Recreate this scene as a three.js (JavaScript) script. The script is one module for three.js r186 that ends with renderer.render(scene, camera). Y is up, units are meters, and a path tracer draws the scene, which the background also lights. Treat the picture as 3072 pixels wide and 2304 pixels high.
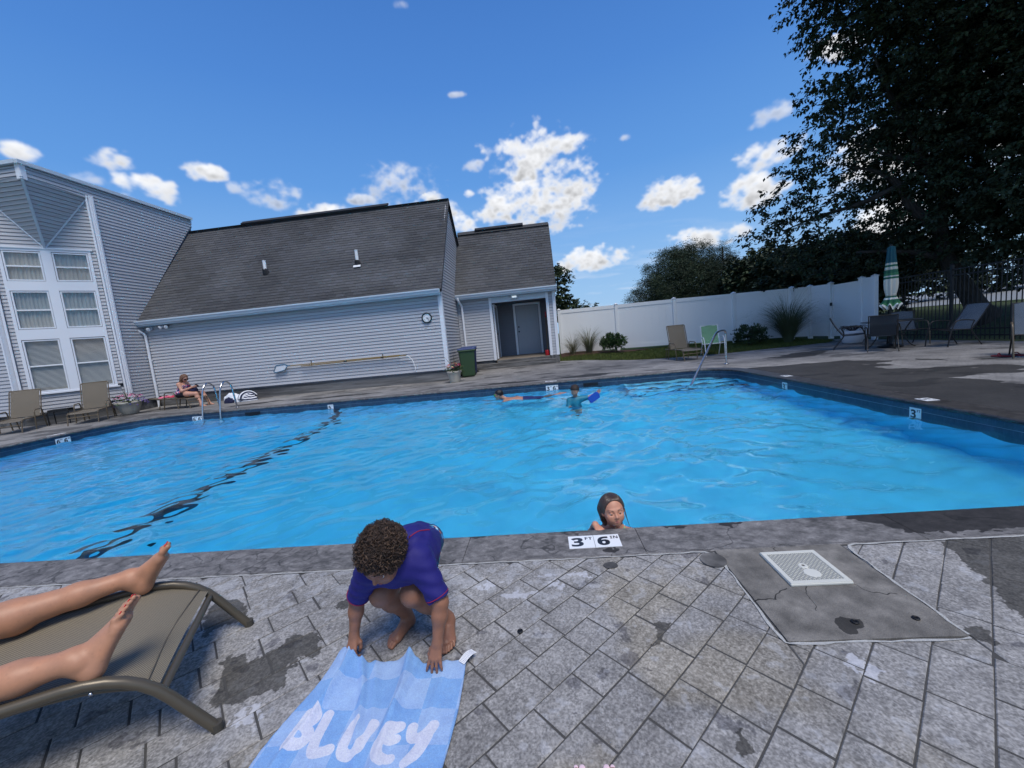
import * as THREE from 'three';
import { mergeGeometries } from 'three/addons/utils/BufferGeometryUtils.js';
import { RoundedBoxGeometry } from 'three/addons/geometries/RoundedBoxGeometry.js';

// ---------------------------------------------------------------- camera, sky, sun, exposure
const scene = new THREE.Scene();
const camera = new THREE.PerspectiveCamera(87.51, 4 / 3, 0.05, 600);
camera.position.set(0, 1.2416, 0);
camera.rotation.set(-0.113767, 0.083125, -0.096868, 'YXZ');
const renderer = new THREE.WebGLRenderer({ antialias: true });
renderer.setSize(1024, 768);
renderer.toneMapping = THREE.LinearToneMapping;
renderer.toneMappingExposure = 1.0;
renderer.shadowMap.enabled = true;

const sun = new THREE.DirectionalLight(new THREE.Color(1, 0.94, 0.86), 2.85);
sun.position.set(9, 40, 18);
sun.shadow.radius = 46;
sun.castShadow = true;
sun.shadow.mapSize.set(2048, 2048);
Object.assign(sun.shadow.camera, { left: -30, right: 30, top: 30, bottom: -30, near: 1, far: 120 });
scene.add(sun, sun.target);

// ---------------------------------------------------------------- helpers
const V = (x, y, z) => new THREE.Vector3(x, y, z);
const { clamp, lerp, smoothstep } = THREE.MathUtils;
const sRGB = (r, g, b) => new THREE.Color().setRGB(r / 255, g / 255, b / 255, THREE.SRGBColorSpace);
function rng(seed) { let s = seed >>> 0; return () => { s = (s + 0x6d2b79f5) | 0; let t = Math.imul(s ^ (s >>> 15), 1 | s); t = (t + Math.imul(t ^ (t >>> 7), 61 | t)) ^ t; return ((t ^ (t >>> 14)) >>> 0) / 4294967296; }; }
function hash3(x, y, z) { let h = Math.imul(x, 374761393) ^ Math.imul(y, 668265263) ^ Math.imul(z, 1274126177); h = Math.imul(h ^ (h >>> 13), 1274126177); return ((h ^ (h >>> 16)) >>> 0) / 4294967296; }
function noise3(x, y, z) {
  const X = Math.floor(x), Y = Math.floor(y), Z = Math.floor(z); let u = x - X, v = y - Y, w = z - Z;
  u = u * u * (3 - 2 * u); v = v * v * (3 - 2 * v); w = w * w * (3 - 2 * w);
  const a = (i, j, k) => hash3(X + i, Y + j, Z + k);
  const p = a(0, 0, 0) + (a(1, 0, 0) - a(0, 0, 0)) * u, q = a(0, 1, 0) + (a(1, 1, 0) - a(0, 1, 0)) * u;
  const r = a(0, 0, 1) + (a(1, 0, 1) - a(0, 0, 1)) * u, s = a(0, 1, 1) + (a(1, 1, 1) - a(0, 1, 1)) * u;
  return (p + (q - p) * v) * (1 - w) + (r + (s - r) * v) * w;
}
function noise2(x, y) {
  const X = Math.floor(x), Y = Math.floor(y); let u = x - X, v = y - Y; u = u * u * (3 - 2 * u); v = v * v * (3 - 2 * v);
  const a = hash3(X, Y, 7), b = hash3(X + 1, Y, 7), c = hash3(X, Y + 1, 7), d = hash3(X + 1, Y + 1, 7);
  return (a + (b - a) * u) * (1 - v) + (c + (d - c) * u) * v;
}
const fbm2 = (x, y, o = 4) => { let s = 0, a = 0.5, n = 0; for (let i = 0; i < o; i++) { s += a * noise2(x, y); n += a; a *= 0.5; x = x * 2.03 + 11.3; y = y * 2.03 + 5.7; } return s / n; };
const fbm3 = (x, y, z, o = 4) => { let s = 0, a = 0.5, n = 0; for (let i = 0; i < o; i++) { s += a * noise3(x, y, z); n += a; a *= 0.5; x = x * 2.03 + 11.3; y = y * 2.03 + 5.7; z = z * 2.03 + 3.1; } return s / n; };

const used = {};
function numbered(n) { const k = used[n] = (used[n] ?? -1) + 1; return k ? n + '_' + String(k).padStart(3, '0') : n; }
function tag(o, label, category, group, kind) { if (label) o.userData.label = label; if (category) o.userData.category = category; if (group) o.userData.group = group; if (kind) o.userData.kind = kind; return o; }
function thing(name, label, category, p = [0, 0, 0], turn = 0, group) { const o = new THREE.Group(); o.name = numbered(name); o.position.set(...p); o.rotation.y = turn; scene.add(o); return tag(o, label, category, group); }
function part(parent, name, geo, mat, label) { const m = new THREE.Mesh(geo, mat); m.name = name; parent.add(m); if (label) m.userData.label = label; return m; }
function node(parent, name, label) { const g = new THREE.Group(); g.name = name; parent.add(g); if (label) g.userData.label = label; return g; }
function solo(name, geo, mat, label, category, group, kind) { const m = new THREE.Mesh(geo, mat); m.name = numbered(name); scene.add(m); return tag(m, label, category, group, kind); }
const struct = (name, geo, mat, label, category = 'ground') => solo(name, geo, mat, label, category, null, 'structure');
function dup(root, p, turn, label, group) { const c = root.clone(); c.name = numbered(root.name.replace(/_\d{3}$/, '')); c.userData = { ...root.userData }; scene.add(c); c.position.set(...p); c.rotation.y = turn; if (label) c.userData.label = label; if (group) c.userData.group = group; return c; }

function merge(list) {
  const gs = list.map((g) => { g = g.index ? g.toNonIndexed() : g; if (!g.attributes.normal) g.computeVertexNormals(); if (!g.attributes.uv) g.setAttribute('uv', new THREE.BufferAttribute(new Float32Array(g.attributes.position.count * 2), 2)); for (const k of Object.keys(g.attributes)) if (!['position', 'normal', 'uv'].includes(k)) g.deleteAttribute(k); g.morphAttributes = {}; return g; });
  return mergeGeometries(gs);
}
function move(g, x, y, z, rx = 0, ry = 0, rz = 0) { return g.applyMatrix4(new THREE.Matrix4().compose(V(x, y, z), new THREE.Quaternion().setFromEuler(new THREE.Euler(rx, ry, rz, 'YXZ')), V(1, 1, 1))); }
const box = (w, h, d, x = 0, y = 0, z = 0, rx = 0, ry = 0, rz = 0) => move(new THREE.BoxGeometry(w, h, d), x, y, z, rx, ry, rz);
const rbox = (w, h, d, r, x = 0, y = 0, z = 0, rx = 0, ry = 0, rz = 0) => move(new RoundedBoxGeometry(w, h, d, 2, r), x, y, z, rx, ry, rz);
const cyl = (r1, r2, h, n, x = 0, y = 0, z = 0, rx = 0, ry = 0, rz = 0) => move(new THREE.CylinderGeometry(r1, r2, h, n), x, y, z, rx, ry, rz);
const lathe = (pts, n = 24) => new THREE.LatheGeometry(pts.map((p) => new THREE.Vector2(p[0], p[1])), n);
// a bar between two points with a w x d section
function bar(a, b, w, d, up = V(0, 1, 0)) {
  const z = b.clone().sub(a), L = z.length(); z.normalize(); let x = up.clone().cross(z); if (x.lengthSq() < 1e-6) x = V(1, 0, 0); x.normalize(); const y = z.clone().cross(x);
  return new THREE.BoxGeometry(w, d, L).applyMatrix4(new THREE.Matrix4().makeBasis(x, y, z).setPosition(a.clone().add(b).multiplyScalar(0.5)));
}
class Poly extends THREE.Curve { constructor(p) { super(); this.p = p; this.l = [0]; for (let i = 1; i < p.length; i++) this.l.push(this.l[i - 1] + p[i].distanceTo(p[i - 1])); } getPoint(t, o = V()) { const L = this.l[this.l.length - 1] * t; let i = 1; while (i < this.p.length - 1 && this.l[i] < L) i++; return o.lerpVectors(this.p[i - 1], this.p[i], (L - this.l[i - 1]) / (this.l[i] - this.l[i - 1] || 1)); } }
// round tube through points, corners rounded to radius f, ends closed
function pipe(pts, r, f = 0.05, radial = 8, caps = true) {
  pts = pts.map((p) => (p.isVector3 ? p : V(...p))); const out = [pts[0]];
  for (let i = 1; i < pts.length - 1; i++) {
    const a = pts[i - 1], b = pts[i], c = pts[i + 1], k = Math.min(f, a.distanceTo(b) * 0.49, b.distanceTo(c) * 0.49);
    const p = b.clone().add(a.clone().sub(b).setLength(k)), q = b.clone().add(c.clone().sub(b).setLength(k));
    for (let j = 0; j <= 6; j++) { const t = j / 6; out.push(p.clone().multiplyScalar((1 - t) ** 2).addScaledVector(b, 2 * t * (1 - t)).addScaledVector(q, t * t)); }
  }
  out.push(pts[pts.length - 1]);
  const clean = out.filter((p, i) => !i || p.distanceTo(out[i - 1]) > 1e-4), n = clean.length;
  const pos = [], idx = [], uv = []; let nrm = null, acc = 0;
  for (let i = 0; i < n; i++) {
    const t = clean[Math.min(i + 1, n - 1)].clone().sub(clean[Math.max(i - 1, 0)]).normalize();
    if (!nrm) { nrm = Math.abs(t.y) < 0.9 ? V(0, 1, 0) : V(1, 0, 0); } nrm = nrm.clone().addScaledVector(t, -nrm.dot(t)).normalize();
    const bin = t.clone().cross(nrm); if (i) acc += clean[i].distanceTo(clean[i - 1]); const rr = typeof r === 'function' ? r(acc, i / (n - 1)) : r;
    for (let j = 0; j <= radial; j++) { const a = (j / radial) * Math.PI * 2; const p = clean[i].clone().addScaledVector(nrm, Math.cos(a) * rr).addScaledVector(bin, Math.sin(a) * rr); pos.push(p.x, p.y, p.z); uv.push(j / radial * 6.28 * rr, acc); }
  }
  for (let i = 0; i < n - 1; i++) for (let j = 0; j < radial; j++) { const a = i * (radial + 1) + j, b = a + radial + 1; idx.push(a, a + 1, b, b, a + 1, b + 1); }
  const g = new THREE.BufferGeometry(); g.setAttribute('position', new THREE.Float32BufferAttribute(pos, 3)); g.setAttribute('uv', new THREE.Float32BufferAttribute(uv, 2)); g.setIndex(idx); g.computeVertexNormals();
  // weld the seam normal
  const N = g.attributes.normal; for (let i = 0; i < n; i++) { const a = i * (radial + 1), b = a + radial; const v = V(N.getX(a) + N.getX(b), N.getY(a) + N.getY(b), N.getZ(a) + N.getZ(b)).normalize(); N.setXYZ(a, v.x, v.y, v.z); N.setXYZ(b, v.x, v.y, v.z); }
  if (!caps) return g;
  const cap = (c, d, rr) => { const q = new THREE.Quaternion().setFromUnitVectors(V(0, 0, 1), d); return new THREE.CircleGeometry(rr, radial).applyQuaternion(q).translate(c.x, c.y, c.z); };
  const R = (s, t) => (typeof r === 'function' ? r(s, t) : r);
  return merge([g, cap(clean[0], clean[0].clone().sub(clean[1]).normalize(), R(0, 0)), cap(clean[n - 1], clean[n - 1].clone().sub(clean[n - 2]).normalize(), R(acc, 1))]);
}
// polygons (arrays of Vector3, each planar and convex) to flat-shaded geometry
function faces(list, uvf) {
  const pos = [], uv = [];
  for (const f of list) for (let i = 1; i < f.length - 1; i++) for (const p of [f[0], f[i], f[i + 1]]) { pos.push(p.x, p.y, p.z); const q = uvf ? uvf(p) : [p.x, p.z]; uv.push(q[0], q[1]); }
  const g = new THREE.BufferGeometry(); g.setAttribute('position', new THREE.Float32BufferAttribute(pos, 3)); g.setAttribute('uv', new THREE.Float32BufferAttribute(uv, 2)); g.computeVertexNormals(); return g;
}
// prism from a polygon of Vector3 pushed along a vector
function prism(poly, d, uvf) {
  const q = poly.map((p) => p.clone().add(d)); const n = poly.length, out = [];
  const a = V(), nn = V(); for (let i = 1; i < n - 1; i++) nn.add(a.copy(poly[i]).sub(poly[0]).cross(poly[i + 1].clone().sub(poly[0])));
  const P = nn.dot(d) > 0 ? [q, poly] : [poly, q];
  out.push(P[0], P[1].slice().reverse()); for (let i = 0; i < n; i++) { const j = (i + 1) % n; out.push([P[1][i], P[1][j], P[0][j], P[0][i]]); }
  return faces(out, uvf);
}
function extrude(shapePts, depth, bevel = 0, holes = []) {
  const s = new THREE.Shape(shapePts.map((p) => new THREE.Vector2(p[0], p[1]))); for (const h of holes) s.holes.push(new THREE.Path(h.map((p) => new THREE.Vector2(p[0], p[1]))));
  return new THREE.ExtrudeGeometry(s, { depth, bevelEnabled: bevel > 0, bevelSize: bevel, bevelThickness: bevel, bevelSegments: 2, curveSegments: 10, steps: 1 });
}
// naive surface nets of an SDF
function nets(sdf, lo, hi, cell, colorOf) {
  const nx = Math.ceil((hi[0] - lo[0]) / cell) + 1, ny = Math.ceil((hi[1] - lo[1]) / cell) + 1, nz = Math.ceil((hi[2] - lo[2]) / cell) + 1;
  const F = new Float32Array(nx * ny * nz), at = (i, j, k) => i + nx * (j + ny * k);
  const B = 5, half = B * cell * 0.5 * 1.7321, lim = half * 1.25 + 0.012;
  for (let k0 = 0; k0 < nz; k0 += B) for (let j0 = 0; j0 < ny; j0 += B) for (let i0 = 0; i0 < nx; i0 += B) {
    const c = sdf(lo[0] + (i0 + (B - 1) / 2) * cell, lo[1] + (j0 + (B - 1) / 2) * cell, lo[2] + (k0 + (B - 1) / 2) * cell), far = Math.abs(c) > lim;
    for (let k = k0; k < Math.min(nz, k0 + B); k++) for (let j = j0; j < Math.min(ny, j0 + B); j++) for (let i = i0; i < Math.min(nx, i0 + B); i++) F[at(i, j, k)] = far ? c : sdf(lo[0] + i * cell, lo[1] + j * cell, lo[2] + k * cell);
  }
  const vid = new Int32Array(nx * ny * nz).fill(-1), pos = [], nor = [], col = [], idx = [];
  for (let k = 0; k < nz - 1; k++) for (let j = 0; j < ny - 1; j++) for (let i = 0; i < nx - 1; i++) {
    let m = 0; const c = []; for (let b = 0; b < 8; b++) { const v = F[at(i + (b & 1), j + ((b >> 1) & 1), k + (b >> 2))]; c.push(v); if (v < 0) m++; }
    if (m === 0 || m === 8) continue;
    let sx = 0, sy = 0, sz = 0, n = 0;
    for (const [a, b] of [[0, 1], [2, 3], [4, 5], [6, 7], [0, 2], [1, 3], [4, 6], [5, 7], [0, 4], [1, 5], [2, 6], [3, 7]]) if ((c[a] < 0) !== (c[b] < 0)) { const t = c[a] / (c[a] - c[b]); sx += (a & 1) + t * ((b & 1) - (a & 1)); sy += ((a >> 1) & 1) + t * (((b >> 1) & 1) - ((a >> 1) & 1)); sz += (a >> 2) + t * ((b >> 2) - (a >> 2)); n++; }
    vid[at(i, j, k)] = pos.length / 3; const x = lo[0] + (i + sx / n) * cell, y = lo[1] + (j + sy / n) * cell, z = lo[2] + (k + sz / n) * cell; pos.push(x, y, z);
    const e = cell * 0.4, gx = sdf(x + e, y, z) - sdf(x - e, y, z), gy = sdf(x, y + e, z) - sdf(x, y - e, z), gz = sdf(x, y, z + e) - sdf(x, y, z - e), L = Math.hypot(gx, gy, gz) || 1; nor.push(gx / L, gy / L, gz / L);
    if (colorOf) col.push(...colorOf(x, y, z));
  }
  for (let k = 1; k < nz - 1; k++) for (let j = 1; j < ny - 1; j++) for (let i = 1; i < nx - 1; i++) {
    const s = F[at(i, j, k)] < 0; const q = (a, b, c, d, f) => { if (a < 0 || b < 0 || c < 0 || d < 0) return; if (f) idx.push(a, b, c, a, c, d); else idx.push(a, c, b, a, d, c); };
    if (s !== (F[at(i + 1, j, k)] < 0)) q(vid[at(i, j - 1, k - 1)], vid[at(i, j, k - 1)], vid[at(i, j, k)], vid[at(i, j - 1, k)], s);
    if (s !== (F[at(i, j + 1, k)] < 0)) q(vid[at(i - 1, j, k - 1)], vid[at(i - 1, j, k)], vid[at(i, j, k)], vid[at(i, j, k - 1)], s);
    if (s !== (F[at(i, j, k + 1)] < 0)) q(vid[at(i - 1, j - 1, k)], vid[at(i, j - 1, k)], vid[at(i, j, k)], vid[at(i - 1, j, k)], s);
  }
  const g = new THREE.BufferGeometry(); g.setAttribute('position', new THREE.Float32BufferAttribute(pos, 3)); g.setAttribute('normal', new THREE.Float32BufferAttribute(nor, 3));
  g.setAttribute('uv', new THREE.Float32BufferAttribute(new Float32Array(pos.length / 3 * 2).map((_, i) => (i & 1 ? pos[(i >> 1) * 3 + 1] + pos[(i >> 1) * 3 + 2] * 0.7 : pos[(i >> 1) * 3] + pos[(i >> 1) * 3 + 2] * 0.5)), 2));
  if (colorOf) g.setAttribute('color', new THREE.Float32BufferAttribute(col, 3)); g.setIndex(idx); return g;
}
// SDF pieces
const cap = (a, b, ra, rb = ra) => { const bx = b[0] - a[0], by = b[1] - a[1], bz = b[2] - a[2], L = bx * bx + by * by + bz * bz || 1e-9; return (x, y, z) => { const px = x - a[0], py = y - a[1], pz = z - a[2]; let h = (px * bx + py * by + pz * bz) / L; h = h < 0 ? 0 : h > 1 ? 1 : h; return Math.hypot(px - bx * h, py - by * h, pz - bz * h) - (ra + (rb - ra) * h); }; };
const ell = (c, r, q) => { const iq = q ? q.clone().invert() : null, v = V(); return (x, y, z) => { v.set(x - c[0], y - c[1], z - c[2]); if (iq) v.applyQuaternion(iq); const k0 = Math.hypot(v.x / r[0], v.y / r[1], v.z / r[2]), k1 = Math.hypot(v.x / (r[0] * r[0]), v.y / (r[1] * r[1]), v.z / (r[2] * r[2])); return k1 < 1e-9 ? -Math.min(...r) : (k0 * (k0 - 1)) / k1; }; };
const smin = (a, b, k) => { const h = Math.max(k - Math.abs(a - b), 0) / k; return Math.min(a, b) - h * h * k * 0.25; };
const join = (k, ...f) => (x, y, z) => { let d = f[0](x, y, z); for (let i = 1; i < f.length; i++) d = smin(d, f[i](x, y, z), k); return d; };
const chain = (k, ...pts) => join(k, ...pts.slice(1).map((p, i) => cap(pts[i], p, pts[i][3], p[3])));
const carve = (k, a, b) => (x, y, z) => { const p = a(x, y, z), q = -b(x, y, z), h = Math.max(k - Math.abs(p - q), 0) / k; return Math.max(p, q) + h * h * k * 0.25; };
const grow = (f, r) => (x, y, z) => f(x, y, z) - r;
const cutBy = (f, o, n) => (x, y, z) => Math.max(f(x, y, z), (x - o[0]) * n[0] + (y - o[1]) * n[1] + (z - o[2]) * n[2]);

// ---------------------------------------------------------------- textures
const texOpts = (t, rep, srgb) => { t.wrapS = t.wrapT = rep ? THREE.RepeatWrapping : THREE.ClampToEdgeWrapping; t.magFilter = THREE.LinearFilter; t.minFilter = THREE.LinearFilter; if (srgb) t.colorSpace = THREE.SRGBColorSpace; t.needsUpdate = true; return t; };
// f(u, v, px, py) -> [r, g, b] 0..255 (sRGB) or a number
function tex(w, h, f, { rep = true, srgb = true } = {}) {
  const d = new Uint8Array(w * h * 4);
  for (let y = 0; y < h; y++) for (let x = 0; x < w; x++) { const c = f(x / w, y / h, x, y), o = (y * w + x) * 4; if (typeof c === 'number') d[o] = d[o + 1] = d[o + 2] = clamp(c, 0, 255); else { d[o] = clamp(c[0], 0, 255); d[o + 1] = clamp(c[1], 0, 255); d[o + 2] = clamp(c[2], 0, 255); } d[o + 3] = 255; }
  return texOpts(new THREE.DataTexture(d, w, h, THREE.RGBAFormat), rep, srgb);
}
function canvasTex(w, h, draw, rep = false) { const c = document.createElement('canvas'); c.width = w; c.height = h; draw(c.getContext('2d'), w, h); return texOpts(new THREE.CanvasTexture(c), rep, true); }
// tileable fbm on a w x h grid
function tileNoise(w, h, fx, fy, oct, seed) {
  const out = new Float32Array(w * h); let amp = 1, sum = 0;
  for (let o = 0; o < oct; o++) {
    for (let y = 0; y < h; y++) for (let x = 0; x < w; x++) { const u = x / w * fx, v = y / h * fy, X = Math.floor(u), Y = Math.floor(v); let a = u - X, b = v - Y; a = a * a * (3 - 2 * a); b = b * b * (3 - 2 * b); const H = (i, j) => hash3(((X + i) % fx + fx) % fx, ((Y + j) % fy + fy) % fy, seed + o); out[y * w + x] += amp * ((H(0, 0) * (1 - a) + H(1, 0) * a) * (1 - b) + (H(0, 1) * (1 - a) + H(1, 1) * a) * b); }
    sum += amp; amp *= 0.55; fx *= 2; fy *= 2;
  }
  for (let i = 0; i < out.length; i++) out[i] /= sum; return out;
}
const std = (o) => new THREE.MeshStandardMaterial({ roughness: 0.8, ...o });
const phys = (o) => new THREE.MeshPhysicalMaterial({ roughness: 0.6, ...o });

// ---------------------------------------------------------------- sky: clear air with fair-weather cumulus, as seen in the photograph and going on all round
{
  const W = 3072, H = 1536, d = new Float32Array(W * H * 4);
  // azimuth from -z towards +x, elevation, half width, half height (degrees), strength
  const clouds = [[1.3, 17.2, 6.4, 3.5, 1], [0.9, 22, 4.9, 3.1, 1], [-3.5, 16.8, 3.6, 2.2, 1], [4.6, 18.9, 3.5, 3.3, 1], [4.1, 23.1, 2.8, 1.4, 1], [-46, 20.7, 1.7, 1, 1], [-38.8, 20.7, 2.1, 0.9, 1], [-32.5, 18.7, 2.6, 1.7, 0.6], [-17, 20.5, 4.5, 2.4, 0.62], [-22.2, 18.9, 1.5, 0.7, 0.8], [-44.2, 18, 2.4, 1.5, 1], [-48.1, 18.6, 1.3, 0.7, 0.6], [18.4, 15.6, 2.9, 1.8, 1], [22.1, 9.8, 4, 1.5, 1], [7.9, 9.4, 4.4, 1.6, 1], [-26.9, 17.3, 2.7, 1.1, 1], [-13, 19, 2, 0.8, 1], [-12.5, 17.7, 3.6, 1.7, 1], [-9.7, 15.3, 1.8, 1.4, 1], [-8.3, 18.9, 0.8, 0.7, 0.9], [27.6, 13.9, 3.3, 2, 1], [28.6, 17, 2.6, 1.6, 1], [-52.5, 19.9, 1.2, 0.7, 1], [-36.1, 19.3, 0.7, 0.7, 0.6], [-7, 22.2, 1.5, 0.7, 0.6], [28.7, 20.7, 1.9, 1.3, 0.55], [-14.5, 37.1, 0.9, 0.4, 0.5], [13, 22.7, 0.7, 0.4, 0.5], [-8.4, 29.6, 0.8, 0.3, 0.5], [34.9, 24.4, 2.5, 1.1, 1], [38, 13.7, 4, 3, 1], [41.2, 15.3, 2.7, 2.4, 1], [43.4, 17.3, 2.5, 1.8, 1], [39.7, 7.6, 3.8, 2.2, 1], [46.7, 12.4, 2, 2.9, 1]];
  const R = rng(5);
  for (let i = 0; i < 150; i++) { const az = 62 + R() * 236, el = 3 + Math.pow(R(), 1.6) * 42, w = 1.2 + R() * 4.6; clouds.push([az > 180 ? az - 360 : az, el, w, w * (0.35 + R() * 0.25), 0.6 + 0.4 * (R() > 0.35)]); }
  const cell = new Map(); // clouds by 6-degree azimuth sector
  clouds.forEach((c, i) => { const reach = c[2] * 1.5 / Math.cos(c[1] * Math.PI / 180) + 2; for (let a = Math.floor((c[0] - reach) / 6); a <= Math.floor((c[0] + reach) / 6); a++) { const k = ((a % 60) + 60) % 60; if (!cell.has(k)) cell.set(k, []); cell.get(k).push(i); } });
  const stops = [[0, [0.40, 0.60, 0.84]], [5, [0.33, 0.56, 0.86]], [12, [0.22, 0.455, 0.84]], [20, [0.125, 0.335, 0.76]], [30, [0.082, 0.25, 0.665]], [38, [0.064, 0.205, 0.585]], [60, [0.042, 0.145, 0.47]], [90, [0.032, 0.115, 0.40]]];
  const base = (el) => { let i = 1; while (i < stops.length - 1 && stops[i][0] < el) i++; const [a, A] = stops[i - 1], [b, B] = stops[i], t = clamp((el - a) / (b - a), 0, 1); return [0, 1, 2].map((k) => lerp(A[k], B[k], t)); };
  for (let row = 0; row < H; row++) {
    const el = ((row + 0.5) / H - 0.5) * 180, b = base(Math.max(el, 0)), ce = Math.cos(el * Math.PI / 180);
    for (let col = 0; col < W; col++) {
      const ang = ((col + 0.5) / W - 0.5) * 2 * Math.PI, o = (row * W + col) * 4; let r = b[0], g = b[1], bl = b[2];
      if (el > 0.5 && el < 52) {
        let az = ang * 180 / Math.PI + 90; if (az > 180) az -= 360;
        const near = cell.get(((Math.floor(az / 6) % 60) + 60) % 60);
        if (near) {
          let m = -9, low = 0, st = 0;
          for (const i of near) { const c = clouds[i]; let da = az - c[0]; if (da > 180) da -= 360; if (da < -180) da += 360; const u = da * ce / c[2] * 0.86, dv = (el - c[1]) / c[3] * 0.86, v = dv < 0 ? dv * 1.3 : dv; const k = 1 - u * u - v * v; if (k > m) { m = k; low = dv; st = c[4]; } }
          if (m > -1.1) {
            const x = Math.cos(ang) * ce * 30, y = Math.sin(el * Math.PI / 180) * 42, z = Math.sin(ang) * ce * 30;
            const f = fbm3(x, y, z, 5), f2 = fbm3(x * 2.6 + 9, y * 2.6, z * 2.6, 4);
            const den = m * 0.72 + (f - 0.5) * 2.2 + (f2 - 0.5) * 0.85 - 0.02 - (1 - st) * 0.12;
            let al = smoothstep(den, -0.08, 0.72) * (st < 0.9 ? 0.35 + 0.5 * st * smoothstep(den, 0.1, 0.9) : 1);
            al *= smoothstep(el, 0.5, 4);
            const body = clamp(den * 0.75, 0, 1), under = clamp(0.5 - low * 0.55 + (f2 - 0.5) * 1.1, 0, 1);
            const w = 1.03 - 0.46 * smoothstep(body, 0.1, 0.8) * under - 0.08 * under; // sunlit tops, greyer bases
            r = lerp(r, w * 0.97, al); g = lerp(g, w * 0.985, al); bl = lerp(bl, w * 1.02, al);
          }
        }
        const veil = Math.max(0, fbm3(Math.cos(ang) * ce * 3 / (0.12 + Math.sin(el * Math.PI / 180)), 4.2, Math.sin(ang) * ce * 9 / (0.12 + Math.sin(el * Math.PI / 180)), 5) - 0.56) * 1.1 * smoothstep(el, 1, 4) * (1 - smoothstep(el, 6, 16));
        r = lerp(r, 0.86, veil); g = lerp(g, 0.9, veil); bl = lerp(bl, 0.98, veil);
      }
      d[o] = r; d[o + 1] = g; d[o + 2] = bl; d[o + 3] = 1;
    }
  }
  const t = new THREE.DataTexture(d, W, H, THREE.RGBAFormat, THREE.FloatType); t.mapping = THREE.EquirectangularReflectionMapping; t.magFilter = THREE.LinearFilter; t.needsUpdate = true;
  scene.background = t; scene.environment = t;
}
// ---------------------------------------------------------------- shared materials
const M = {};
{
  const grain = tileNoise(512, 512, 24, 24, 5, 3), fine = tileNoise(512, 512, 128, 128, 2, 9);
  const bump = tex(512, 512, (u, v, x, y) => 255 * (0.6 * grain[y * 512 + x] + 0.4 * fine[y * 512 + x]), { srgb: false });
  M.bump = bump;
  const rep = (t, a, b) => { const c = t.clone(); c.repeat.set(a, b ?? a); c.needsUpdate = true; return c; }; M.rep = rep;
  M.vinyl = std({ color: sRGB(180, 182, 187), roughness: 0.62, bumpMap: rep(bump, 0.9, 5), bumpScale: 0.0012 });
  M.vinylCore = std({ color: sRGB(120, 123, 135), roughness: 0.9 });
  M.trim = std({ color: sRGB(226, 230, 236), roughness: 0.55, bumpMap: rep(bump, 2), bumpScale: 0.0008 });
  M.gutter = std({ color: sRGB(196, 208, 218), roughness: 0.42 });
  M.soffit = std({ color: sRGB(150, 168, 180), roughness: 0.6 });
  const cn = tileNoise(512, 512, 5, 5, 6, 21);
  const concTex = tex(512, 512, (u, v, x, y) => { const n = cn[y * 512 + x], g = grain[y * 512 + x]; const k = 92 + (n - 0.5) * 95 + (g - 0.5) * 60; return [k, k * 1.0, k * 1.0]; });
  M.found = std({ color: new THREE.Color(1.2, 1.2, 1.2), map: rep(concTex, 0.6), roughness: 0.92, bumpMap: rep(bump, 1.2), bumpScale: 0.01 });
  M.step = std({ map: rep(concTex, 0.7), color: new THREE.Color(1.25, 1.22, 1.18), roughness: 0.9, bumpMap: rep(bump, 1.5), bumpScale: 0.006 });
  const sh = tileNoise(256, 256, 48, 48, 2, 31);
  const shTex = tex(256, 256, (u, v, x, y) => { const k = 78 + (sh[y * 256 + x] - 0.5) * 60; return [k * 0.97, k * 0.99, k * 1.03]; });
  M.shingle = [0.70, 0.86, 1.0, 1.15, 1.32].map((k, i) => std({ map: rep(shTex, 2.2), color: new THREE.Color(k * (i % 2 ? 1.01 : 1), k, k * (i % 2 ? 0.98 : 1.02)), roughness: 0.95 }));
  M.roofcore = std({ color: sRGB(38, 38, 40), roughness: 0.95 });
  M.darkedge = std({ color: sRGB(40, 42, 46), roughness: 0.8 });
  M.black = std({ color: sRGB(24, 25, 28), roughness: 0.5, metalness: 0.2 });
  M.chrome = std({ color: new THREE.Color(0.55, 0.56, 0.58), metalness: 1, roughness: 0.2 });
  M.white = std({ color: sRGB(232, 234, 236), roughness: 0.5 });
  M.vinylWhite = std({ color: sRGB(232, 234, 234), roughness: 0.5, bumpMap: rep(bump, 2), bumpScale: 0.001 });
  M.dark = std({ color: sRGB(18, 19, 21), roughness: 0.9 });
}
const VN = M.vinyl;

// ---------------------------------------------------------------- ground, lawn, road
const grassTex = (() => { const a = tileNoise(512, 512, 16, 16, 5, 41), b = tileNoise(512, 512, 110, 110, 2, 43); return tex(512, 512, (u, v, x, y) => { const k = a[y * 512 + x], f = b[y * 512 + x]; return [46 + k * 40 + f * 20, 62 + k * 36 + f * 24, 28 + k * 16 + f * 8]; }); })();
M.grass = std({ map: M.rep(grassTex, 0.35), roughness: 1, bumpMap: M.rep(M.bump, 1.4), bumpScale: 0.03 });
struct('ground', new THREE.PlaneGeometry(900, 900).rotateX(-Math.PI / 2).translate(0, -2.6, -100), std({ map: M.rep(grassTex, 60), roughness: 1 }), 'low grassy land stretching away all round the pool club');
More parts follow.
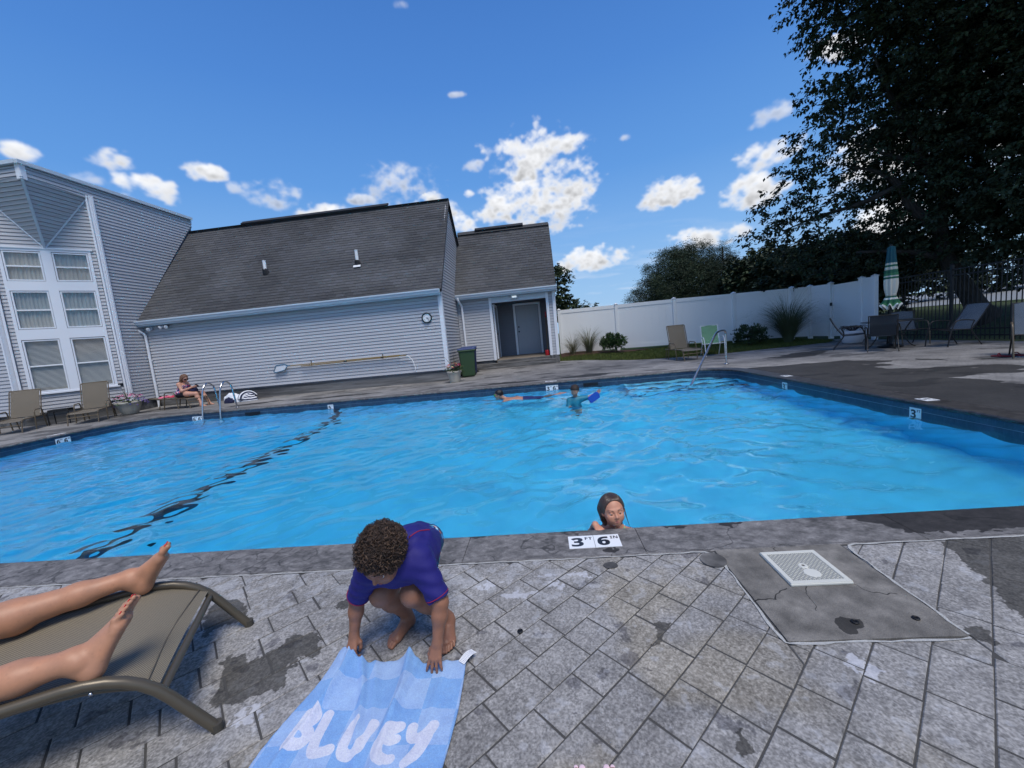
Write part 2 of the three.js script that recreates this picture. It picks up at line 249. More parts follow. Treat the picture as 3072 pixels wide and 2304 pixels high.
// height of the land: flat deck, apron rising to the porch, lawn rising to the white fence, bank beyond the iron fence
const sstep = (x, a, b) => smoothstep(x, a, b);
function apronH(x, z) { return 0.135 * clamp((-13.1 - z) / 2.3, 0, 1) * (1 - sstep(x, 1.2, 4.2)); }
const edgePts = [[0.62, -16.2], [1.6, -15.55], [2.5, -15.1], [3.4, -14.85], [4.3, -14.68], [5.4, -14.5], [6.4, -14.45], [7.4, -14.62], [8.3, -14.8], [9.2, -14.95], [9.95, -15.05], [10.6, -15.6]];
function edgeZ(x) { if (x <= edgePts[0][0]) return edgePts[0][1]; for (let i = 1; i < edgePts.length; i++) if (x <= edgePts[i][0]) { const a = edgePts[i - 1], b = edgePts[i]; return lerp(a[1], b[1], (x - a[0]) / (b[0] - a[0])); } return edgePts.at(-1)[1]; }
function lawnH(x, z) { const d = edgeZ(x) - z; return apronH(x, edgeZ(x)) + 0.012 + (0.245 - 0.017 * Math.max(0, x - 0.9)) * sstep(d, 0.1, 3.4) * 0.92; }
function grid(x0, x1, z0, z1, nx, nz, hf, uvs = 1, keep) {
  const g = new THREE.BufferGeometry(), p = [], uv = [], idx = [];
  for (let j = 0; j <= nz; j++) for (let i = 0; i <= nx; i++) { const x = lerp(x0, x1, i / nx), z = lerp(z0, z1, j / nz); p.push(x, hf(x, z), z); uv.push(x * uvs, z * uvs); }
  for (let j = 0; j < nz; j++) for (let i = 0; i < nx; i++) { const a = j * (nx + 1) + i, b = a + 1, c = a + nx + 1, d = c + 1; if (keep && !keep(lerp(x0, x1, (i + 0.5) / nx), lerp(z0, z1, (j + 0.5) / nz))) continue; idx.push(a, c, b, b, c, d); }
  g.setAttribute('position', new THREE.Float32BufferAttribute(p, 3)); g.setAttribute('uv', new THREE.Float32BufferAttribute(uv, 2)); g.setIndex(idx); g.computeVertexNormals(); return g;
}
{
  // lawn strip between deck and white fence
  const p = [], uv = [], idx = [], n = 80, m = 14;
  for (let i = 0; i <= n; i++) for (let j = 0; j <= m; j++) { const x = lerp(0.62, 10.75, i / n), z0 = edgeZ(x) + 0.05 * (noise2(x * 3, 1) - 0.5), z = lerp(z0, -19.6, (j / m) ** 1.5); p.push(x, lawnH(x, z) - (j === 0 ? 0.03 : 0), z); uv.push(x, z); }
  for (let i = 0; i < n; i++) for (let j = 0; j < m; j++) { const a = i * (m + 1) + j, b = a + m + 1; idx.push(a, b, a + 1, a + 1, b, b + 1); }
  const g = new THREE.BufferGeometry(); g.setAttribute('position', new THREE.Float32BufferAttribute(p, 3)); g.setAttribute('uv', new THREE.Float32BufferAttribute(uv, 2)); g.setIndex(idx); g.computeVertexNormals();
  struct('lawn', g, M.grass, 'strip of lawn between the pool deck and the white fence');
  const mul = tileNoise(256, 256, 40, 40, 3, 51);
  const mulch = grid(0.8, 4.6, -18.6, -17.0, 24, 8, (x, z) => lawnH(x, z) + 0.03 * Math.sin(clamp((z + 18.6) / 1.6, 0, 1) * Math.PI) + 0.004, 1, (x, z) => z < -17.3 + 0.35 * noise2(x * 2, 3) - Math.max(0, x - 2.9) * 0.35);
  struct('mulch_bed', mulch, std({ map: tex(256, 256, (u, v, x, y) => { const k = mul[y * 256 + x]; return [50 + k * 60, 36 + k * 42, 28 + k * 30]; }), roughness: 1, bumpMap: M.bump, bumpScale: 0.03 }), 'brown mulch bed at the foot of the white fence beside the porch');
  // land behind the fences
  const bankH = (x, z) => { const r = Math.max(0, x - 11.9); return 0.0 + 0.72 * sstep(r, 0.2, 4.6) + 0.1 * sstep(r, 4.6, 9) + 0.04 * (noise2(x, z) - 0.5); };
  struct('grass_bank', grid(11.15, 19.6, -30, 4, 28, 40, bankH, 1), std({ map: M.rep(grassTex, 0.35), color: new THREE.Color(0.5, 0.52, 0.5), roughness: 1, bumpMap: M.rep(M.bump, 1.4), bumpScale: 0.03 }), 'grass bank rising behind the black iron fence');  // darker copy of the lawn grass, with tree shade put into the tint
  struct('back_field', grid(-40, 11.15, -70, -18.2, 40, 24, (x, z) => 0.15 + 0.02 * (-18 - z) + 0.1 * noise2(x * 0.3, z * 0.3), 1), M.grass, 'field behind the white fence and the pool house');
  struct('road', grid(19.2, 32, -60, 10, 10, 40, (x, z) => 0.82 + 0.055 * (x - 19.2), 1), std({ color: sRGB(132, 137, 140), roughness: 0.95, bumpMap: M.rep(M.bump, 0.5), bumpScale: 0.01 }), 'pale grey car park road beyond the black iron fence', 'road');
  struct('far_verge', grid(31.9, 90, -90, 30, 12, 16, (x, z) => 1.5 + 0.02 * (x - 32), 1), M.grass, 'grass beyond the far side of the road');
  // grass blades on the lawn and at its edge: ground cover nobody could count
  const blade = new THREE.BufferGeometry(); blade.setAttribute('position', new THREE.Float32BufferAttribute([-0.004, 0, 0, 0.004, 0, 0, 0.003, 0.035, 0.006, -0.004, 0, 0, 0.003, 0.035, 0.006, 0.0, 0.06, 0.02], 3)); blade.computeVertexNormals();
  const R = rng(77), n2 = 26000, im = new THREE.InstancedMesh(blade, std({ color: sRGB(74, 92, 44), roughness: 0.9, side: THREE.DoubleSide }), n2), mt = new THREE.Matrix4(), q = new THREE.Quaternion(), c = new THREE.Color(); let k = 0;
  while (k < n2) { const x = 0.65 + R() * 10, e = edgeZ(x), z = e + 0.06 - Math.pow(R(), 1.4) * 3.6; if (z > e - 0.02 && R() > 0.5) continue; if (x < 4.4 && z < -17.2) { if (R() > 0.04) continue; } const s = 0.7 + R() * 0.9; mt.compose(V(x, lawnH(x, Math.min(z, e)) - 0.006, z), q.setFromEuler(new THREE.Euler((R() - 0.5) * 0.9, R() * 6.28, (R() - 0.5) * 0.9)), V(s * 1.6, s, s)); im.setMatrixAt(k, mt); const t = 0.6 + R() * 0.7; im.setColorAt(k, c.setRGB(t * (0.95 + R() * 0.5), t, t * 0.8)); k++; }
  im.name = 'grass_blades'; scene.add(im); tag(im, 'short mown grass blades on the lawn by the white fence', 'grass', null, 'stuff');
}

// ---------------------------------------------------------------- the pool: basin, coping, water, deck
const PX0 = -11.6, PX1 = 4.5, PZ0 = -10.5, PZ1 = -2.415, WATER = -0.2;
// rounded rectangle path, anticlockwise seen from above starting at the near left
function poolPath(off, rFar = 0.95, rFarL = 1.25, rNear = 0.6) {
  const p = [], arc = (cx, cz, r, a0) => { for (let i = 0; i <= 10; i++) { const a = a0 + (i / 10) * Math.PI / 2; p.push([cx + Math.cos(a) * (r + off), cz - Math.sin(a) * (r + off)]); } };
  arc(PX1 - rNear, PZ1 - rNear, rNear, -Math.PI / 2); arc(PX1 - rFar, PZ0 + rFar, rFar, 0); arc(PX0 + rFarL, PZ0 + rFarL, rFarL, Math.PI / 2); arc(PX0 + rNear, PZ1 - rNear, rNear, Math.PI); return p;
}
const poolDepth = (x) => (x > -1 ? lerp(0.98, 0.9, clamp((x + 1) / 5.5, 0, 1)) : x > -5.6 ? lerp(1.5, 0.98, (x + 5.6) / 4.6) : lerp(2.05, 1.5, clamp((x + 8.6) / 3, 0, 1)));
function ring(profile, path, close = true, uvS = 1) { // profile: [outward, y] pairs swept round a path of [x, z]
  const n = path.length, pos = [], uv = [], idx = []; let acc = 0;
  for (let i = 0; i <= (close ? n : n - 1); i++) {
    const a = path[(i - 1 + n) % n], b = path[i % n], c = path[(i + 1) % n]; let tx = c[0] - a[0], tz = c[1] - a[1]; if (!close && i === 0) { tx = c[0] - b[0]; tz = c[1] - b[1]; } if (!close && i === n - 1) { tx = b[0] - a[0]; tz = b[1] - a[1]; }
    const L = Math.hypot(tx, tz), nx = -tz / L, nz = tx / L; if (i) acc += Math.hypot(b[0] - path[(i - 1) % n][0], b[1] - path[(i - 1) % n][1]);
    let pl = 0; profile.forEach((q, j) => { if (j) pl += Math.hypot(q[0] - profile[j - 1][0], q[1] - profile[j - 1][1]); pos.push(b[0] + nx * q[0], q[1], b[1] + nz * q[0]); uv.push(acc * uvS, pl * uvS); });
  }
  const m = profile.length; for (let i = 0; i < (close ? n : n - 1); i++) for (let j = 0; j < m - 1; j++) { const a = i * m + j, b = a + m; idx.push(a, b, a + 1, a + 1, b, b + 1); }
  const g = new THREE.BufferGeometry(); g.setAttribute('position', new THREE.Float32BufferAttribute(pos, 3)); g.setAttribute('uv', new THREE.Float32BufferAttribute(uv, 2)); g.setIndex(idx); g.computeVertexNormals(); return g;
}
const basin = thing('pool_basin', 'long rectangular swimming pool basin with pale blue plaster and slate blue tile band', 'swimming pool'); basin.userData.kind = 'structure';
{
  const pl = tileNoise(512, 512, 10, 10, 5, 61);
  const plaster = std({ map: M.rep(tex(512, 512, (u, v, x, y) => { const k = (pl[y * 512 + x] - 0.5) * 26; return [136 + k, 222 + k, 250 + k]; }), 0.25), roughness: 0.85 });
  const floor = grid(PX0 - 0.05, PX1 + 0.05, PZ0 - 0.05, PZ1 + 0.05, 80, 4, (x) => WATER - poolDepth(x), 1); part(basin, 'pool_floor', floor, plaster);
  const wall = ring([[0.0, -2.4], [0.0, -0.34]], poolPath(0.0)); wall.index.array.reverse(); wall.computeVertexNormals(); part(basin, 'pool_wall', wall, plaster);
  // two rows of slate blue tiles with a pale joint between them
  const tn = tileNoise(512, 256, 32, 16, 4, 63), band = tex(1024, 128, (u, v, x, y) => { const k = (tn[(y * 2 % 256) * 512 + (x % 512)] - 0.5) * 34, t = Math.abs(((x + 64) % 128) - 64) > 62 ? 12 : 0; const id = (hash3(Math.floor(x / 128), y > 64 ? 1 : 0, 5) - 0.5) * 14; return [44 + k + t + id, 68 + k + t + id, 92 + k + t + id]; });
  const tileMat = phys({ map: M.rep(band, 1 / 1.2, 1), roughness: 0.3 });
  const row = (y0, y1, name) => { const g = ring([[0.0, y0], [-0.006, y0 + 0.004], [-0.006, y1 - 0.004], [0, y1]], poolPath(0)); g.index.array.reverse(); g.computeVertexNormals(); return part(basin, name, g, tileMat); };
  row(-0.34, -0.125, 'tile_band'); row(-0.119, -0.05, 'tile_band');
  part(basin, 'tile_joint', (() => { const g = ring([[0.0, -0.126], [-0.003, -0.122], [0, -0.118]], poolPath(0)); g.index.array.reverse(); g.computeVertexNormals(); return g; })(), std({ color: sRGB(128, 146, 158) }));
  // dark lane line across the floor where the deep end starts, and up the far wall
  const lp = [[-4.95, PZ1], [-5.75, PZ0]], lane = []; const N = 24;
  for (let i = 0; i < N; i++) { const t0 = i / N, t1 = (i + 1) / N, P = (t, s) => { const x = lerp(lp[0][0], lp[1][0], t) + s, z = lerp(lp[0][1], lp[1][1], t); return V(x, WATER - poolDepth(x) + 0.006, z); }; lane.push([P(t0, -0.125), P(t0, 0.125), P(t1, 0.125), P(t1, -0.125)]); }
  lane.push([V(-5.85, -2, PZ0 + 0.006), V(-5.65, -2, PZ0 + 0.006), V(-5.65, -0.33, PZ0 + 0.006), V(-5.85, -0.33, PZ0 + 0.006)]);
  part(basin, 'lane_line', faces(lane), std({ color: sRGB(22, 30, 40), roughness: 0.6 }));
  // entry steps along the far right end with dark nosings
  for (let k = 0; k < 3; k++) { const y = WATER - 0.12 - k * 0.24, z1 = PZ0 + 0.42 + k * 0.36; part(basin, 'pool_step', box(2.5, 1.2, z1 - PZ0 + (k ? 0 : 0), PX1 - 1.25, y - 0.6, (PZ0 + z1) / 2), plaster); part(basin, 'step_nosing', box(2.5, 0.05, 0.06, PX1 - 1.25, y - 0.02, z1 - 0.02), std({ color: sRGB(16, 22, 34), roughness: 0.5 })); }
  for (const [x, w] of [[1.17, 0.38], [-8.2, 0.44]]) part(basin, 'skimmer_opening', box(w, 0.1, 0.03, x, -0.16, PZ0 + 0.006), std({ color: sRGB(10, 11, 14), roughness: 0.6 }));
}
// water: a real rippled surface; what is under it is seen through it
{
  const R = rng(12), waves = [];
  for (let i = 0; i < 64; i++) { const L = 0.16 * Math.pow(11, Math.pow(R(), 1.2)), a = (R() - 0.5) * 2.6 + (R() > 0.5 ? Math.PI : 0) + Math.PI / 2, k = 2 * Math.PI / L; waves.push([Math.cos(a) * k, Math.sin(a) * k, R() * 6.28, 0.0019 * Math.pow(L / 0.5, 0.9)]); }
  const hf = (x, z) => {
    const wx = x + 0.22 * (noise2(x * 1.1, z * 1.1) - 0.5), wz = z + 0.22 * (noise2(x * 1.1 + 40, z * 1.1) - 0.5); let h = 0; for (const w of waves) h += w[3] * Math.sin(w[0] * wx + w[1] * wz + w[2]);
    const lively = 0.55 + 0.65 * noise2(x * 0.45 + 3, z * 0.45) + 0.5 * Math.exp(-(((x - 1.5) / 3.2) ** 2) - (((z + 7.6) / 3) ** 2));
    h *= lively; for (const [cx, cz, A, k] of [[0.37, -2.55, 0.006, 20], [0.55, -8.1, 0.012, 15], [-1.1, -9.5, 0.01, 16]]) { const r = Math.hypot(x - cx, z - cz); h += A * Math.sin(r * k) * Math.exp(-r * 1.5) * sstep(r, 0.05, 0.2); }
    return WATER + h;
  };
  const near = grid(PX0, PX1, PZ0, PZ1 + 0.01, 460, 232, hf, 1);
  struct('water', near, phys({ color: 0xffffff, roughness: 0.0, transmission: 1, thickness: 1.2, ior: 1.33, attenuationColor: new THREE.Color(0.34, 0.88, 0.99), attenuationDistance: 2.4, specularIntensity: 1 }), 'bright blue rippled water filling the swimming pool', 'water');
}
// ---------------------------------------------------------------- deck
// wet patches, stains and salt marks, each with the outline it has on the ground (x, z)
const wetNear = [[[-1.47, -1.46], [-1.44, -1.49], [-1.38, -1.52], [-1.35, -1.46], [-1.26, -1.54], [-1.26, -1.59], [-1.15, -1.61], [-1.09, -1.57], [-1.04, -1.49], [-1.06, -1.45], [-1.12, -1.47], [-1.14, -1.41], [-1.1, -1.33], [-1.16, -1.3], [-1.23, -1.26], [-1.33, -1.26], [-1.39, -1.34]], [[-1.15, -1.79], [-1.13, -1.82], [-1.07, -1.84], [-1.06, -1.79], [-1.09, -1.76], [-1.12, -1.75]], [[-1.84, -1.88], [-1.75, -1.9], [-1.61, -1.8], [-1.55, -1.72], [-1.63, -1.7], [-1.67, -1.66], [-1.69, -1.6], [-1.83, -1.78]], [[1.94, -2.1], [2.03, -2.11], [2.6, -2.11], [2.6, -1.5], [1.73, -1.55], [1.74, -1.61], [1.83, -1.78], [1.86, -1.86], [1.91, -2.01]], [[1.46, -1.51], [1.51, -1.52], [1.55, -1.49], [1.54, -1.45], [1.51, -1.43], [1.44, -1.47]], [[0.36, -1.58], [0.43, -1.59], [0.41, -1.55], [0.33, -1.46], [0.32, -1.47], [0.36, -1.53]], [[0.49, -1.12], [0.5, -1.12], [0.49, -1.07], [0.46, -1.05], [0.46, -1.07]]];
const saltNear = [[[-0.14, -1.95], [-0.06, -1.99], [-0.02, -1.97], [-0.1, -1.95]], [[-0.1, -1.88], [-0.03, -1.94], [0.03, -1.88], [-0.01, -1.85]], [[-0.33, -1.84], [-0.21, -1.84], [-0.12, -1.83], [-0.19, -1.79], [-0.3, -1.81]], [[-0.45, -1.9], [-0.39, -1.94], [-0.3, -1.92], [-0.38, -1.86]], [[0.02, -1.97], [0.14, -1.99], [0.15, -1.94], [0.03, -1.95]], [[-1.23, -1.2], [-1.15, -1.25], [-1.1, -1.21], [-1.18, -1.15]], [[0.95, -1.36], [1.0, -1.4], [1.06, -1.33], [0.98, -1.27]]];
const wetFar = [[[6.04, -9.96], [6.87, -9.88], [7.33, -8.99], [6.46, -8.36], [6.89, -7.67], [7.47, -7.45], [7.9, -7.1], [7.14, -6.52], [6.74, -6.71], [6.21, -6.62], [6.22, -6.04], [6.07, -5.54], [5.6, -3.5], [4.4, -3.2], [4.4, -9.6], [4.76, -9.9]], [[6.23, -11.53], [7.45, -12.62], [8.11, -12.51], [8.35, -12.43], [7.42, -11.6], [6.52, -11.2]], [[7.62, -8.95], [7.9, -8.65], [7.81, -8.5], [7.52, -8.83]], [[8.3, -8.4], [8.8, -8.2], [8.6, -8], [8.1, -8.2]], [[-2.5, -11.2], [-1.0, -11.5], [0.6, -11.4], [1.6, -11.6], [2.6, -11.3], [1.6, -11.05], [0.2, -11.15], [-1.2, -10.9]], [[-7.5, -11.5], [-6.2, -11.9], [-4.6, -11.8], [-5.6, -11.5], [-6.6, -11.3]], [[-9.6, -11.6], [-8.6, -12.0], [-8.0, -11.8], [-8.8, -11.4]]];
function inside(poly, x, y) { let c = false; for (let i = 0, j = poly.length - 1; i < poly.length; j = i++) { const a = poly[i], b = poly[j]; if ((a[1] > y) !== (b[1] > y) && x < ((b[0] - a[0]) * (y - a[1])) / (b[1] - a[1]) + a[0]) c = !c; } return c; }
const boxOf = (p) => [Math.min(...p.map((a) => a[0])) - 0.1, Math.max(...p.map((a) => a[0])) + 0.1, Math.min(...p.map((a) => a[1])) - 0.1, Math.max(...p.map((a) => a[1])) + 0.1];
const hit = (polys, boxes, x, z, k) => polys.some((p, i) => x > boxes[i][0] && x < boxes[i][1] && z > boxes[i][2] && z < boxes[i][3] && inside(p, x, z));
{
  // near paving colours: 6.4 x 1.6 m
  const X0 = -3.7, W = 6.4, Z0 = -2.12, D = 1.6, bw = wetNear.map(boxOf), bs = saltNear.map(boxOf);
  const g1 = tileNoise(1024, 256, 160, 40, 3, 71), g2 = tileNoise(1024, 256, 300, 75, 1, 73);
  M.nearTex = tex(2048, 512, (u, v, px, py) => {
    const x = X0 + u * W, z = Z0 + v * D, wx = x + 0.035 * (noise2(x * 26, z * 26) - 0.5) + 0.02 * (noise2(x * 90, z * 90) - 0.5), wz = z + 0.035 * (noise2(x * 26 + 50, z * 26) - 0.5) + 0.02 * (noise2(x * 90 + 50, z * 90) - 0.5);
    const broad = fbm2(x * 2.3 + 7, z * 2.3, 4), mid = fbm2(x * 14, z * 14 + 5, 3), i = ((py >> 1) & 255) * 1024 + (px >> 1), speck = hash3(px, py, 2), gr = noise2(x * 150, z * 150), gr2 = noise2(x * 330 + 9, z * 330);
    let k = 142 + (broad - 0.5) * 24 + (mid - 0.5) * 34 + (gr - 0.5) * 52 + (gr2 - 0.5) * 46 + (speck - 0.5) * 22; k *= 0.97; let r = k * 1.015, g = k * 1.0, b = k * 0.975;
    const warm = clamp((fbm2(x * 3 + 31, z * 3, 3) - 0.58) * 2.2, 0, 0.35) * (1 - sstep(Math.abs(x + 0.2), 0.6, 1.8)); r += warm * 6; b -= warm * 26; g -= warm * 4;
    if (fbm2(x * 9 + 17, z * 9 + 3, 4) > 0.76) { r *= 0.78; g *= 0.78; b *= 0.8; } // old damp blotches
    const lichen = fbm2(x * 22 + 3, z * 22, 4) + 0.16 * (1 - sstep(Math.abs(z + 2.0), 0.05, 0.35)) * (x < 0.2 ? 1 : 0.3); if (lichen > 0.66) { const t = clamp((lichen - 0.66) * 5, 0, 0.3); r = lerp(r, 196, t); g = lerp(g, 199, t); b = lerp(b, 204, t); }
    if (hit(saltNear, bs, wx, wz) && noise2(x * 60, z * 60) > 0.25) { r = lerp(r, 206, 0.6); g = lerp(g, 208, 0.6); b = lerp(b, 214, 0.6); }
    if (hit(wetNear, bw, wx, wz)) { r *= 0.58; g *= 0.575; b *= 0.56; }
    return [r, g, b];
  }, { rep: false });
  M.nearUV = (p) => [(p.x - X0) / W, (p.z - Z0) / D];
  const nb = tex(1024, 256, (u, v, x, y) => 255 * (0.55 * g1[y * 1024 + x] + 0.45 * g2[y * 1024 + x]), { srgb: false });
  M.nearStone = [0.94, 0.98, 1.0, 1.03].map((k) => std({ map: M.nearTex, color: new THREE.Color(k, k, k * 1.01), roughness: 0.86, bumpMap: nb, bumpScale: 0.004 }));
  M.joint = std({ color: sRGB(74, 73, 71), roughness: 1, bumpMap: M.rep(M.bump, 3), bumpScale: 0.004 });
  // whole deck colours: 36 x 21 m
  const DX0 = -24, DW = 36, DZ0 = -17, DD = 21, bf = wetFar.map(boxOf);
  M.deckTex = tex(2048, 1200, (u, v, px, py) => {
    const x = DX0 + u * DW, z = DZ0 + v * DD, wx = x + 0.5 * (noise2(x * 1.6, z * 3) - 0.5) + 0.2 * (noise2(x * 6, z * 9) - 0.5), wz = z + 0.45 * (noise2(x * 1.6 + 50, z * 3) - 0.5) + 0.16 * (noise2(x * 6 + 50, z * 9) - 0.5);
    const broad = fbm2(x * 0.55 + 3, z * 0.9, 4), mid = fbm2(x * 3.2, z * 3.2, 3), speck = hash3(px, py, 4);
    let k = 124 + (broad - 0.5) * 54 + (mid - 0.5) * 44 + (speck - 0.5) * 26, r = k * 1.01, g = k * 0.995, b = k * 0.975;
    const st = fbm2(x * 1.3 + 9, z * 2.4 + 4, 4); if (st > 0.63) { const t = clamp((st - 0.63) * 9, 0, 0.3); r *= 1 - t; g *= 1 - t; b *= 1 - t; }
    // stamped stone joints, faint at this distance
    const uu = (x + z) / Math.SQRT2 / 0.1442, ff = Math.abs(uu - Math.round(uu)), row = Math.round(uu - 0.5), vv = (x - z) / Math.SQRT2 / 0.205 + (row & 1) * 0.5, fv = Math.abs(vv - Math.round(vv)); if ((ff < 0.06 || fv < 0.045) && noise2(x * 1.2, z * 1.2) > 0.35) { r *= 0.95; g *= 0.95; b *= 0.95; }
    if (hit(wetFar, bf, wx, wz)) { const dry = noise2(x * 5, z * 7) > 0.95; const t = dry ? 0.8 : 0.4; r *= t; g *= t * 0.985; b *= t * 0.97; }
    return [r, g, b];
  }, { rep: false });
  const deckUV = (p) => [(p.x - DX0) / DW, (p.z - DZ0) / DD];
  const deckMat = std({ map: M.deckTex, roughness: 0.8, bumpMap: M.rep(M.bump, 30, 18), bumpScale: 0.006 });
  // deck sheet with the pool cut out, set a few millimetres below the pavers where those are built one by one
  const deck = thing('pool_deck', 'grey stamped stone deck all round the swimming pool', 'pool deck'); deck.userData.kind = 'structure';
  const shp = new THREE.Shape([[-24, 4], [-24, -13.1], [11.35, -13.1], [11.35, 4]].map((p) => new THREE.Vector2(...p)));
  shp.holes.push(new THREE.Path(poolPath(0.28).map((p) => new THREE.Vector2(...p)))); shp.holes.push(new THREE.Path([[-3.72, -2.13], [2.62, -2.13], [2.62, -0.55], [-3.72, -0.55]].map((p) => new THREE.Vector2(...p))));
  const sg = new THREE.ShapeGeometry(shp); { const p = sg.attributes.position, uv = sg.attributes.uv; for (let i = 0; i < p.count; i++) { const x = p.getX(i), z = p.getY(i); p.setXYZ(i, x, 0, z); uv.setXY(i, ...deckUV({ x, z })); } sg.index.array.reverse(); sg.computeVertexNormals(); if (sg.attributes.normal.getY(0) < 0) { sg.index.array.reverse(); sg.computeVertexNormals(); } }
  part(deck, 'deck_slab', sg, deckMat);
  const ap = grid(-24, 11.35, -13.1, -17.2, 70, 14, apronH, 1, (x, z) => z > edgeZ(x) - 0.6 || x < 0.6); { const p = ap.attributes.position; for (let i = 0; i < p.count; i++) ap.attributes.uv.setXY(i, ...deckUV({ x: p.getX(i), z: p.getZ(i) })); ap.index.array.reverse(); ap.computeVertexNormals(); if (ap.attributes.normal.getY(0) < 0) { ap.index.array.reverse(); ap.computeVertexNormals(); } }
  part(deck, 'deck_apron', ap, deckMat);
  part(deck, 'paver_bed', box(6.34, 0.06, 1.58, -0.55, -0.0345, -1.34), M.joint);
  // pavers: rows at 45 degrees, 144 mm wide, in running bond, cut at the coping joint and round the skimmer pad
  const clip = (poly, a, b, c) => { const out = []; for (let i = 0; i < poly.length; i++) { const p = poly[i], q = poly[(i + 1) % poly.length], dp = a * p[0] + b * p[1] - c, dq = a * q[0] + b * q[1] - c; if (dp >= 0) out.push(p); if ((dp >= 0) !== (dq >= 0)) { const t = dp / (dp - dq); out.push([lerp(p[0], q[0], t), lerp(p[1], q[1], t)]); } } return out; };
  const area = (p) => { let s = 0; for (let i = 0; i < p.length; i++) { const a = p[i], b = p[(i + 1) % p.length]; s += a[0] * b[1] - a[1] * b[0]; } return s / 2; };
  const pad = [0.825, 1.47, -2.125, -1.455]; // skimmer pad with its joint
  const R = rng(91); let made = 0; const rest = [];
  function paver(poly, mat, tilt) {
    if (Math.abs(area(poly)) < 0.0009) return; if (area(poly) > 0) poly = poly.slice().reverse(); // clockwise in x,z looks up
    const c = poly.reduce((s, p) => [s[0] + p[0] / poly.length, s[1] + p[1] / poly.length], [0, 0]);
    const ins = (p, d) => { const dx = c[0] - p[0], dz = c[1] - p[1], L = Math.hypot(dx, dz); return [p[0] + dx / L * d, p[1] + dz / L * d]; };
    const lift = tilt[2] + 0.0, H = (p) => lift + (p[0] - c[0]) * tilt[0] + (p[1] - c[1]) * tilt[1];
    const top = poly.map((p) => ins(p, 0.0092)).map((p) => V(p[0], H(p), p[1])), mid = poly.map((p) => ins(p, 0.0038)).map((p) => V(p[0], H(p) - 0.0032, p[1])), bot = poly.map((p) => ins(p, 0.0035)).map((p) => V(p[0], -0.016, p[1]));
    const f = [top]; for (let i = 0; i < top.length; i++) { const j = (i + 1) % top.length; f.push([top[i], mid[i], mid[j], top[j]], [mid[i], bot[i], bot[j], mid[j]]); }
    const g = faces(f.map((q, i) => (i ? q : q)), M.nearUV); if (g.attributes.normal.getY(0) < 0) { const p = g.attributes.position.array; for (let i = 0; i < p.length; i += 9) for (let k = 0; k < 3; k++) { const t = p[i + 3 + k]; p[i + 3 + k] = p[i + 6 + k]; p[i + 6 + k] = t; } const u = g.attributes.uv.array; for (let i = 0; i < u.length; i += 6) for (let k = 0; k < 2; k++) { const t = u[i + 2 + k]; u[i + 2 + k] = u[i + 4 + k]; u[i + 4 + k] = t; } g.computeVertexNormals(); }
    // in view and near: a piece of its own
    if (c[1] < -0.93 && made < 296 && c[0] > -0.62 + c[1] * 1.42 && c[0] < -0.1 - c[1] * 1.3) { part(deck, 'paver', g, mat); made++; } else rest.push(g);
  }
  for (let row = -22; row < 32; row++) {
    const u0 = 0.055 - 0.1442 * (row + 1), u1 = u0 + 0.1442; let v = -4.6 + R() * 0.2 + (row & 1) * 0.1;
    while (v < 6) {
      const L = 0.205 * (R() < 0.12 ? 1.3 : R() < 0.1 ? 0.75 : 0.95 + R() * 0.12), v1 = v + L, S = Math.SQRT1_2;
      let poly = [[u0, v], [u1, v], [u1, v1], [u0, v1]].map(([a, b]) => [(a + b) * S + (R() - 0.5) * 0.003, (a - b) * S + (R() - 0.5) * 0.003]); v = v1;
      poly = clip(poly, 0, -1, 0.6); poly = clip(poly, 0, 1, -2.106); poly = clip(poly, 1, 0, -3.7); poly = clip(poly, -1, 0, -2.6); if (poly.length < 3) continue;
      const mat = M.nearStone[Math.floor(R() * 4)], tilt = [(R() - 0.5) * 0.006, (R() - 0.5) * 0.006, -R() * 0.0022];
      const xs = poly.map((p) => p[0]), zs = poly.map((p) => p[1]);
      if (Math.max(...xs) < pad[0] || Math.min(...xs) > pad[1] || Math.min(...zs) > pad[3]) { paver(poly, mat, tilt); continue; }
      let q = clip(poly, -1, 0, -pad[0]); if (q.length > 2) paver(q, mat, tilt); q = clip(poly, 1, 0, pad[1]); if (q.length > 2) paver(q, mat, tilt);
      q = clip(clip(clip(poly, 1, 0, pad[0]), -1, 0, -pad[1]), 0, 1, pad[3]); if (q.length > 2) paver(q, mat, tilt);
    }
  }
  const pr = part(deck, 'paver_run', merge(rest), M.nearStone[2]); pr.userData.kind = 'stuff';
  // pale sealant in the joint beside the coping and round the pad
  const seal = std({ color: sRGB(182, 182, 178), roughness: 0.95, bumpMap: M.rep(M.bump, 4), bumpScale: 0.004 });
  const strip = (pts, w, y) => { const l = [], r = []; pts.forEach((p, i) => { const a = pts[Math.max(i - 1, 0)], b = pts[Math.min(i + 1, pts.length - 1)], tx = b[0] - a[0], tz = b[1] - a[1], L = Math.hypot(tx, tz), ww = w * (0.3 + 0.9 * noise2(p[0] * 31 + 3, p[1] * 31)), o = (noise2(p[0] * 17, p[1] * 17 + 9) - 0.5) * w * 0.7; l.push(V(p[0] - tz / L * (ww / 2 + o), y, p[1] + tx / L * (ww / 2 + o))); r.push(V(p[0] + tz / L * (ww / 2 - o), y, p[1] - tx / L * (ww / 2 - o))); }); const f = []; for (let i = 0; i < l.length - 1; i++) f.push([r[i], r[i + 1], l[i + 1], l[i]]); const g = faces(f); if (g.attributes.normal.getY(0) < 0) { const p = g.attributes.position.array; for (let i = 0; i < p.length; i += 9) for (let k = 0; k < 3; k++) { const t = p[i + 3 + k]; p[i + 3 + k] = p[i + 6 + k]; p[i + 6 + k] = t; } g.computeVertexNormals(); } return g; };
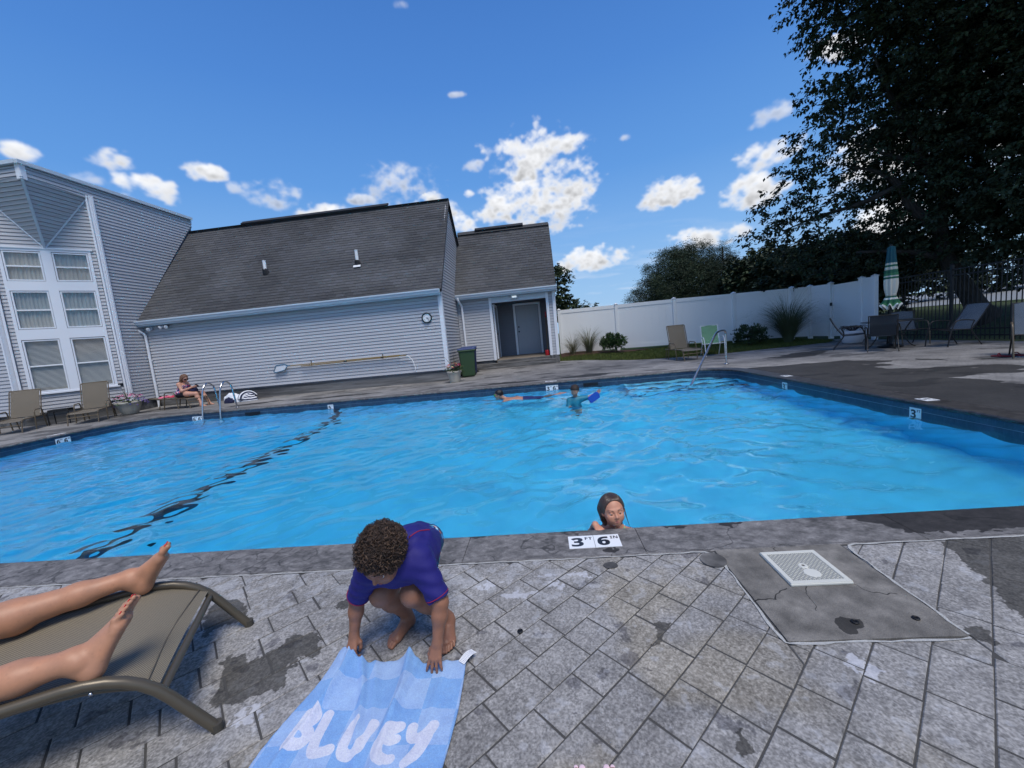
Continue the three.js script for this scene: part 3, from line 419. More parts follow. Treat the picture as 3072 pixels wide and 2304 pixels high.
  const line = (a, b, n) => Array.from({ length: n + 1 }, (_, i) => [lerp(a[0], b[0], i / n), lerp(a[1], b[1], i / n)]);
  part(deck, 'joint_sealant', strip(line([-3.7, -2.107], [0.70, -2.109], 120), 0.013, 0.0008), seal);
  part(deck, 'joint_sealant', strip([...line([0.70, -2.109], [0.775, -2.106], 4), ...line([0.8, -2.085], [0.818, -2.05], 3), ...line([0.822, -2.0], [0.815, -1.46], 16), ...line([0.83, -1.452], [1.46, -1.452], 16)], 0.014, 0.0016), seal);
  part(deck, 'joint_sealant', strip([...line([2.6, -2.108], [1.53, -2.109], 30), ...line([1.5, -2.1], [1.482, -2.07], 3), ...line([1.478, -2.02], [1.463, -1.47], 16)], 0.013, 0.0024), seal);
  // brown grey skimmer pad and the oval repair beside it
  const padN = tileNoise(512, 512, 9, 9, 6, 81), padWet = [[1.11, -1.58], [1.16, -1.57], [1.15, -1.52], [1.11, -1.51], [1.07, -1.48], [1.05, -1.51], [1.07, -1.56]];
  const cracks = [[[1.0, -1.775], [0.96, -1.75], [0.925, -1.72], [0.915, -1.7], [0.88, -1.71], [0.83, -1.698]], [[1.09, -1.79], [1.06, -1.7], [1.04, -1.62]], [[1.15, -2.13], [1.13, -2.09], [1.14, -2.06]], [[1.29, -1.79], [1.33, -1.72], [1.42, -1.7]]];
  const cdist = (x, z) => { let m = 9; cracks.forEach((c, n) => { for (let i = 1; i < c.length; i++) { const a = c[i - 1], b = c[i], dx = b[0] - a[0], dz = b[1] - a[1], t = clamp(((x - a[0]) * dx + (z - a[1]) * dz) / (dx * dx + dz * dz), 0, 1); m = Math.min(m, Math.hypot(x - a[0] - dx * t, z - a[1] - dz * t) + (n ? 0.0016 : 0)); } }); return m; };
  const padTex = tex(512, 512, (u, v, px, py) => { const x = 0.83 + u * 0.64, z = -2.12 + v * 0.665, n = padN[py * 512 + px]; let k = 112 + (n - 0.5) * 74 + (hash3(px, py, 6) - 0.5) * 30, r = k * 1.03, g = k, b = k * 0.95; const wx = x + 0.03 * (noise2(x * 40, z * 40) - 0.5), wz = z + 0.03 * (noise2(x * 40 + 9, z * 40) - 0.5); if (inside(padWet, wx, wz)) { r *= 0.5; g *= 0.5; b *= 0.5; } if (cdist(wx * 0.6 + x * 0.4, wz * 0.6 + z * 0.4) < 0.0032) { r *= 0.4; g *= 0.4; b *= 0.4; } return [r, g, b]; }, { rep: false });
  const slab = new THREE.BoxGeometry(0.632, 0.03, 0.652); const sp = slab.attributes.position; for (let i = 0; i < sp.count; i++) slab.attributes.uv.setXY(i, sp.getX(i) / 0.64 + 0.5, sp.getZ(i) / 0.665 + 0.5);
  part(deck, 'skimmer_pad', slab.translate(1.1475, -0.0185 + 0.0042, -1.792), std({ map: padTex, roughness: 0.9, bumpMap: M.rep(M.bump, 2), bumpScale: 0.004 }), 'brownish concrete pad round the skimmer lid');
  const blob = []; for (let i = 0; i < 26; i++) { const a = i / 26 * 6.283, r = 1 + 0.16 * (noise2(Math.cos(a) * 2 + 5, Math.sin(a) * 2) - 0.5); blob.push(V(0.775 + Math.cos(a) * 0.062 * r + 0.01, 0.0012, -2.025 - Math.sin(a) * 0.066 * r)); }
  part(deck, 'mortar_patch', prism(blob, V(0, 0.004, 0)), std({ map: M.step.map, color: new THREE.Color(1.5, 1.45, 1.38), roughness: 0.95 }), 'oval mortar repair at the corner by the pad');
  const bl2 = []; for (let i = 0; i < 14; i++) { const a = i / 14 * 6.283; bl2.push(V(0.262 + Math.cos(a) * 0.042 * (0.8 + 0.3 * noise2(i, 2)), 0.0008, -2.025 - Math.sin(a) * 0.03)); }
  part(deck, 'mortar_patch', prism(bl2, V(0, 0.002, 0)), std({ map: M.step.map, color: new THREE.Color(1.3, 1.28, 1.28), roughness: 0.95 }));
  for (const [x, z, r] of [[1.132, -1.552, 0.014], [1.363, -1.56, 0.013], [-0.198, -1.567, 0.0125], [-0.53, -1.555, 0.012]]) { part(deck, 'anchor_socket', merge([new THREE.TorusGeometry(r * 0.72, r * 0.3, 8, 18).rotateX(Math.PI / 2).translate(x, 0.0035, z), cyl(r * 0.6, r * 0.6, 0.003, 14, x, 0.002, z)]), M.black); }

  // coping: stone blocks with a rounded nose all round the pool
  const copeN = tileNoise(1024, 256, 40, 10, 6, 83), copeV = tileNoise(1024, 256, 10, 6, 5, 85);
  const copeTex = tex(1024, 256, (u, v, x, y) => { const n = copeN[y * 1024 + x], w = copeV[y * 1024 + x]; let k = 104 + (n - 0.5) * 80 + (w - 0.5) * 50 + (hash3(x, y, 8) - 0.5) * 18; const damp = w > 0.57 && n > 0.52 ? 0.72 : 1; const vein = Math.abs(w - 0.47) < 0.008 ? 0.72 : 1; k *= damp * vein; return [k * 1.02, k, k * 0.985]; });
  const wetC = copeTex.clone(); const copeMat = [0.9, 1, 1.08].map((k) => std({ map: M.rep(copeTex, 0.4, 1.6), color: new THREE.Color(k, k, k), roughness: 0.78, bumpMap: M.rep(copeTex, 0.4, 1.6), bumpScale: 0.01 }));
  const wetMat = std({ map: M.rep(copeTex, 0.4, 1.6), color: new THREE.Color(0.4, 0.39, 0.385), roughness: 0.45, bumpMap: M.rep(copeTex, 0.4, 1.6), bumpScale: 0.01 });
  // the near stones, with their wet patches where they lie
  const cw = [[[1.6, -2.5], [1.85, -2.44], [3.3, -2.5], [3.3, -2.05], [2.44, -2.19], [2.1, -2.19], [1.85, -2.21], [1.7, -2.36]], [[-0.02, -2.5], [0.06, -2.39], [0.14, -2.42], [0.2, -2.5]], [[0.24, -2.17], [0.3, -2.15], [0.33, -2.19], [0.27, -2.22]], [[0.62, -2.45], [0.68, -2.38], [0.8, -2.4], [0.78, -2.46]], [[0.95, -2.44], [1.02, -2.38], [1.08, -2.43], [1.0, -2.47]], [[-0.6, -2.45], [-0.5, -2.4], [-0.36, -2.43], [-0.5, -2.47]]], cb = cw.map(boxOf);
  const nearCope = tex(2048, 128, (u, v, px, py) => { const x = -4 + u * 7.2, z = -2.45 + v * 0.36, n = fbm2(x * 22, z * 34, 4), w = fbm2(x * 4 + 3, z * 7, 4), fine = fbm2(x * 70, z * 90, 2); let k = 112 + (n - 0.5) * 70 + (w - 0.5) * 50 + (fine - 0.5) * 34 + (hash3(px, py, 9) - 0.5) * 16; const vein = Math.abs(fbm2(x * 2.6 + 11, z * 3 + 5, 4) - 0.5) < 0.006 ? 0.7 : 1; k *= vein; if (fine > 0.58 && w > 0.5) k *= 0.84; let r = k * 1.02, g = k, b = k * 0.985; const wx = x + 0.14 * (fbm2(x * 9, z * 14, 3) - 0.5) + 0.05 * (noise2(x * 40, z * 60) - 0.5), wz = z + 0.12 * (fbm2(x * 9 + 40, z * 14, 3) - 0.5) + 0.04 * (noise2(x * 40 + 9, z * 60) - 0.5); if (hit(cw, cb, wx, wz)) { r *= 0.43; g *= 0.42; b *= 0.42; } return [r, g, b]; }, { rep: false });
  const nearCopeM = std({ map: nearCope, roughness: 0.76, bumpMap: nearCope, bumpScale: 0.006 });
  const coping = thing('pool_coping', 'brown grey stone coping edging the swimming pool', 'coping'); coping.userData.kind = 'structure';
  const path = poolPath(0), dense = []; for (let i = 0; i < path.length; i++) { const a = path[i], b = path[(i + 1) % path.length], n = Math.max(1, Math.ceil(Math.hypot(b[0] - a[0], b[1] - a[1]) / 0.08)); for (let k = 0; k < n; k++) dense.push([lerp(a[0], b[0], k / n), lerp(a[1], b[1], k / n)]); }
  const prof = []; for (let i = 0; i <= 6; i++) { const a = -Math.PI / 2 + i / 6 * Math.PI; prof.push([-0.0 - 0.024 * Math.cos(a) + 0.0, -0.025 + 0.025 * Math.sin(a)]); } prof.unshift([0.28, -0.05]); prof.push([0.292, 0], [0.297, -0.006], [0.297, -0.05]);
  const P2 = prof.map((p) => [p[0], p[1]]);
  let i0 = 0, acc = 0; const total = dense.length; let target = 1.15; const RC = rng(17);
  for (let i = 1; i <= total; i++) { const a = dense[i - 1], b = dense[i % total]; acc += Math.hypot(b[0] - a[0], b[1] - a[1]); if (acc >= target || i === total) {
    const seg = []; for (let k = i0; k <= i; k++) seg.push(dense[k % total].slice()); const e = 0.0016; const sh = (p, q) => { const L = Math.hypot(q[0] - p[0], q[1] - p[1]); p[0] += (q[0] - p[0]) / L * e; p[1] += (q[1] - p[1]) / L * e; }; sh(seg[0], seg[1]); sh(seg[seg.length - 1], seg[seg.length - 2]);
    const mid = seg[seg.length >> 1], g = ring(P2, seg, false); g.index.array.reverse(); g.computeVertexNormals(); const o = RC() * 2; for (let k = 0; k < g.attributes.uv.count; k++) g.attributes.uv.setX(k, g.attributes.uv.getX(k) + o + i0);
    if (mid[1] > -2.6 && Math.abs(mid[0] + 0.4) < 3.8) { const p = g.attributes.position; for (let k = 0; k < p.count; k++) g.attributes.uv.setXY(k, (p.getX(k) + 4) / 7.2, (p.getZ(k) + 2.45) / 0.36); }
    part(coping, 'coping_stone', g, mid[1] > -2.6 && Math.abs(mid[0] + 0.4) < 3.8 ? nearCopeM : mid[0] > 4 || (mid[0] > 1.85 && mid[1] > -3) ? wetMat : copeMat[Math.floor(RC() * 3)]); i0 = i; acc = 0; target = 0.9 + RC() * 0.6; } }
}

// depth markers: white tiles printed with the depth
const markTex = {};
function mark(text) { // text like '3 FT|6 IN'
  if (markTex[text]) return markTex[text]; const cells = text.split('|');
  return markTex[text] = canvasTex(256 * cells.length, 236, (c, w, h) => { c.fillStyle = '#eceff0'; c.fillRect(0, 0, w, h); cells.forEach((s, i) => { const [n, unit] = s.split(' '); c.fillStyle = '#20242c'; c.textBaseline = 'alphabetic'; c.font = 'bold 218px sans-serif'; c.save(); c.translate(i * 256 + 26, 198); c.scale(1.06, 1); c.fillText(n, 0, 0); c.lineWidth = 9; c.strokeStyle = '#20242c'; c.strokeText(n, 0, 0); c.restore(); c.font = 'bold 74px sans-serif'; c.fillText(unit, i * 256 + 162, 84); }); });
}
function marker(text, label, p, turn, lie, w = 0.152, h = 0.14) {
  const n = text.split('|').length, t = thing('depth_marker', label, 'depth marker', p, 0, 'depth marker tiles round the pool'); t.rotation.set(lie ? -Math.PI / 2 : 0, 0, 0); if (lie) t.rotation.z = turn; else t.rotation.y = turn;
  for (let i = 0; i < n; i++) { const g = new THREE.BoxGeometry(w - 0.0024, h, 0.006), uv = g.attributes.uv, nn = g.attributes.normal; for (let k = 0; k < uv.count; k++) { if (nn.getZ(k) > 0.5) uv.setXY(k, (uv.getX(k) + i) / n, uv.getY(k)); else uv.setXY(k, 0.004, 0.004); } g.translate((i - (n - 1) / 2) * w, 0, 0.003); part(t, 'tile', g, phys({ map: mark(text), roughness: 0.35 })); }
  return t;
}
marker('3 FT|6 IN', 'white 3 FT 6 IN depth tiles on the near coping before the girl', [0.207, -0.0035, -2.279], 0, true);
marker('3 FT|6 IN', 'white 3 FT 6 IN depth tiles on the far pool wall behind the boys', [0.167, -0.165, -10.495], 0, false, 0.16, 0.15);
marker('5 FT', 'white 5 FT depth tile on the far pool wall above the dark line', [-5.92, -0.17, -10.495], 0, false, 0.16, 0.15);
marker('6 FT|6 IN', 'white 6 FT 6 IN depth tiles on the far pool wall by the ladder', [-9.865, -0.175, -10.495], 0, false, 0.152, 0.15);
marker('6 FT|6 IN', 'white 6 FT 6 IN depth tiles on the left end wall of the pool', [-11.59, -0.165, -8.58], Math.PI / 2, false, 0.152, 0.15);
marker('3 FT', 'white depth tile reading 3 FT on the right pool wall, nearer one', [4.492, -0.16, -5.2], -Math.PI / 2, false, 0.155, 0.15);
marker('3 FT', 'white depth tile reading 3 FT on the right pool wall near the corner steps', [4.492, -0.16, -7.87], -Math.PI / 2, false, 0.155, 0.15);
marker('3 FT', 'white depth tile reading 3 FT flat on the wet right coping, nearer one', [4.655, -0.0035, -5.24], -Math.PI / 2, true, 0.17, 0.15);
marker('3 FT', 'white 3 FT depth tile flat on the right coping towards the corner', [4.665, -0.0035, -8.12], -Math.PI / 2, true, 0.17, 0.15);
marker('3 FT|6 IN', 'white 3 FT 6 IN depth tiles flat on the far coping', [0.15, -0.0035, -10.66], Math.PI, true);
marker('6 FT|6 IN', 'white depth tiles reading 6 FT 6 IN flat on the left end coping', [-11.76, -0.0035, -8.6], Math.PI / 2, true);
{
  // skimmer lid
  const t = thing('skimmer_lid', 'cream square skimmer lid with a cross-hatched face set in the concrete pad', 'skimmer lid', [1.163, 0.0024, -1.919]);
  const cream = std({ color: sRGB(214, 214, 204), roughness: 0.55, bumpMap: M.rep(M.bump, 4), bumpScale: 0.001 });
  part(t, 'plate', rbox(0.268, 0.012, 0.272, 0.004, 0, 0.004, 0), cream);
  const rim = []; const S = 0.134; for (const [w, d, x, z] of [[0.264, 0.022, 0, -0.122], [0.264, 0.022, 0, 0.122], [0.022, 0.222, -0.121, 0], [0.022, 0.222, 0.121, 0]]) rim.push(rbox(w, 0.006, d, 0.0022, x, 0.0105, z)); part(t, 'rim', merge(rim), cream);
  const ribs = [], inb = 0.1085; for (const s of [1, -1]) for (let k = -10; k <= 10; k++) { const c = k * 0.0202; const pts = []; for (const [x, z] of [[-inb, s * (-inb) + c], [inb, s * inb + c]]) pts.push([x, z]); let [a, b] = pts; const cl = (p, q) => { if (p[1] > inb) { const f = (inb - q[1]) / (p[1] - q[1]); return [q[0] + (p[0] - q[0]) * f, inb]; } if (p[1] < -inb) { const f = (-inb - q[1]) / (p[1] - q[1]); return [q[0] + (p[0] - q[0]) * f, -inb]; } return p; }; if ((a[1] > inb && b[1] > inb) || (a[1] < -inb && b[1] < -inb)) continue; a = cl(a, b); b = cl(b, a); if (Math.hypot(a[0] - b[0], a[1] - b[1]) < 0.01) continue; ribs.push(bar(V(a[0], 0.0108, a[1]), V(b[0], 0.0108, b[1]), 0.0045, 0.003 + (s > 0 ? 0 : 0.0006))); }
  part(t, 'lattice_ribs', merge(ribs), std({ color: sRGB(150, 152, 148), roughness: 0.7 }));
  part(t, 'hub', lathe([[0.007, 0.009], [0.007, 0.0155], [0.0185, 0.0155], [0.021, 0.011], [0.021, 0.009]], 24), cream); part(t, 'finger_hole', cyl(0.0072, 0.0072, 0.004, 16, 0, 0.0125, 0), std({ color: sRGB(70, 58, 46) }));
  part(t, 'maker_disc', move(lathe([[0, 0.0132], [0.033, 0.0132], [0.036, 0.0115], [0.036, 0.009]], 28), 0.006, 0, 0.058), cream);
}
// ---------------------------------------------------------------- the pool house: tall hall, long wing, porch wing
const house = thing('pool_house', 'long grey clapboard pool house with dark shingle roofs, a tall windowed end and a porch', 'pool house');
const EXPO = 0.1075, RS = rng(41), VNS = [0.965, 1, 1.03].map((k) => { const m = VN.clone(); m.color.multiplyScalar(k); return m; });
// one clapboard: o origin, t along, u up, n out; a trapezoid with a thick lower edge
function boardGeo(o, t, u, n, v0, v1, a0, a1, b0, b1) {
  const P = (s, v, d) => o.clone().addScaledVector(t, s).addScaledVector(u, v).addScaledVector(n, d), f = (p) => [p.clone().sub(o).dot(t), p.clone().sub(o).dot(u)];
  const A = P(a0, v0, 0.019), B = P(a1, v0, 0.019), C = P(b1, v1, 0.001), D = P(b0, v1, 0.001), a = P(a0, v0, -0.006), b = P(a1, v0, -0.006), c = P(b1, v1, -0.006), d = P(b0, v1, -0.006);
  return faces([[A, B, C, D], [a, b, B, A], [b, c, C, B], [c, d, D, C], [d, a, A, D]], f);
}
// spans(v) -> list of [s0, s1] on that height
function clad(wall, o, t, u, n, v0, v1, spans, expo = EXPO, mat = VN) {
  for (let v = v0; v < v1 - 0.01; v += expo) { const w = Math.min(v + expo - 0.011, v1), lo = spans(v), hi = spans(w); lo.forEach((s, i) => { const h = hi[i] ?? s; if (s[1] - s[0] < 0.03 && h[1] - h[0] < 0.03) return; const cuts = []; if (s[1] - s[0] > 5) { let q = s[0] + 1.2 + RS() * 2.6; while (q < s[1] - 1 && q < h[1] - 1) { if (q > h[0] + 0.5) cuts.push(q); q += 3.66; } } let a = s[0], b = h[0]; for (const q of [...cuts, null]) { const a1 = q ?? Math.max(s[1], s[0]), b1 = q ?? Math.max(h[1], h[0]); part(wall, 'siding_board', boardGeo(o, t, u, n, v, w, a, a1 - (q ? 0.002 : 0), b, b1 - (q ? 0.002 : 0)), mat === VN ? VNS[Math.floor(RS() * 3)] : mat); a = b = q; } }); }
}
const UP = V(0, 1, 0);
const HX = -13.95, HZ0 = -10.75, CH = 2.36; // hall side wall, hall front wall, chamfer width
const c0 = V(HX, 0, -12.42), ct = V(Math.SQRT1_2, 0, -Math.SQRT1_2), cn = V(Math.SQRT1_2, 0, Math.SQRT1_2); // chamfer: origin at its right edge, s runs from -CH to 0
const A0 = c0.clone().addScaledVector(ct, -CH / 2).setY(5.3), E2 = c0.clone().setY(7.0), E1 = c0.clone().addScaledVector(ct, -CH).setY(7.0), K0 = V(HX, 7.0, HZ0);
{
  // cores behind the siding
  const foot = [[HX - 0.03, -12.42], [-15.66, -10.79], [-24, -10.79], [-24, -19], [HX - 0.03, -19]].map(([x, z]) => [x, z]);
  const inn = [[HX - 0.05, -12.6], [-15.8, -10.86], [-24, -10.86], [-24, -16.25], [HX - 0.05, -16.25]];
  part(house, 'hall_core', prism(inn.map(([x, z]) => V(x, 0.3, z)), V(0, 6.7, 0)), M.vinylCore);
  part(house, 'hall_core', prism([[HX - 0.01, HZ0 - 0.01], [-24, HZ0 - 0.01], [-24, -16.25], [HX - 0.01, -16.25]].map(([x, z]) => V(x, 7.0, z)), V(0, 0.36, 0)), M.vinylCore);
  part(house, 'foundation', prism([[HX - 0.05, -12.45], [-15.67, -10.82], [-24, -10.82], [-24, -19], [HX - 0.05, -19]].map(([x, z]) => V(x, -0.3, z)), V(0, 0.69, 0), (p) => [p.x + p.z, p.y]), M.found);
  // side wall of the hall, above and before the wing
  const side = node(house, 'wall', 'tall side wall of the hall in grey clapboard');
  // s runs from z = -16.27 (0) towards the camera
  const zEnd = -16.27, sOf = (z) => z - zEnd, roofZ = (y) => (y < 3.1 ? -13.36 : Math.max(zEnd, -13.2 - (y - 3.08) / 1.33));
  clad(side, V(HX, 0, zEnd), V(0, 0, 1), UP, V(1, 0, 0), 0.36, 7.3, (y) => [[sOf(y < 3.1 ? -13.36 : roofZ(y)), sOf(y >= 6.99 ? HZ0 : -12.42 - 0.12)]].map((s) => [Math.min(s[0], s[1] - 0.001), s[1]]));
  // front wall and its upper band at the full corner
  const front = node(house, 'wall'); clad(front, V(-24, 0, HZ0), V(1, 0, 0), UP, V(0, 0, 1), 0.36, 7.3, (y) => [[0, y >= 6.99 ? 24 + HX : 24 - 15.62 - 0.12]]);
  // chamfer wall round the windows
  const cw = node(house, 'wall', 'angled corner wall with six windows'); const wl = -2.14, wr = -0.22;
  clad(cw, c0, ct, UP, cn, 0.36, 7.0, (y) => { if (y < 0.94) return [[-CH + 0.1, -0.1]]; if (y < 5.3) return [[-CH + 0.1, wl], [wr, -0.1]]; const e = (CH / 2) * (1 - (y - 5.3) / 1.7); return [[-CH + 0.06, -CH / 2 - (CH / 2 - e)], [-CH / 2 + (CH / 2 - e), -0.06]]; });
  // two leaning triangles under the full corner
  const tri = node(house, 'overhang', 'leaning clapboard triangles under the corner of the hall');
  const lean = (E, t) => { const base = E.clone(), L = K0.distanceTo(E); const u = K0.clone().add(E).multiplyScalar(0.5).sub(A0); const uu = u.clone().addScaledVector(t, -u.dot(t)); const H = uu.length(); uu.normalize(); let n = t.clone().cross(uu).normalize(); if (n.y > 0) { t = t.clone().negate(); n.negate(); } const s = (p) => p.clone().sub(A0).dot(t), sa = Math.min(s(E), s(K0)), sb = Math.max(s(E), s(K0)); clad(tri, A0, t, uu, n, 0, H, (v) => [[sa * v / H, sb * v / H]], EXPO * 1.05); return { n, uu, H }; };
  lean(E2, V(0, 0, 1)); lean(E1, V(1, 0, 0));
  // trims
  const tr = node(house, 'corner_trim'); const up = (a, b, w, d) => bar(a, b, w, d, cn);
  part(tr, 'trim_board', bar(c0.clone().setY(0.38).addScaledVector(ct, -0.06).addScaledVector(cn, 0.012), c0.clone().setY(7.02).addScaledVector(ct, -0.06).addScaledVector(cn, 0.012), 0.13, 0.05, ct), M.trim);
  part(tr, 'corner_bead', cyl(0.045, 0.045, 6.64, 10, HX - 0.005, 3.7, -12.432), M.trim);
  part(tr, 'trim_board', bar(V(HX + 0.012, 0.38, -12.475), V(HX + 0.012, 7.02, -12.475), 0.1, 0.05, V(0, 0, 1)), M.trim);
  const cl = c0.clone().addScaledVector(ct, -CH); part(tr, 'trim_board', bar(cl.clone().setY(0.38).addScaledVector(ct, 0.06).addScaledVector(cn, 0.012), cl.clone().setY(7).addScaledVector(ct, 0.06).addScaledVector(cn, 0.012), 0.13, 0.05, ct), M.trim);
  part(tr, 'trim_board', bar(V(-15.68, 0.38, HZ0 + 0.012), V(-15.68, 7, HZ0 + 0.012), 0.05, 0.12, V(0, 0, 1)), M.trim);
  for (const E of [E1, E2]) part(tr, 'trim_strip', bar(A0.clone().addScaledVector(cn, 0.024), E.clone().addScaledVector(cn, 0.024), 0.035, 0.025, cn), M.trim);
  part(tr, 'trim_strip', bar(A0.clone().addScaledVector(cn, 0.03), K0.clone().add(V(0.02, 0, 0.02)), 0.06, 0.04, UP), M.gutter);
  part(tr, 'corner_post', merge([box(0.05, 0.42, 0.13, HX + 0.005, 7.14, HZ0 - 0.045), box(0.13, 0.42, 0.05, HX - 0.045, 7.14, HZ0 + 0.005)]), M.trim);
  const cap = node(house, 'roof_cap'); part(cap, 'cap_board', box(0.16, 0.1, 5.6, HX + 0.0, 7.37, HZ0 - 2.72), M.gutter); part(cap, 'cap_board', box(10.1, 0.1, 0.16, -19.02, 7.372, HZ0 + 0.02), M.gutter); part(cap, 'cap_sheet', box(10.1, 0.04, 5.5, -19.1, 7.395, -13.5), M.roofcore);
  // six windows in two columns
  const cols = [[-2.06, -1.31], [-1.07, -0.30]], rows = [[0.99, 2.56, true], [2.90, 4.02, false], [4.33, 5.19, false]];
  const CP = (s, y, d) => c0.clone().addScaledVector(ct, s).setY(y).addScaledVector(cn, d);
  const CB = (s0, s1, y0, y1, d0, d1) => { const m = CP((s0 + s1) / 2, (y0 + y1) / 2, (d0 + d1) / 2); return new THREE.BoxGeometry(s1 - s0, y1 - y0, d1 - d0).applyMatrix4(new THREE.Matrix4().makeBasis(ct, UP, cn).setPosition(m)); };
  const wt = node(house, 'window_trim', 'wide white boards round and between the windows'); const dd = 0.035;
  for (const [a, b, c, d] of [[wl, cols[0][0] - 0.01, 0.95, 5.28], [cols[1][1] + 0.01, wr, 0.95, 5.28], [cols[0][1] + 0.01, cols[1][0] - 0.01, 0.95, 5.28]]) part(wt, 'trim_board', CB(a, b, c, d, -0.02, dd), M.trim);
  for (const [a, b] of [[0.95, 0.985], [2.575, 2.885], [4.035, 4.315], [5.205, 5.28]]) for (const c of cols) part(wt, 'trim_board', CB(c[0] - 0.01, c[1] + 0.01, a, b, -0.02, dd - 0.003), M.trim);
  part(wt, 'head_trim', CB(wl - 0.05, wr + 0.05, 5.28, 5.325, -0.02, 0.06), M.trim); part(wt, 'sill_trim', CB(wl - 0.05, wr + 0.05, 0.905, 0.95, -0.02, 0.065), M.trim);
  const glass = phys({ color: 0xffffff, transmission: 1, thickness: 0, roughness: 0.02, ior: 1.5 }), curtainMat = std({ color: sRGB(150, 156, 156), roughness: 0.95, side: THREE.DoubleSide }), blindMat = std({ color: sRGB(214, 216, 214), roughness: 0.6 });
  const R = rng(5);
  for (const c of cols) for (const r of rows) {
    const w = node(house, 'window', r[2] ? 'lower sash window with white slatted blind' : 'upper sash window with a grey curtain'); const [s0, s1] = c, [y0, y1] = r, ym = lerp(y0, y1, 0.5), f = 0.035;
    part(w, 'frame', merge([CB(s0, s0 + f, y0, y1, -0.05, 0.02), CB(s1 - f, s1, y0, y1, -0.05, 0.02), CB(s0 + f, s1 - f, y0, y0 + f, -0.05, 0.02), CB(s0 + f, s1 - f, y1 - f, y1, -0.05, 0.02)]), M.trim);
    part(w, 'meeting_rail', CB(s0 + f, s1 - f, ym - 0.02, ym + 0.02, -0.05, 0.008), M.white);
    part(w, 'pane', CB(s0 + f, s1 - f, ym + 0.02, y1 - f, -0.03, -0.026), glass); part(w, 'pane', CB(s0 + f, s1 - f, y0 + f, ym - 0.02, -0.04, -0.036), glass);
    if (r[2]) { const sl = []; for (let y = y0 + f + 0.02; y < y1 - f; y += 0.036) { const g = new THREE.BoxGeometry(s1 - s0 - 2 * f, 0.003, 0.026).rotateX(0.55).applyMatrix4(new THREE.Matrix4().makeBasis(ct, UP, cn).setPosition(CP((s0 + s1) / 2, y, -0.062))); sl.push(g); } const b = part(w, 'blind', merge(sl), blindMat); b.userData.kind = 'stuff'; }
    else { const q = []; const n = 70, ph = R() * 9, k1 = 38 + R() * 20; const cz = (i) => -0.062 + 0.012 * Math.sin(i / n * k1 + ph) + 0.008 * Math.sin(i / n * 17 + ph * 2); for (let i = 0; i < n; i++) { const a = lerp(s0 + f, s1 - f, i / n), b = lerp(s0 + f, s1 - f, (i + 1) / n); q.push([CP(a, y0 + f, cz(i)), CP(b, y0 + f, cz(i + 1)), CP(b, y1 - f, cz(i + 1)), CP(a, y1 - f, cz(i))]); } part(w, 'curtain', faces(q), curtainMat); }
    part(w, 'reveal', CB(s0, s1, y0, y1, -0.1, -0.095), M.dark);
  }
  part(house, 'window_backing', CB(wl, wr, 0.95, 5.28, -0.12, -0.11), M.dark);
}
// long wing: front wall, gable, roof
const WZ = -13.36, WX0 = -13.95, WX1 = -3.2, RIDGE_Y = 6.74, RIDGE_Z = -16.1, SLOPE = 1.33;
{
  const prof = (z) => [V(WX1 - 0.02, 0.3, WZ - 0.02)];
  const end = [V(WX1 - 0.02, 0.36, WZ - 0.03), V(WX1 - 0.02, 2.95, WZ - 0.03), V(WX1 - 0.02, RIDGE_Y - 0.16, RIDGE_Z), V(WX1 - 0.02, 2.95, 2 * RIDGE_Z - WZ), V(WX1 - 0.02, 0.36, 2 * RIDGE_Z - WZ)];
  part(house, 'wing_core', prism(end, V(WX0 - WX1 + 0.04, 0, 0)), M.vinylCore);
  part(house, 'foundation', box(WX1 - WX0 - 0.04, 0.75, 5.3, (WX0 + WX1) / 2, 0.045, WZ - 2.69), M.found);
  const w = node(house, 'wall', 'long clapboard wall facing the pool'); clad(w, V(WX0, 0, WZ), V(1, 0, 0), UP, V(0, 0, 1), 0.4, 3.0, () => [[0.02, WX1 - WX0 - 0.1]]);
  const gable = node(house, 'wall', 'clapboard gable at the right end of the long wing');
  const fz = (y) => (y < 3.05 ? WZ - 0.1 : Math.max(RIDGE_Z, -13.2 - (y - 3.0) / SLOPE)), bz = (y) => RIDGE_Z - (RIDGE_Y - y) / SLOPE; const o = V(WX1, 0, RIDGE_Z);
  clad(gable, o, V(0, 0, -1), UP, V(1, 0, 0), 0.4, RIDGE_Y - 0.2, (y) => [[RIDGE_Z - fz(y), Math.min(RIDGE_Z - bz(y), y < 3.0 ? 0.3 : 9)]].map(([a, b]) => [a, Math.max(a, b)]));
  const tr = node(house, 'corner_trim'); part(tr, 'trim_board', box(0.13, 2.62, 0.04, WX1 - 0.035, 1.69, WZ + 0.012), M.trim); part(tr, 'trim_board', box(0.04, 2.62, 0.12, WX1 + 0.012, 1.69, WZ - 0.065), M.trim);
  const rake = (x, za, ya, zb, yb, d, m) => bar(V(x, ya, za), V(x, yb, zb), 0.035, d, V(1, 0, 0));
  part(tr, 'rake_board', bar(V(WX1 + 0.03, 3.0, -13.24), V(WX1 + 0.03, RIDGE_Y - 0.06, RIDGE_Z - 0.02), 0.1, 0.05, V(1, 0, 0)), M.trim);
  part(tr, 'rake_board', bar(V(WX1 + 0.03, RIDGE_Y - 0.07, RIDGE_Z - 0.02), V(WX1 + 0.03, 4.6, RIDGE_Z - (RIDGE_Y - 4.6) / SLOPE), 0.1, 0.05, V(1, 0, 0)), M.darkedge);
}
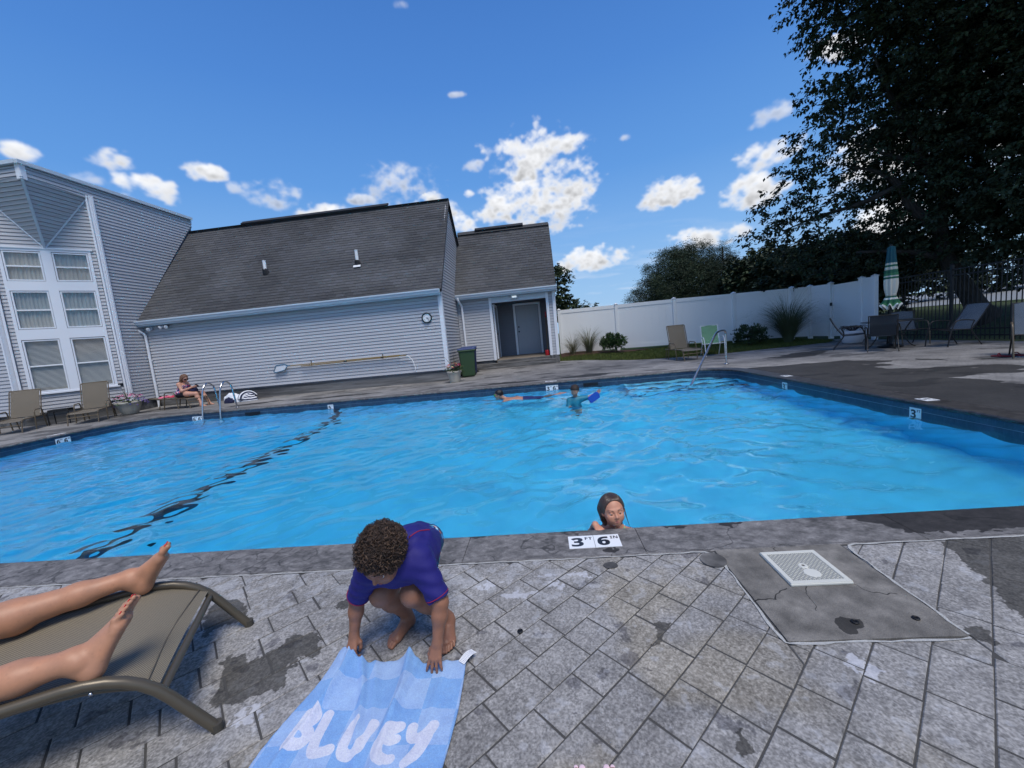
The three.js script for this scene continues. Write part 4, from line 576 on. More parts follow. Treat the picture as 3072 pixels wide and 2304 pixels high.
// roofs: board deck, then courses of single shingles; the nearest courses piece by piece, the rest joined
let shingles = 0;
function roof(x0, x1, ez, ey, rz, ry, seed, most) {
  const r = node(house, 'roof'), L = Math.hypot(rz - ez, ry - ey), u = V(0, (ry - ey) / L, (rz - ez) / L), n = V(0, -(rz - ez) / L, (ry - ey) / L), o = V(x0, ey, ez), R = rng(seed);
  const A = V(x0, ey, ez), B = V(x0, ry, rz), Cc = V(x0, ey, 2 * rz - ez); const dn = 0.1;
  part(r, 'roof_deck', prism([A, B, V(x0, ry - dn, rz), V(x0, ey - dn, ez)], V(x1 - x0, 0, 0)), M.roofcore);
  part(r, 'roof_deck', prism([Cc, V(x0, ey - dn, 2 * rz - ez), V(x0, ry - dn, rz - 0.002), V(x0, ry, rz - 0.002)], V(x1 - x0, 0, 0)), M.roofcore);
  const ex = 0.137, tab = 0.305, rest = M.shingle.map(() => []);
  const T = V(1, 0, 0); let k = 0; for (let v = 0; v < L - 0.02; v += ex, k++) { let s = -((k % 3) * 0.1) - R() * 0.03; while (s < x1 - x0) { const a = Math.max(0, s), b = Math.min(x1 - x0, s + tab - 0.006); s += tab; if (b - a < 0.04) continue; const v0 = v - 0.012 - R() * 0.007, v1 = Math.min(v + ex + 0.01, L), P = (ss, vv, d) => o.clone().addScaledVector(T, ss).addScaledVector(u, vv).addScaledVector(n, d); const th = 0.015 + R() * 0.006, d0 = 0.003;
    const q = [P(a, v0, th), P(b, v0, th), P(b, v1, d0), P(a, v1, d0)], g = faces([q, [P(a, v0, 0.001), P(b, v0, 0.001), q[1], q[0]], [P(b, v0, 0.001), P(b, v1, 0.001), q[2], q[1]], [P(a, v1, 0.001), P(a, v0, 0.001), q[0], q[3]]], (p) => [p.x, p.clone().sub(o).dot(u)]);
    const t = fbm2((x0 + a) * 0.7 + seed, v * 1.1, 3), mi = clamp(Math.floor((t - 0.5) * 6 + 2.5 + (R() - 0.5) * 1.7), 0, 4); if (shingles < most) { part(r, 'shingle', g, M.shingle[mi]); shingles++; } else rest[mi].push(g); } }
  rest.forEach((l, i) => { if (l.length) part(r, 'shingle_courses', merge(l), M.shingle[i]).userData.kind = 'stuff'; });
  return r;
}
const wingRoof = roof(WX0 + 0.02, WX1 + 0.1, -13.17, 3.06, RIDGE_Z, RIDGE_Y + 0.06, 3, 180), porchRoof = roof(WX1 + 0.02, 0.72, -15.6, 3.06, -17.65, 5.87, 8, 290);
part(wingRoof, 'ridge_cap', prism([V(0, 6.81, RIDGE_Z + 0.14), V(0, 6.86, RIDGE_Z), V(0, 6.81, RIDGE_Z - 0.14), V(0, 6.76, RIDGE_Z)].map((p) => p.setX(WX0 + 0.03).add(V(0, -0.18 + 0.17, 0))), V(WX1 + 0.1 - WX0 - 0.04, 0, 0)), M.shingle[1]);
part(wingRoof, 'ridge_vent', merge([bar(V(-11.6, 6.87, RIDGE_Z + 0.07), V(-5.5, 6.87, RIDGE_Z + 0.07), 0.2, 0.05, V(0, 0.8, 0.6))]), M.darkedge);
part(porchRoof, 'ridge_cap', prism([V(0, 5.78, -17.5), V(0, 5.93, -17.65), V(0, 5.78, -17.8), V(0, 5.75, -17.65)].map((p) => p.setX(WX1 + 0.02)), V(0.7 - WX1 - 0.02, 0, 0)), M.shingle[1]); part(porchRoof, 'ridge_vent', bar(V(-2.42, 5.95, -17.6), V(-0.36, 5.95, -17.6), 0.2, 0.05, V(0, 0.8, 0.6)), M.darkedge);
for (const [x, y, z, h, flash] of [[-9.68, 4.41, -14.2, 0.36, false], [-6.2, 4.31, -14.13, 0.34, true]]) { const p = node(house, 'roof_vent', 'white vent pipe standing on the shingles'); const y0 = 3.06 + (-13.17 - z) * SLOPE; part(p, 'vent_pipe', merge([cyl(0.055, 0.055, h, 14, x, y0 + h / 2 + (flash ? 0.14 : 0.06), z), cyl(0.062, 0.062, 0.02, 14, x, y0 + h + (flash ? 0.14 : 0.06), z)]), M.white); part(p, 'vent_boot', move(lathe([[0.13, -0.06], [0.07, 0.1], [0.056, 0.12]], 16), x, y0 + 0.03, z, 0.6), M.darkedge); if (flash) part(p, 'flashing', bar(V(x - 0.13, y0 - 0.08, z + 0.1), V(x + 0.13, y0 - 0.08, z + 0.1), 0.09, 0.012, V(0, 0.6, 0.8)), M.white); }
// gutters, fascia, downpipes
function gutter(x0, x1, y, z) { const g = node(house, 'gutter', 'pale painted metal gutter'); const s = [[0, 0], [0, -0.03], [0.0, -0.13], [0.07, -0.13], [0.085, -0.07], [0.11, -0.04], [0.11, 0], [0.1, 0], [0.095, -0.035], [0.075, -0.06], [0.06, -0.115], [0.01, -0.115], [0.01, 0]]; const pts = s.map(([a, b]) => V(x0, y + b, z + a)); const sh = new THREE.Shape(s.map(([a, b]) => new THREE.Vector2(a, b))); const eg = new THREE.ExtrudeGeometry(sh, { depth: x1 - x0, bevelEnabled: false }); eg.applyMatrix4(new THREE.Matrix4().makeBasis(V(0, 0, 1), V(0, 1, 0), V(-1, 0, 0)).setPosition(x1, y, z)); part(g, 'trough', eg, M.gutter); part(g, 'fascia', box(x1 - x0, 0.19, 0.022, (x0 + x1) / 2, y - 0.085, z - 0.012), M.gutter); part(g, 'soffit', box(x1 - x0, 0.014, 0.24, (x0 + x1) / 2, y - 0.187, z - 0.12), M.soffit); return g; }
gutter(WX0 - 0.16, WX1 + 0.04, 3.06, -13.15); gutter(WX1 + 0.04, 0.74, 3.06, -15.58);
const downpipe = (pts) => { const d = node(house, 'downpipe', 'white metal downpipe'); part(d, 'pipe', pipe(pts, 0.042, 0.08, 8), M.trim); for (let i = 1; i < 3; i++) part(d, 'strap', box(0.11, 0.025, 0.02, pts.at(-1)[0], pts.at(-1)[1] + i * 0.85, pts.at(-1)[2] - 0.03), M.trim); };
downpipe([[-14.02, 2.97, -13.1], [-14.02, 2.82, -13.1], [-13.86, 2.6, -13.29], [-13.86, -0.02, -13.29]]);
downpipe([[-3.06, 2.97, -15.52], [-3.06, 2.86, -15.52], [-2.98, 2.66, -15.75], [-2.98, 0.32, -15.75]]);
// porch wing
{
  const Z = -15.85, y0 = 0.44, BZ = -17.45, shadedSiding = std({ color: sRGB(112, 115, 124), roughness: 0.62, bumpMap: M.rep(M.bump, 0.9, 5), bumpScale: 0.001 });  // darker copy of the clapboard, porch shade painted into its colour
  part(house, 'foundation', merge([box(1.3, 0.5, 2, WX1 + 0.69, 0.19, Z - 1.03), box(0.38, 0.55, 3.6, 0.47, 0.165, Z - 1.82)]), M.found);
  const w = node(house, 'wall', 'porch front wall in grey clapboard'); const open0 = -1.82, open1 = 0.3;
  clad(w, V(WX1, 0, Z), V(1, 0, 0), UP, V(0, 0, 1), y0, 2.9, () => [[0.02, open0 - 0.1 - WX1], [open1 + 0.1 - WX1, 0.55 - WX1]]);
  part(house, 'porch_core', merge([box(1.2, 2.5, 1.6, WX1 + 0.65, 1.7, Z - 0.84), box(0.24, 2.5, 3.2, 0.45, 1.7, Z - 1.64), box(3.9, 2.5, 1.2, -1.3, 1.7, BZ - 0.62)]), M.vinylCore);
  part(house, 'porch_gable', prism([V(0.58, 2.9, Z - 0.0), V(0.58, 5.72, -17.65), V(0.58, 2.9, -19.4)], V(0.05, 0, 0)), VN);
  const tr = node(house, 'corner_trim'); for (const [a, b] of [[open0 - 0.1, open0], [open1, open1 + 0.1], [0.55, 0.66]]) part(tr, 'trim_board', box(b - a, 2.46, 0.05, (a + b) / 2, y0 + 1.23 - 0.01, Z + 0.014), M.trim); part(tr, 'trim_board', box(0.05, 2.46, 0.1, 0.645, y0 + 1.22, Z - 0.061), M.trim);
  for (const x of [open0 - 0.012, open1 + 0.012]) part(tr, 'jamb_board', box(0.024, 2.3, 0.12, x, y0 + 1.15, Z - 0.07), M.trim);
  part(house, 'porch_beam', box(open1 - open0, 0.28, 0.13, (open0 + open1) / 2, 2.8, Z - 0.045), M.gutter);
  part(house, 'porch_ceiling', box(open1 - open0 + 0.1, 0.03, 1.7, (open0 + open1) / 2, 2.93, Z - 0.85), M.soffit);
  const back = node(house, 'wall', 'back wall of the porch in clapboard darkened for shade'); clad(back, V(open0, 0, BZ), V(1, 0, 0), UP, V(0, 0, 1), 0.46, 2.92, (y) => (y < 2.66 ? [[0, 0.72], [1.88, open1 - open0]] : [[0, open1 - open0]]), EXPO, shadedSiding);
  const lw = node(house, 'wall'); clad(lw, V(open0, 0, Z - 0.14), V(0, 0, -1), UP, V(1, 0, 0), 0.46, 2.92, (y) => (y < 2.6 ? [[0, 0.1], [1.22, 1.44]] : [[0, 1.44]]), EXPO, shadedSiding);
  const rw = node(house, 'wall'); clad(rw, V(open1, 0, BZ), V(0, 0, 1), UP, V(-1, 0, 0), 0.46, 2.92, () => [[0, 1.46]], EXPO, shadedSiding);
  part(house, 'porch_floor', prism([V(open0, 0.42, Z + 0.02), V(open1, 0.42, Z + 0.02), V(open1, 0.5, BZ), V(open0, 0.5, BZ)], V(0, -0.1, 0), (p) => [p.x, p.z]), std({ color: sRGB(122, 112, 100), roughness: 0.9, bumpMap: M.rep(M.bump, 1.5), bumpScale: 0.004 }));
  const door = (m, name) => { const d = node(house, 'door', name); d.applyMatrix4(m); const white = std({ color: sRGB(158, 163, 171), roughness: 0.45 }); part(d, 'leaf', box(0.94, 2.06, 0.045, 0, 1.03, 0.02), white); part(d, 'frame', merge([box(0.09, 2.16, 0.07, -0.535, 1.08, 0.03), box(0.09, 2.16, 0.07, 0.535, 1.08, 0.03), box(0.98, 0.09, 0.07, 0, 2.125, 0.03)]), M.trim); const pn = []; for (const [x, y, w, h] of [[-0.22, 1.72, 0.3, 0.42], [0.22, 1.72, 0.3, 0.42], [-0.22, 1.1, 0.3, 0.6], [0.22, 1.1, 0.3, 0.6], [-0.22, 0.44, 0.3, 0.52], [0.22, 0.44, 0.3, 0.52]]) pn.push(rbox(w, h, 0.012, 0.005, x, y, 0.046)); part(d, 'panels', merge(pn), white); part(d, 'handle', merge([move(new THREE.SphereGeometry(0.03, 14, 10), -0.4, 0.98, 0.09), cyl(0.03, 0.03, 0.012, 14, -0.4, 0.98, 0.05, Math.PI / 2), cyl(0.012, 0.012, 0.05, 8, -0.4, 0.98, 0.065, Math.PI / 2)]), M.black); part(d, 'lock', cyl(0.03, 0.032, 0.02, 14, -0.4, 1.18, 0.052, Math.PI / 2), M.black); };  // white door leaf greyed, the porch shade is in its colour
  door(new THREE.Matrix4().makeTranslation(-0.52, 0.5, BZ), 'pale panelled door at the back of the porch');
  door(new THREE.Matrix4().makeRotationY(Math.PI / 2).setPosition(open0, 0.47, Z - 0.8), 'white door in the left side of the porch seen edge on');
  const st = node(house, 'porch_steps', 'two grey stone steps up to the porch'); part(st, 'step', rbox(3.12, 0.2, 0.36, 0.012, -1.06, 0.225, -15.52), M.step); part(st, 'step', rbox(2.06, 0.21, 0.3, 0.012, -0.74, 0.315, -15.72), M.step);
  part(house, 'porch_block', box(0.3, 0.5, 0.3, 0.48, 0.18, Z + 0.12), M.found);
}
// things on the pool house walls
{
  const lampG = phys({ color: 0xffffff, transmission: 1, thickness: 0, roughness: 0.15 });
  const t = thing('flood_light', 'white rectangular floodlight fixed under the porch beam', 'flood light', [-0.9, 2.81, -15.75]); part(t, 'housing', rbox(0.26, 0.13, 0.05, 0.012, 0, 0, 0.03), M.gutter); part(t, 'lamp_face', box(0.17, 0.06, 0.008, 0, -0.002, 0.058), std({ color: new THREE.Color(0.9, 0.92, 0.92), roughness: 0.25, emissive: new THREE.Color(0.5, 0.55, 0.55) })); part(t, 'bracket', merge([box(0.03, 0.14, 0.02, 0, 0.12, 0.015), cyl(0.035, 0.035, 0.03, 12, 0, 0.18, 0.03)]), M.black);
  const bulb = (p, d) => { const g = lathe([[0, -0.05], [0.03, -0.05], [0.034, 0.0], [0.06, 0.05], [0.062, 0.075], [0.045, 0.085], [0, 0.09]], 18); const q = new THREE.Quaternion().setFromUnitVectors(V(0, 1, 0), d.normalize()); return g.applyQuaternion(q).translate(...p); };
  const s = thing('wall_spotlight', 'single white spotlight bulb under the left end of the long gutter', 'spotlight', [-13.62, 2.78, -13.34]); part(s, 'bulb', bulb([0, 0, 0.11], V(0.4, -0.5, 0.8)), M.white); part(s, 'base', merge([cyl(0.05, 0.05, 0.03, 16, 0, 0.02, 0.02, Math.PI / 2), bar(V(0, 0.02, 0.03), V(-0.02, 0.02, 0.08), 0.025, 0.025)]), M.gutter);
  const u = thing('twin_spotlight', 'pair of white spotlight bulbs on a grey box under the long gutter', 'spotlight', [-13.03, 2.8, -13.34]); part(u, 'bulb', bulb([-0.09, 0, 0.12], V(-0.5, -0.5, 0.8)), M.white); part(u, 'bulb', bulb([0.09, 0, 0.12], V(0.5, -0.5, 0.8)), M.white); part(u, 'base', merge([rbox(0.12, 0.12, 0.05, 0.01, 0, 0.03, 0.025), bar(V(0, 0.02, 0.04), V(-0.07, 0.02, 0.1), 0.025, 0.025), bar(V(0, 0.02, 0.04), V(0.07, 0.02, 0.1), 0.025, 0.025)]), std({ color: sRGB(96, 98, 102) }));
  // clock
  const c = thing('wall_clock', 'round wall clock with dark green rim and white face on the siding', 'clock', [-3.74, 2.18, -13.335]); const face = canvasTex(512, 512, (g, w) => { g.fillStyle = '#eef1f1'; g.fillRect(0, 0, w, w); g.translate(256, 256); g.fillStyle = '#23343a'; g.strokeStyle = '#23343a'; g.textAlign = 'center'; g.textBaseline = 'middle'; g.font = 'bold 62px sans-serif'; for (let i = 1; i <= 12; i++) { const a = i / 12 * 6.283; g.fillText(String(i), Math.sin(a) * 178, -Math.cos(a) * 178); } for (let i = 0; i < 60; i++) { const a = i / 60 * 6.283; g.lineWidth = i % 5 ? 2 : 5; g.beginPath(); g.moveTo(Math.sin(a) * 224, -Math.cos(a) * 224); g.lineTo(Math.sin(a) * 236, -Math.cos(a) * 236); g.stroke(); } });
  const fg = new THREE.CircleGeometry(0.145, 40); part(c, 'face', fg.translate(0, 0, 0.014), std({ map: face, roughness: 0.5 })); part(c, 'rim', new THREE.TorusGeometry(0.155, 0.022, 12, 44).translate(0, 0, 0.015), phys({ color: sRGB(16, 46, 50), roughness: 0.35 })); part(c, 'back', cyl(0.155, 0.155, 0.02, 40, 0, 0, 0.002, Math.PI / 2), M.dark);
  part(c, 'hand', bar(V(0, 0, 0.02), V(0.07, -0.018, 0.02), 0.012, 0.003, V(0, 0, 1)), M.black); part(c, 'hand', bar(V(0, 0, 0.023), V(0.075, -0.085, 0.023), 0.009, 0.003, V(0, 0, 1)), M.black); part(c, 'hub', cyl(0.01, 0.01, 0.012, 12, 0, 0, 0.021, Math.PI / 2), M.black);
  // worn marks where letters were taken off: loose flecks of old adhesive
  const R = rng(3), fl = []; for (const x of [-4.1, -4.02, -3.92, -3.86, -3.8, -3.72, -3.66, -3.56, -3.5, -3.44]) for (let i = 0; i < 1 + R() * 2; i++) fl.push(box(0.016 + R() * 0.02, 0.012 + R() * 0.014, 0.004, x + R() * 0.03, 1.815 + R() * 0.035, -13.338, 0, 0, R())); solo('adhesive_flecks', merge(fl), M.white, 'row of small pale flecks left on the siding under the clock', 'glue marks');
  // skimmer net on a long pole, second pole, hooks
  const tube = phys({ color: sRGB(150, 126, 78), roughness: 0.35, metalness: 0.35 }), Z = -13.27;
  const n = thing('leaf_net', 'leaf skimmer net with blue rim and long tan pole hung along the clapboard wall', 'pool net', [-8.3, 1.0, Z]); part(n, 'pole', pipe([[-0.42, 0.03, 0], [3.5, 0.035, 0]], 0.016, 0.01, 10), tube); const rim = [[-0.52, 0.06], [-0.6, 0.1], [-0.92, 0.08], [-1.04, -0.14], [-0.96, -0.16], [-0.62, -0.1], [-0.52, 0.02]]; part(n, 'rim', pipe([...rim, rim[0]].map((p) => V(p[0], p[1], 0.01)), 0.014, 0.03, 8), std({ color: sRGB(60, 110, 140), roughness: 0.5 })); part(n, 'net', extrude(rim.slice(0, 7).map((p) => [p[0], p[1]]), 0.004), std({ color: sRGB(214, 218, 222), roughness: 0.9 })); part(n, 'yoke', pipe([[-0.4, 0.03, 0.005], [-0.54, 0.045, 0.01]], 0.018, 0.01, 8), std({ color: sRGB(60, 110, 140), roughness: 0.5 }));
  const p2 = thing('pool_pole', 'second tan telescopic pole hung just below the leaf net pole', 'pool pole', [-6.3, 0.98, Z]); part(p2, 'tube', pipe([[-2.0, 0.0, 0.05], [1.75, 0.03, 0.05]], 0.017, 0.01, 10), tube); part(p2, 'sleeve', merge([cyl(0.022, 0.022, 0.12, 10, -0.4, 0.0128, 0.05, 0, 0, Math.PI / 2), cyl(0.022, 0.022, 0.1, 10, 0.9, 0.023, 0.05, 0, 0, Math.PI / 2)]), M.black);
  const hs = thing('hose_end', 'thin white vacuum hose curling down from the right end of the poles', 'hose', [-4.72, 1.02, Z]); part(hs, 'hose_tube', pipe([[0, 0, 0.03], [0.2, -0.02, 0.03], [0.36, -0.2, 0.03], [0.42, -0.5, 0.03], [0.38, -0.56, 0.03]], 0.013, 0.14, 8), M.white);
  for (const [x, w] of [[-7.98, 'left'], [-5.42, 'right']]) { const h = thing('wall_hook', w === 'left' ? 'small grey hook holding the poles nearer the net' : 'small grey hook holding the poles nearer the clock end', 'hook', [x, 1.04, -13.345]); part(h, 'plate', box(0.03, 0.14, 0.012, 0, 0.02, 0.006), std({ color: sRGB(90, 92, 88) })); part(h, 'arm', pipe([[0, -0.05, 0.01], [0, -0.06, 0.12], [0, 0.0, 0.145]], 0.009, 0.03, 8), std({ color: sRGB(90, 92, 88) })); }
  // red headed broom and red can in the porch
  const b = thing('upturned_broom', 'broom with red head leaning upside down in the right corner of the porch', 'broom', [0.2, 0.44, -16.1]); part(b, 'handle', pipe([[0, 0, 0], [0.04, 1.5, -0.08]], 0.013, 0.01, 8), std({ color: sRGB(108, 92, 54) })); part(b, 'head', rbox(0.06, 0.06, 0.26, 0.012, 0.045, 1.52, -0.08, 0, 0, 0.1), std({ color: sRGB(150, 30, 36) })); part(b, 'bristles', box(0.045, 0.16, 0.24, 0.055, 1.62, -0.08, 0, 0, 0.08), std({ color: sRGB(176, 66, 70), roughness: 1 }));
  const k = thing('red_can', 'small red can on the porch floor by the right post', 'can', [0.19, 0.425, -15.98]); part(k, 'body', lathe([[0, 0], [0.08, 0], [0.085, 0.02], [0.085, 0.2], [0.07, 0.215], [0, 0.215]], 20), std({ color: sRGB(168, 24, 30), roughness: 0.4 })); part(k, 'handle', pipe([[-0.06, 0.2, 0], [-0.05, 0.28, 0], [0.05, 0.28, 0], [0.06, 0.2, 0]], 0.007, 0.03, 8), M.black);
}
// ---------------------------------------------------------------- white vinyl fence and gate
{
  const P = [[0.88, -18.3, 0.245], [3.4, -18.35, 0.24], [5.79, -18.0, 0.215], [8.08, -17.62, 0.165], [10.08, -17.1, 0.12], [10.68, -16.95, 0.1], [10.9, -16.12, 0.085], [10.96, -14.75, 0.085], [10.9, -14.12, 0.07]];
  const f = thing('vinyl_fence', 'long white vinyl privacy fence with capped posts behind the lawn', 'fence'); const g = thing('vinyl_gate', 'white vinyl gate with black latch between the fence posts behind the patio set', 'gate');
  const topY = (p) => p[2] + 2.03;
  P.forEach((p, i) => { const n = node(f, 'fence_post'); part(n, 'post', rbox(0.127, 2.06, 0.127, 0.006, p[0], p[2] + 1.0, p[1]), M.vinylWhite); part(n, 'post_cap', merge([rbox(0.16, 0.022, 0.16, 0.006, p[0], p[2] + 2.035, p[1]), new THREE.ConeGeometry(0.106, 0.05, 4).rotateY(Math.PI / 4).translate(p[0], p[2] + 2.07, p[1])]), M.vinylWhite); });
  const panel = (root, a, b, ins, drop = 0) => { const A = V(a[0], 0, a[1]), B = V(b[0], 0, b[1]), d = B.clone().sub(A).normalize(); A.addScaledVector(d, ins); B.addScaledVector(d, -ins); const at = (p, q, h) => p.clone().setY(q[2] + h), mid = V();
    part(root, 'top_rail', bar(at(A, a, 1.94 - drop), at(B, b, 1.94 - drop), 0.055, 0.15), M.vinylWhite); part(root, 'bottom_rail', bar(at(A, a, 0.15), at(B, b, 0.15), 0.055, 0.16), M.vinylWhite);
    const L = A.distanceTo(B), n = Math.max(1, Math.round(L / 0.29)); for (let i = 0; i < n; i++) { const p = A.clone().lerp(B, i / n), q = A.clone().lerp(B, (i + 1) / n), ya = lerp(a[2], b[2], i / n), yb = lerp(a[2], b[2], (i + 1) / n), e = d.clone().multiplyScalar(0.0007), nn = V(d.z, 0, -d.x).multiplyScalar(0.022); const Q = (v, y, s) => v.clone().setY(y).addScaledVector(nn, s); part(root, 'panel_board', prism([Q(p.clone().add(e), ya + 0.22, 0.5), Q(q.clone().sub(e), yb + 0.22, 0.5), Q(q.clone().sub(e), yb + 1.87 - drop, 0.5), Q(p.clone().add(e), ya + 1.87 - drop, 0.5)], nn.clone().multiplyScalar(-1), (v) => [v.x + v.z, v.y]), M.vinylWhite); } };
  for (let i = 0; i < P.length - 1; i++) { if (i === 6) { panel(g, P[i], P[i + 1], 0.16, 0.06); } else panel(f, P[i], P[i + 1], 0.06); }
  const a = V(P[6][0], 0, P[6][1]), b = V(P[7][0], 0, P[7][1]), d = b.clone().sub(a).normalize(); for (const [p, s, y] of [[a, 0.12, 0.085], [b, -0.12, 0.085]]) { const c = p.clone().addScaledVector(d, s); part(g, 'gate_stile', box(0.06, 1.86, 0.07, c.x, y + 1.0, c.z), M.vinylWhite); }
  const l = a.clone().addScaledVector(d, 0.1); part(g, 'latch', merge([rbox(0.05, 0.12, 0.05, 0.006, l.x - 0.07, 1.34, l.z), pipe([[l.x - 0.09, 1.34, l.z], [l.x - 0.14, 1.33, l.z + 0.04], [l.x - 0.14, 1.33, l.z + 0.14]], 0.012, 0.02)]), M.black);
  for (const y of [0.5, 1.7]) { const h = b.clone().addScaledVector(d, -0.1); part(g, 'hinge', box(0.03, 0.1, 0.16, h.x - 0.05, y, h.z), M.vinylWhite); }
  const s = thing('fence_scuff_clip', 'small black clip on the top rail of the white fence', 'clip', [9.13, 2.16, -17.35]); part(s, 'clip_body', rbox(0.2, 0.03, 0.12, 0.01), M.black); part(s, 'clip_tab', box(0.06, 0.05, 0.02, 0, -0.03, 0.06), M.black);
}
// ---------------------------------------------------------------- black iron fence
{
  const f = thing('iron_fence', 'black iron picket fence along the right side of the deck', 'fence'), X = 11.3, z0 = -14.05, z1 = 2.4, iron = std({ color: sRGB(20, 21, 24), roughness: 0.55 }); const r = [1.93, 1.77, 0.33, 0.16];
  for (const y of r) part(f, 'rail', box(0.03, 0.035, z1 - z0, X, y, (z0 + z1) / 2), iron);
  let i = 0; for (let z = z0; z <= z1 + 0.01; z += 0.1096, i++) { if (i % 18 === 0) { part(f, 'fence_post', rbox(0.065, 2.06, 0.065, 0.005, X, 1.03, z), iron); part(f, 'post_cap', new THREE.ConeGeometry(0.05, 0.05, 4).rotateY(Math.PI / 4).translate(X, 2.085, z), iron); } else part(f, 'picket', box(0.016, 1.88, 0.016, X, 0.99, z), iron); }
}
// ---------------------------------------------------------------- trees
function leafGeo(l, w) { const g = new THREE.BufferGeometry(); g.setAttribute('position', new THREE.Float32BufferAttribute([0, 0, 0, -w / 2, 0.02 * l, l * 0.45, 0, -0.05 * l, l, 0, 0, 0, 0, -0.05 * l, l, w / 2, 0.02 * l, l * 0.45], 3)); g.computeVertexNormals(); return g; }
function needleGeo(l) { const p = []; for (let i = 0; i < 5; i++) { const a = i * 2.4, t = i / 5 * l; p.push(0, 0, t, Math.cos(a) * l * 0.32, Math.sin(a) * l * 0.32, t + l * 0.4, Math.cos(a + 0.25) * l * 0.3, Math.sin(a + 0.25) * l * 0.3, t + l * 0.34); } const g = new THREE.BufferGeometry(); g.setAttribute('position', new THREE.Float32BufferAttribute(p, 3)); g.computeVertexNormals(); return g; }
function crown(parent, blobs, geo, mat, twigs, leaves, spread, seed, tint = 0.5, hang = 0.3) {
  const R = rng(seed), src = geo.attributes.position.array, nv = src.length / 3, N = blobs.reduce((s, b) => s + Math.max(3, Math.round(twigs * b[3] ** 2)) * leaves, 0), P = new Float32Array(N * nv * 3), C = new Float32Array(N * nv * 3), m = new THREE.Matrix4(), q = new THREE.Quaternion(), eu = new THREE.Euler(), p = V(), sc = V(), v = V(); let k = 0;
  for (const b of blobs) { const n = Math.max(3, Math.round(twigs * b[3] ** 2)); for (let t = 0; t < n; t++) {
    const d = V(R() - 0.5, R() - 0.5, R() - 0.5).normalize(), rr = b[3] * Math.pow(R(), 0.42) * (0.72 + 0.5 * noise3(d.x * 2.2 + b[0], d.y * 2.2 + b[1], d.z * 2.2 + b[2])), tx = b[0] + d.x * rr * 1.12, ty = b[1] + d.y * rr * 0.86, tz = b[2] + d.z * rr * 1.12, out = Math.atan2(d.x, d.z), tone = 0.7 + R() * 0.6, ax = V(d.x + (R() - 0.5), (R() - 0.6) * 0.8, d.z + (R() - 0.5)).normalize(), ln = spread * (0.8 + R() * 0.9);
    for (let l = 0; l < leaves; l++) { const s = (l / leaves) * ln, j = spread * 0.45; eu.set(hang + (R() - 0.5) * 1.6, out + (R() - 0.5) * 3.6, (R() - 0.5) * 1.6, 'YXZ'); m.compose(p.set(tx + ax.x * s + (R() - 0.5) * j, ty + ax.y * s + (R() - 0.5) * j * 0.8 - s * s * 0.15, tz + ax.z * s + (R() - 0.5) * j), q.setFromEuler(eu), sc.setScalar(0.65 + R() * 0.75)); const w = tone * (0.8 + R() * 0.4), cr = w * (0.9 + tint * R() * 0.5), cb = w * (0.7 + R() * 0.3); for (let i = 0; i < nv; i++) { v.set(src[i * 3], src[i * 3 + 1], src[i * 3 + 2]).applyMatrix4(m); P[k] = v.x; C[k++] = cr; P[k] = v.y; C[k++] = w; P[k] = v.z; C[k++] = cb; } } } }
  const g = new THREE.BufferGeometry(); g.setAttribute('position', new THREE.BufferAttribute(P, 3)); g.setAttribute('color', new THREE.BufferAttribute(C, 3)); g.computeVertexNormals(); return part(parent, 'crown', g, mat);
}
const bark = (() => { const n = tileNoise(256, 256, 24, 6, 5, 101); return tex(256, 256, (u, v, x, y) => { const k = 58 + (n[y * 256 + x] - 0.5) * 70; return [k, k * 0.93, k * 0.86]; }); })();
const barkMat = std({ map: M.rep(bark, 1.5, 0.8), roughness: 0.95, bumpMap: M.rep(bark, 1.5, 0.8), bumpScale: 0.04 });
const leafM = (r, g, b) => std({ color: new THREE.Color(r, g, b), roughness: 0.75, side: THREE.DoubleSide, vertexColors: true });
const taper = (a, b) => (s, t) => lerp(a, b, t);
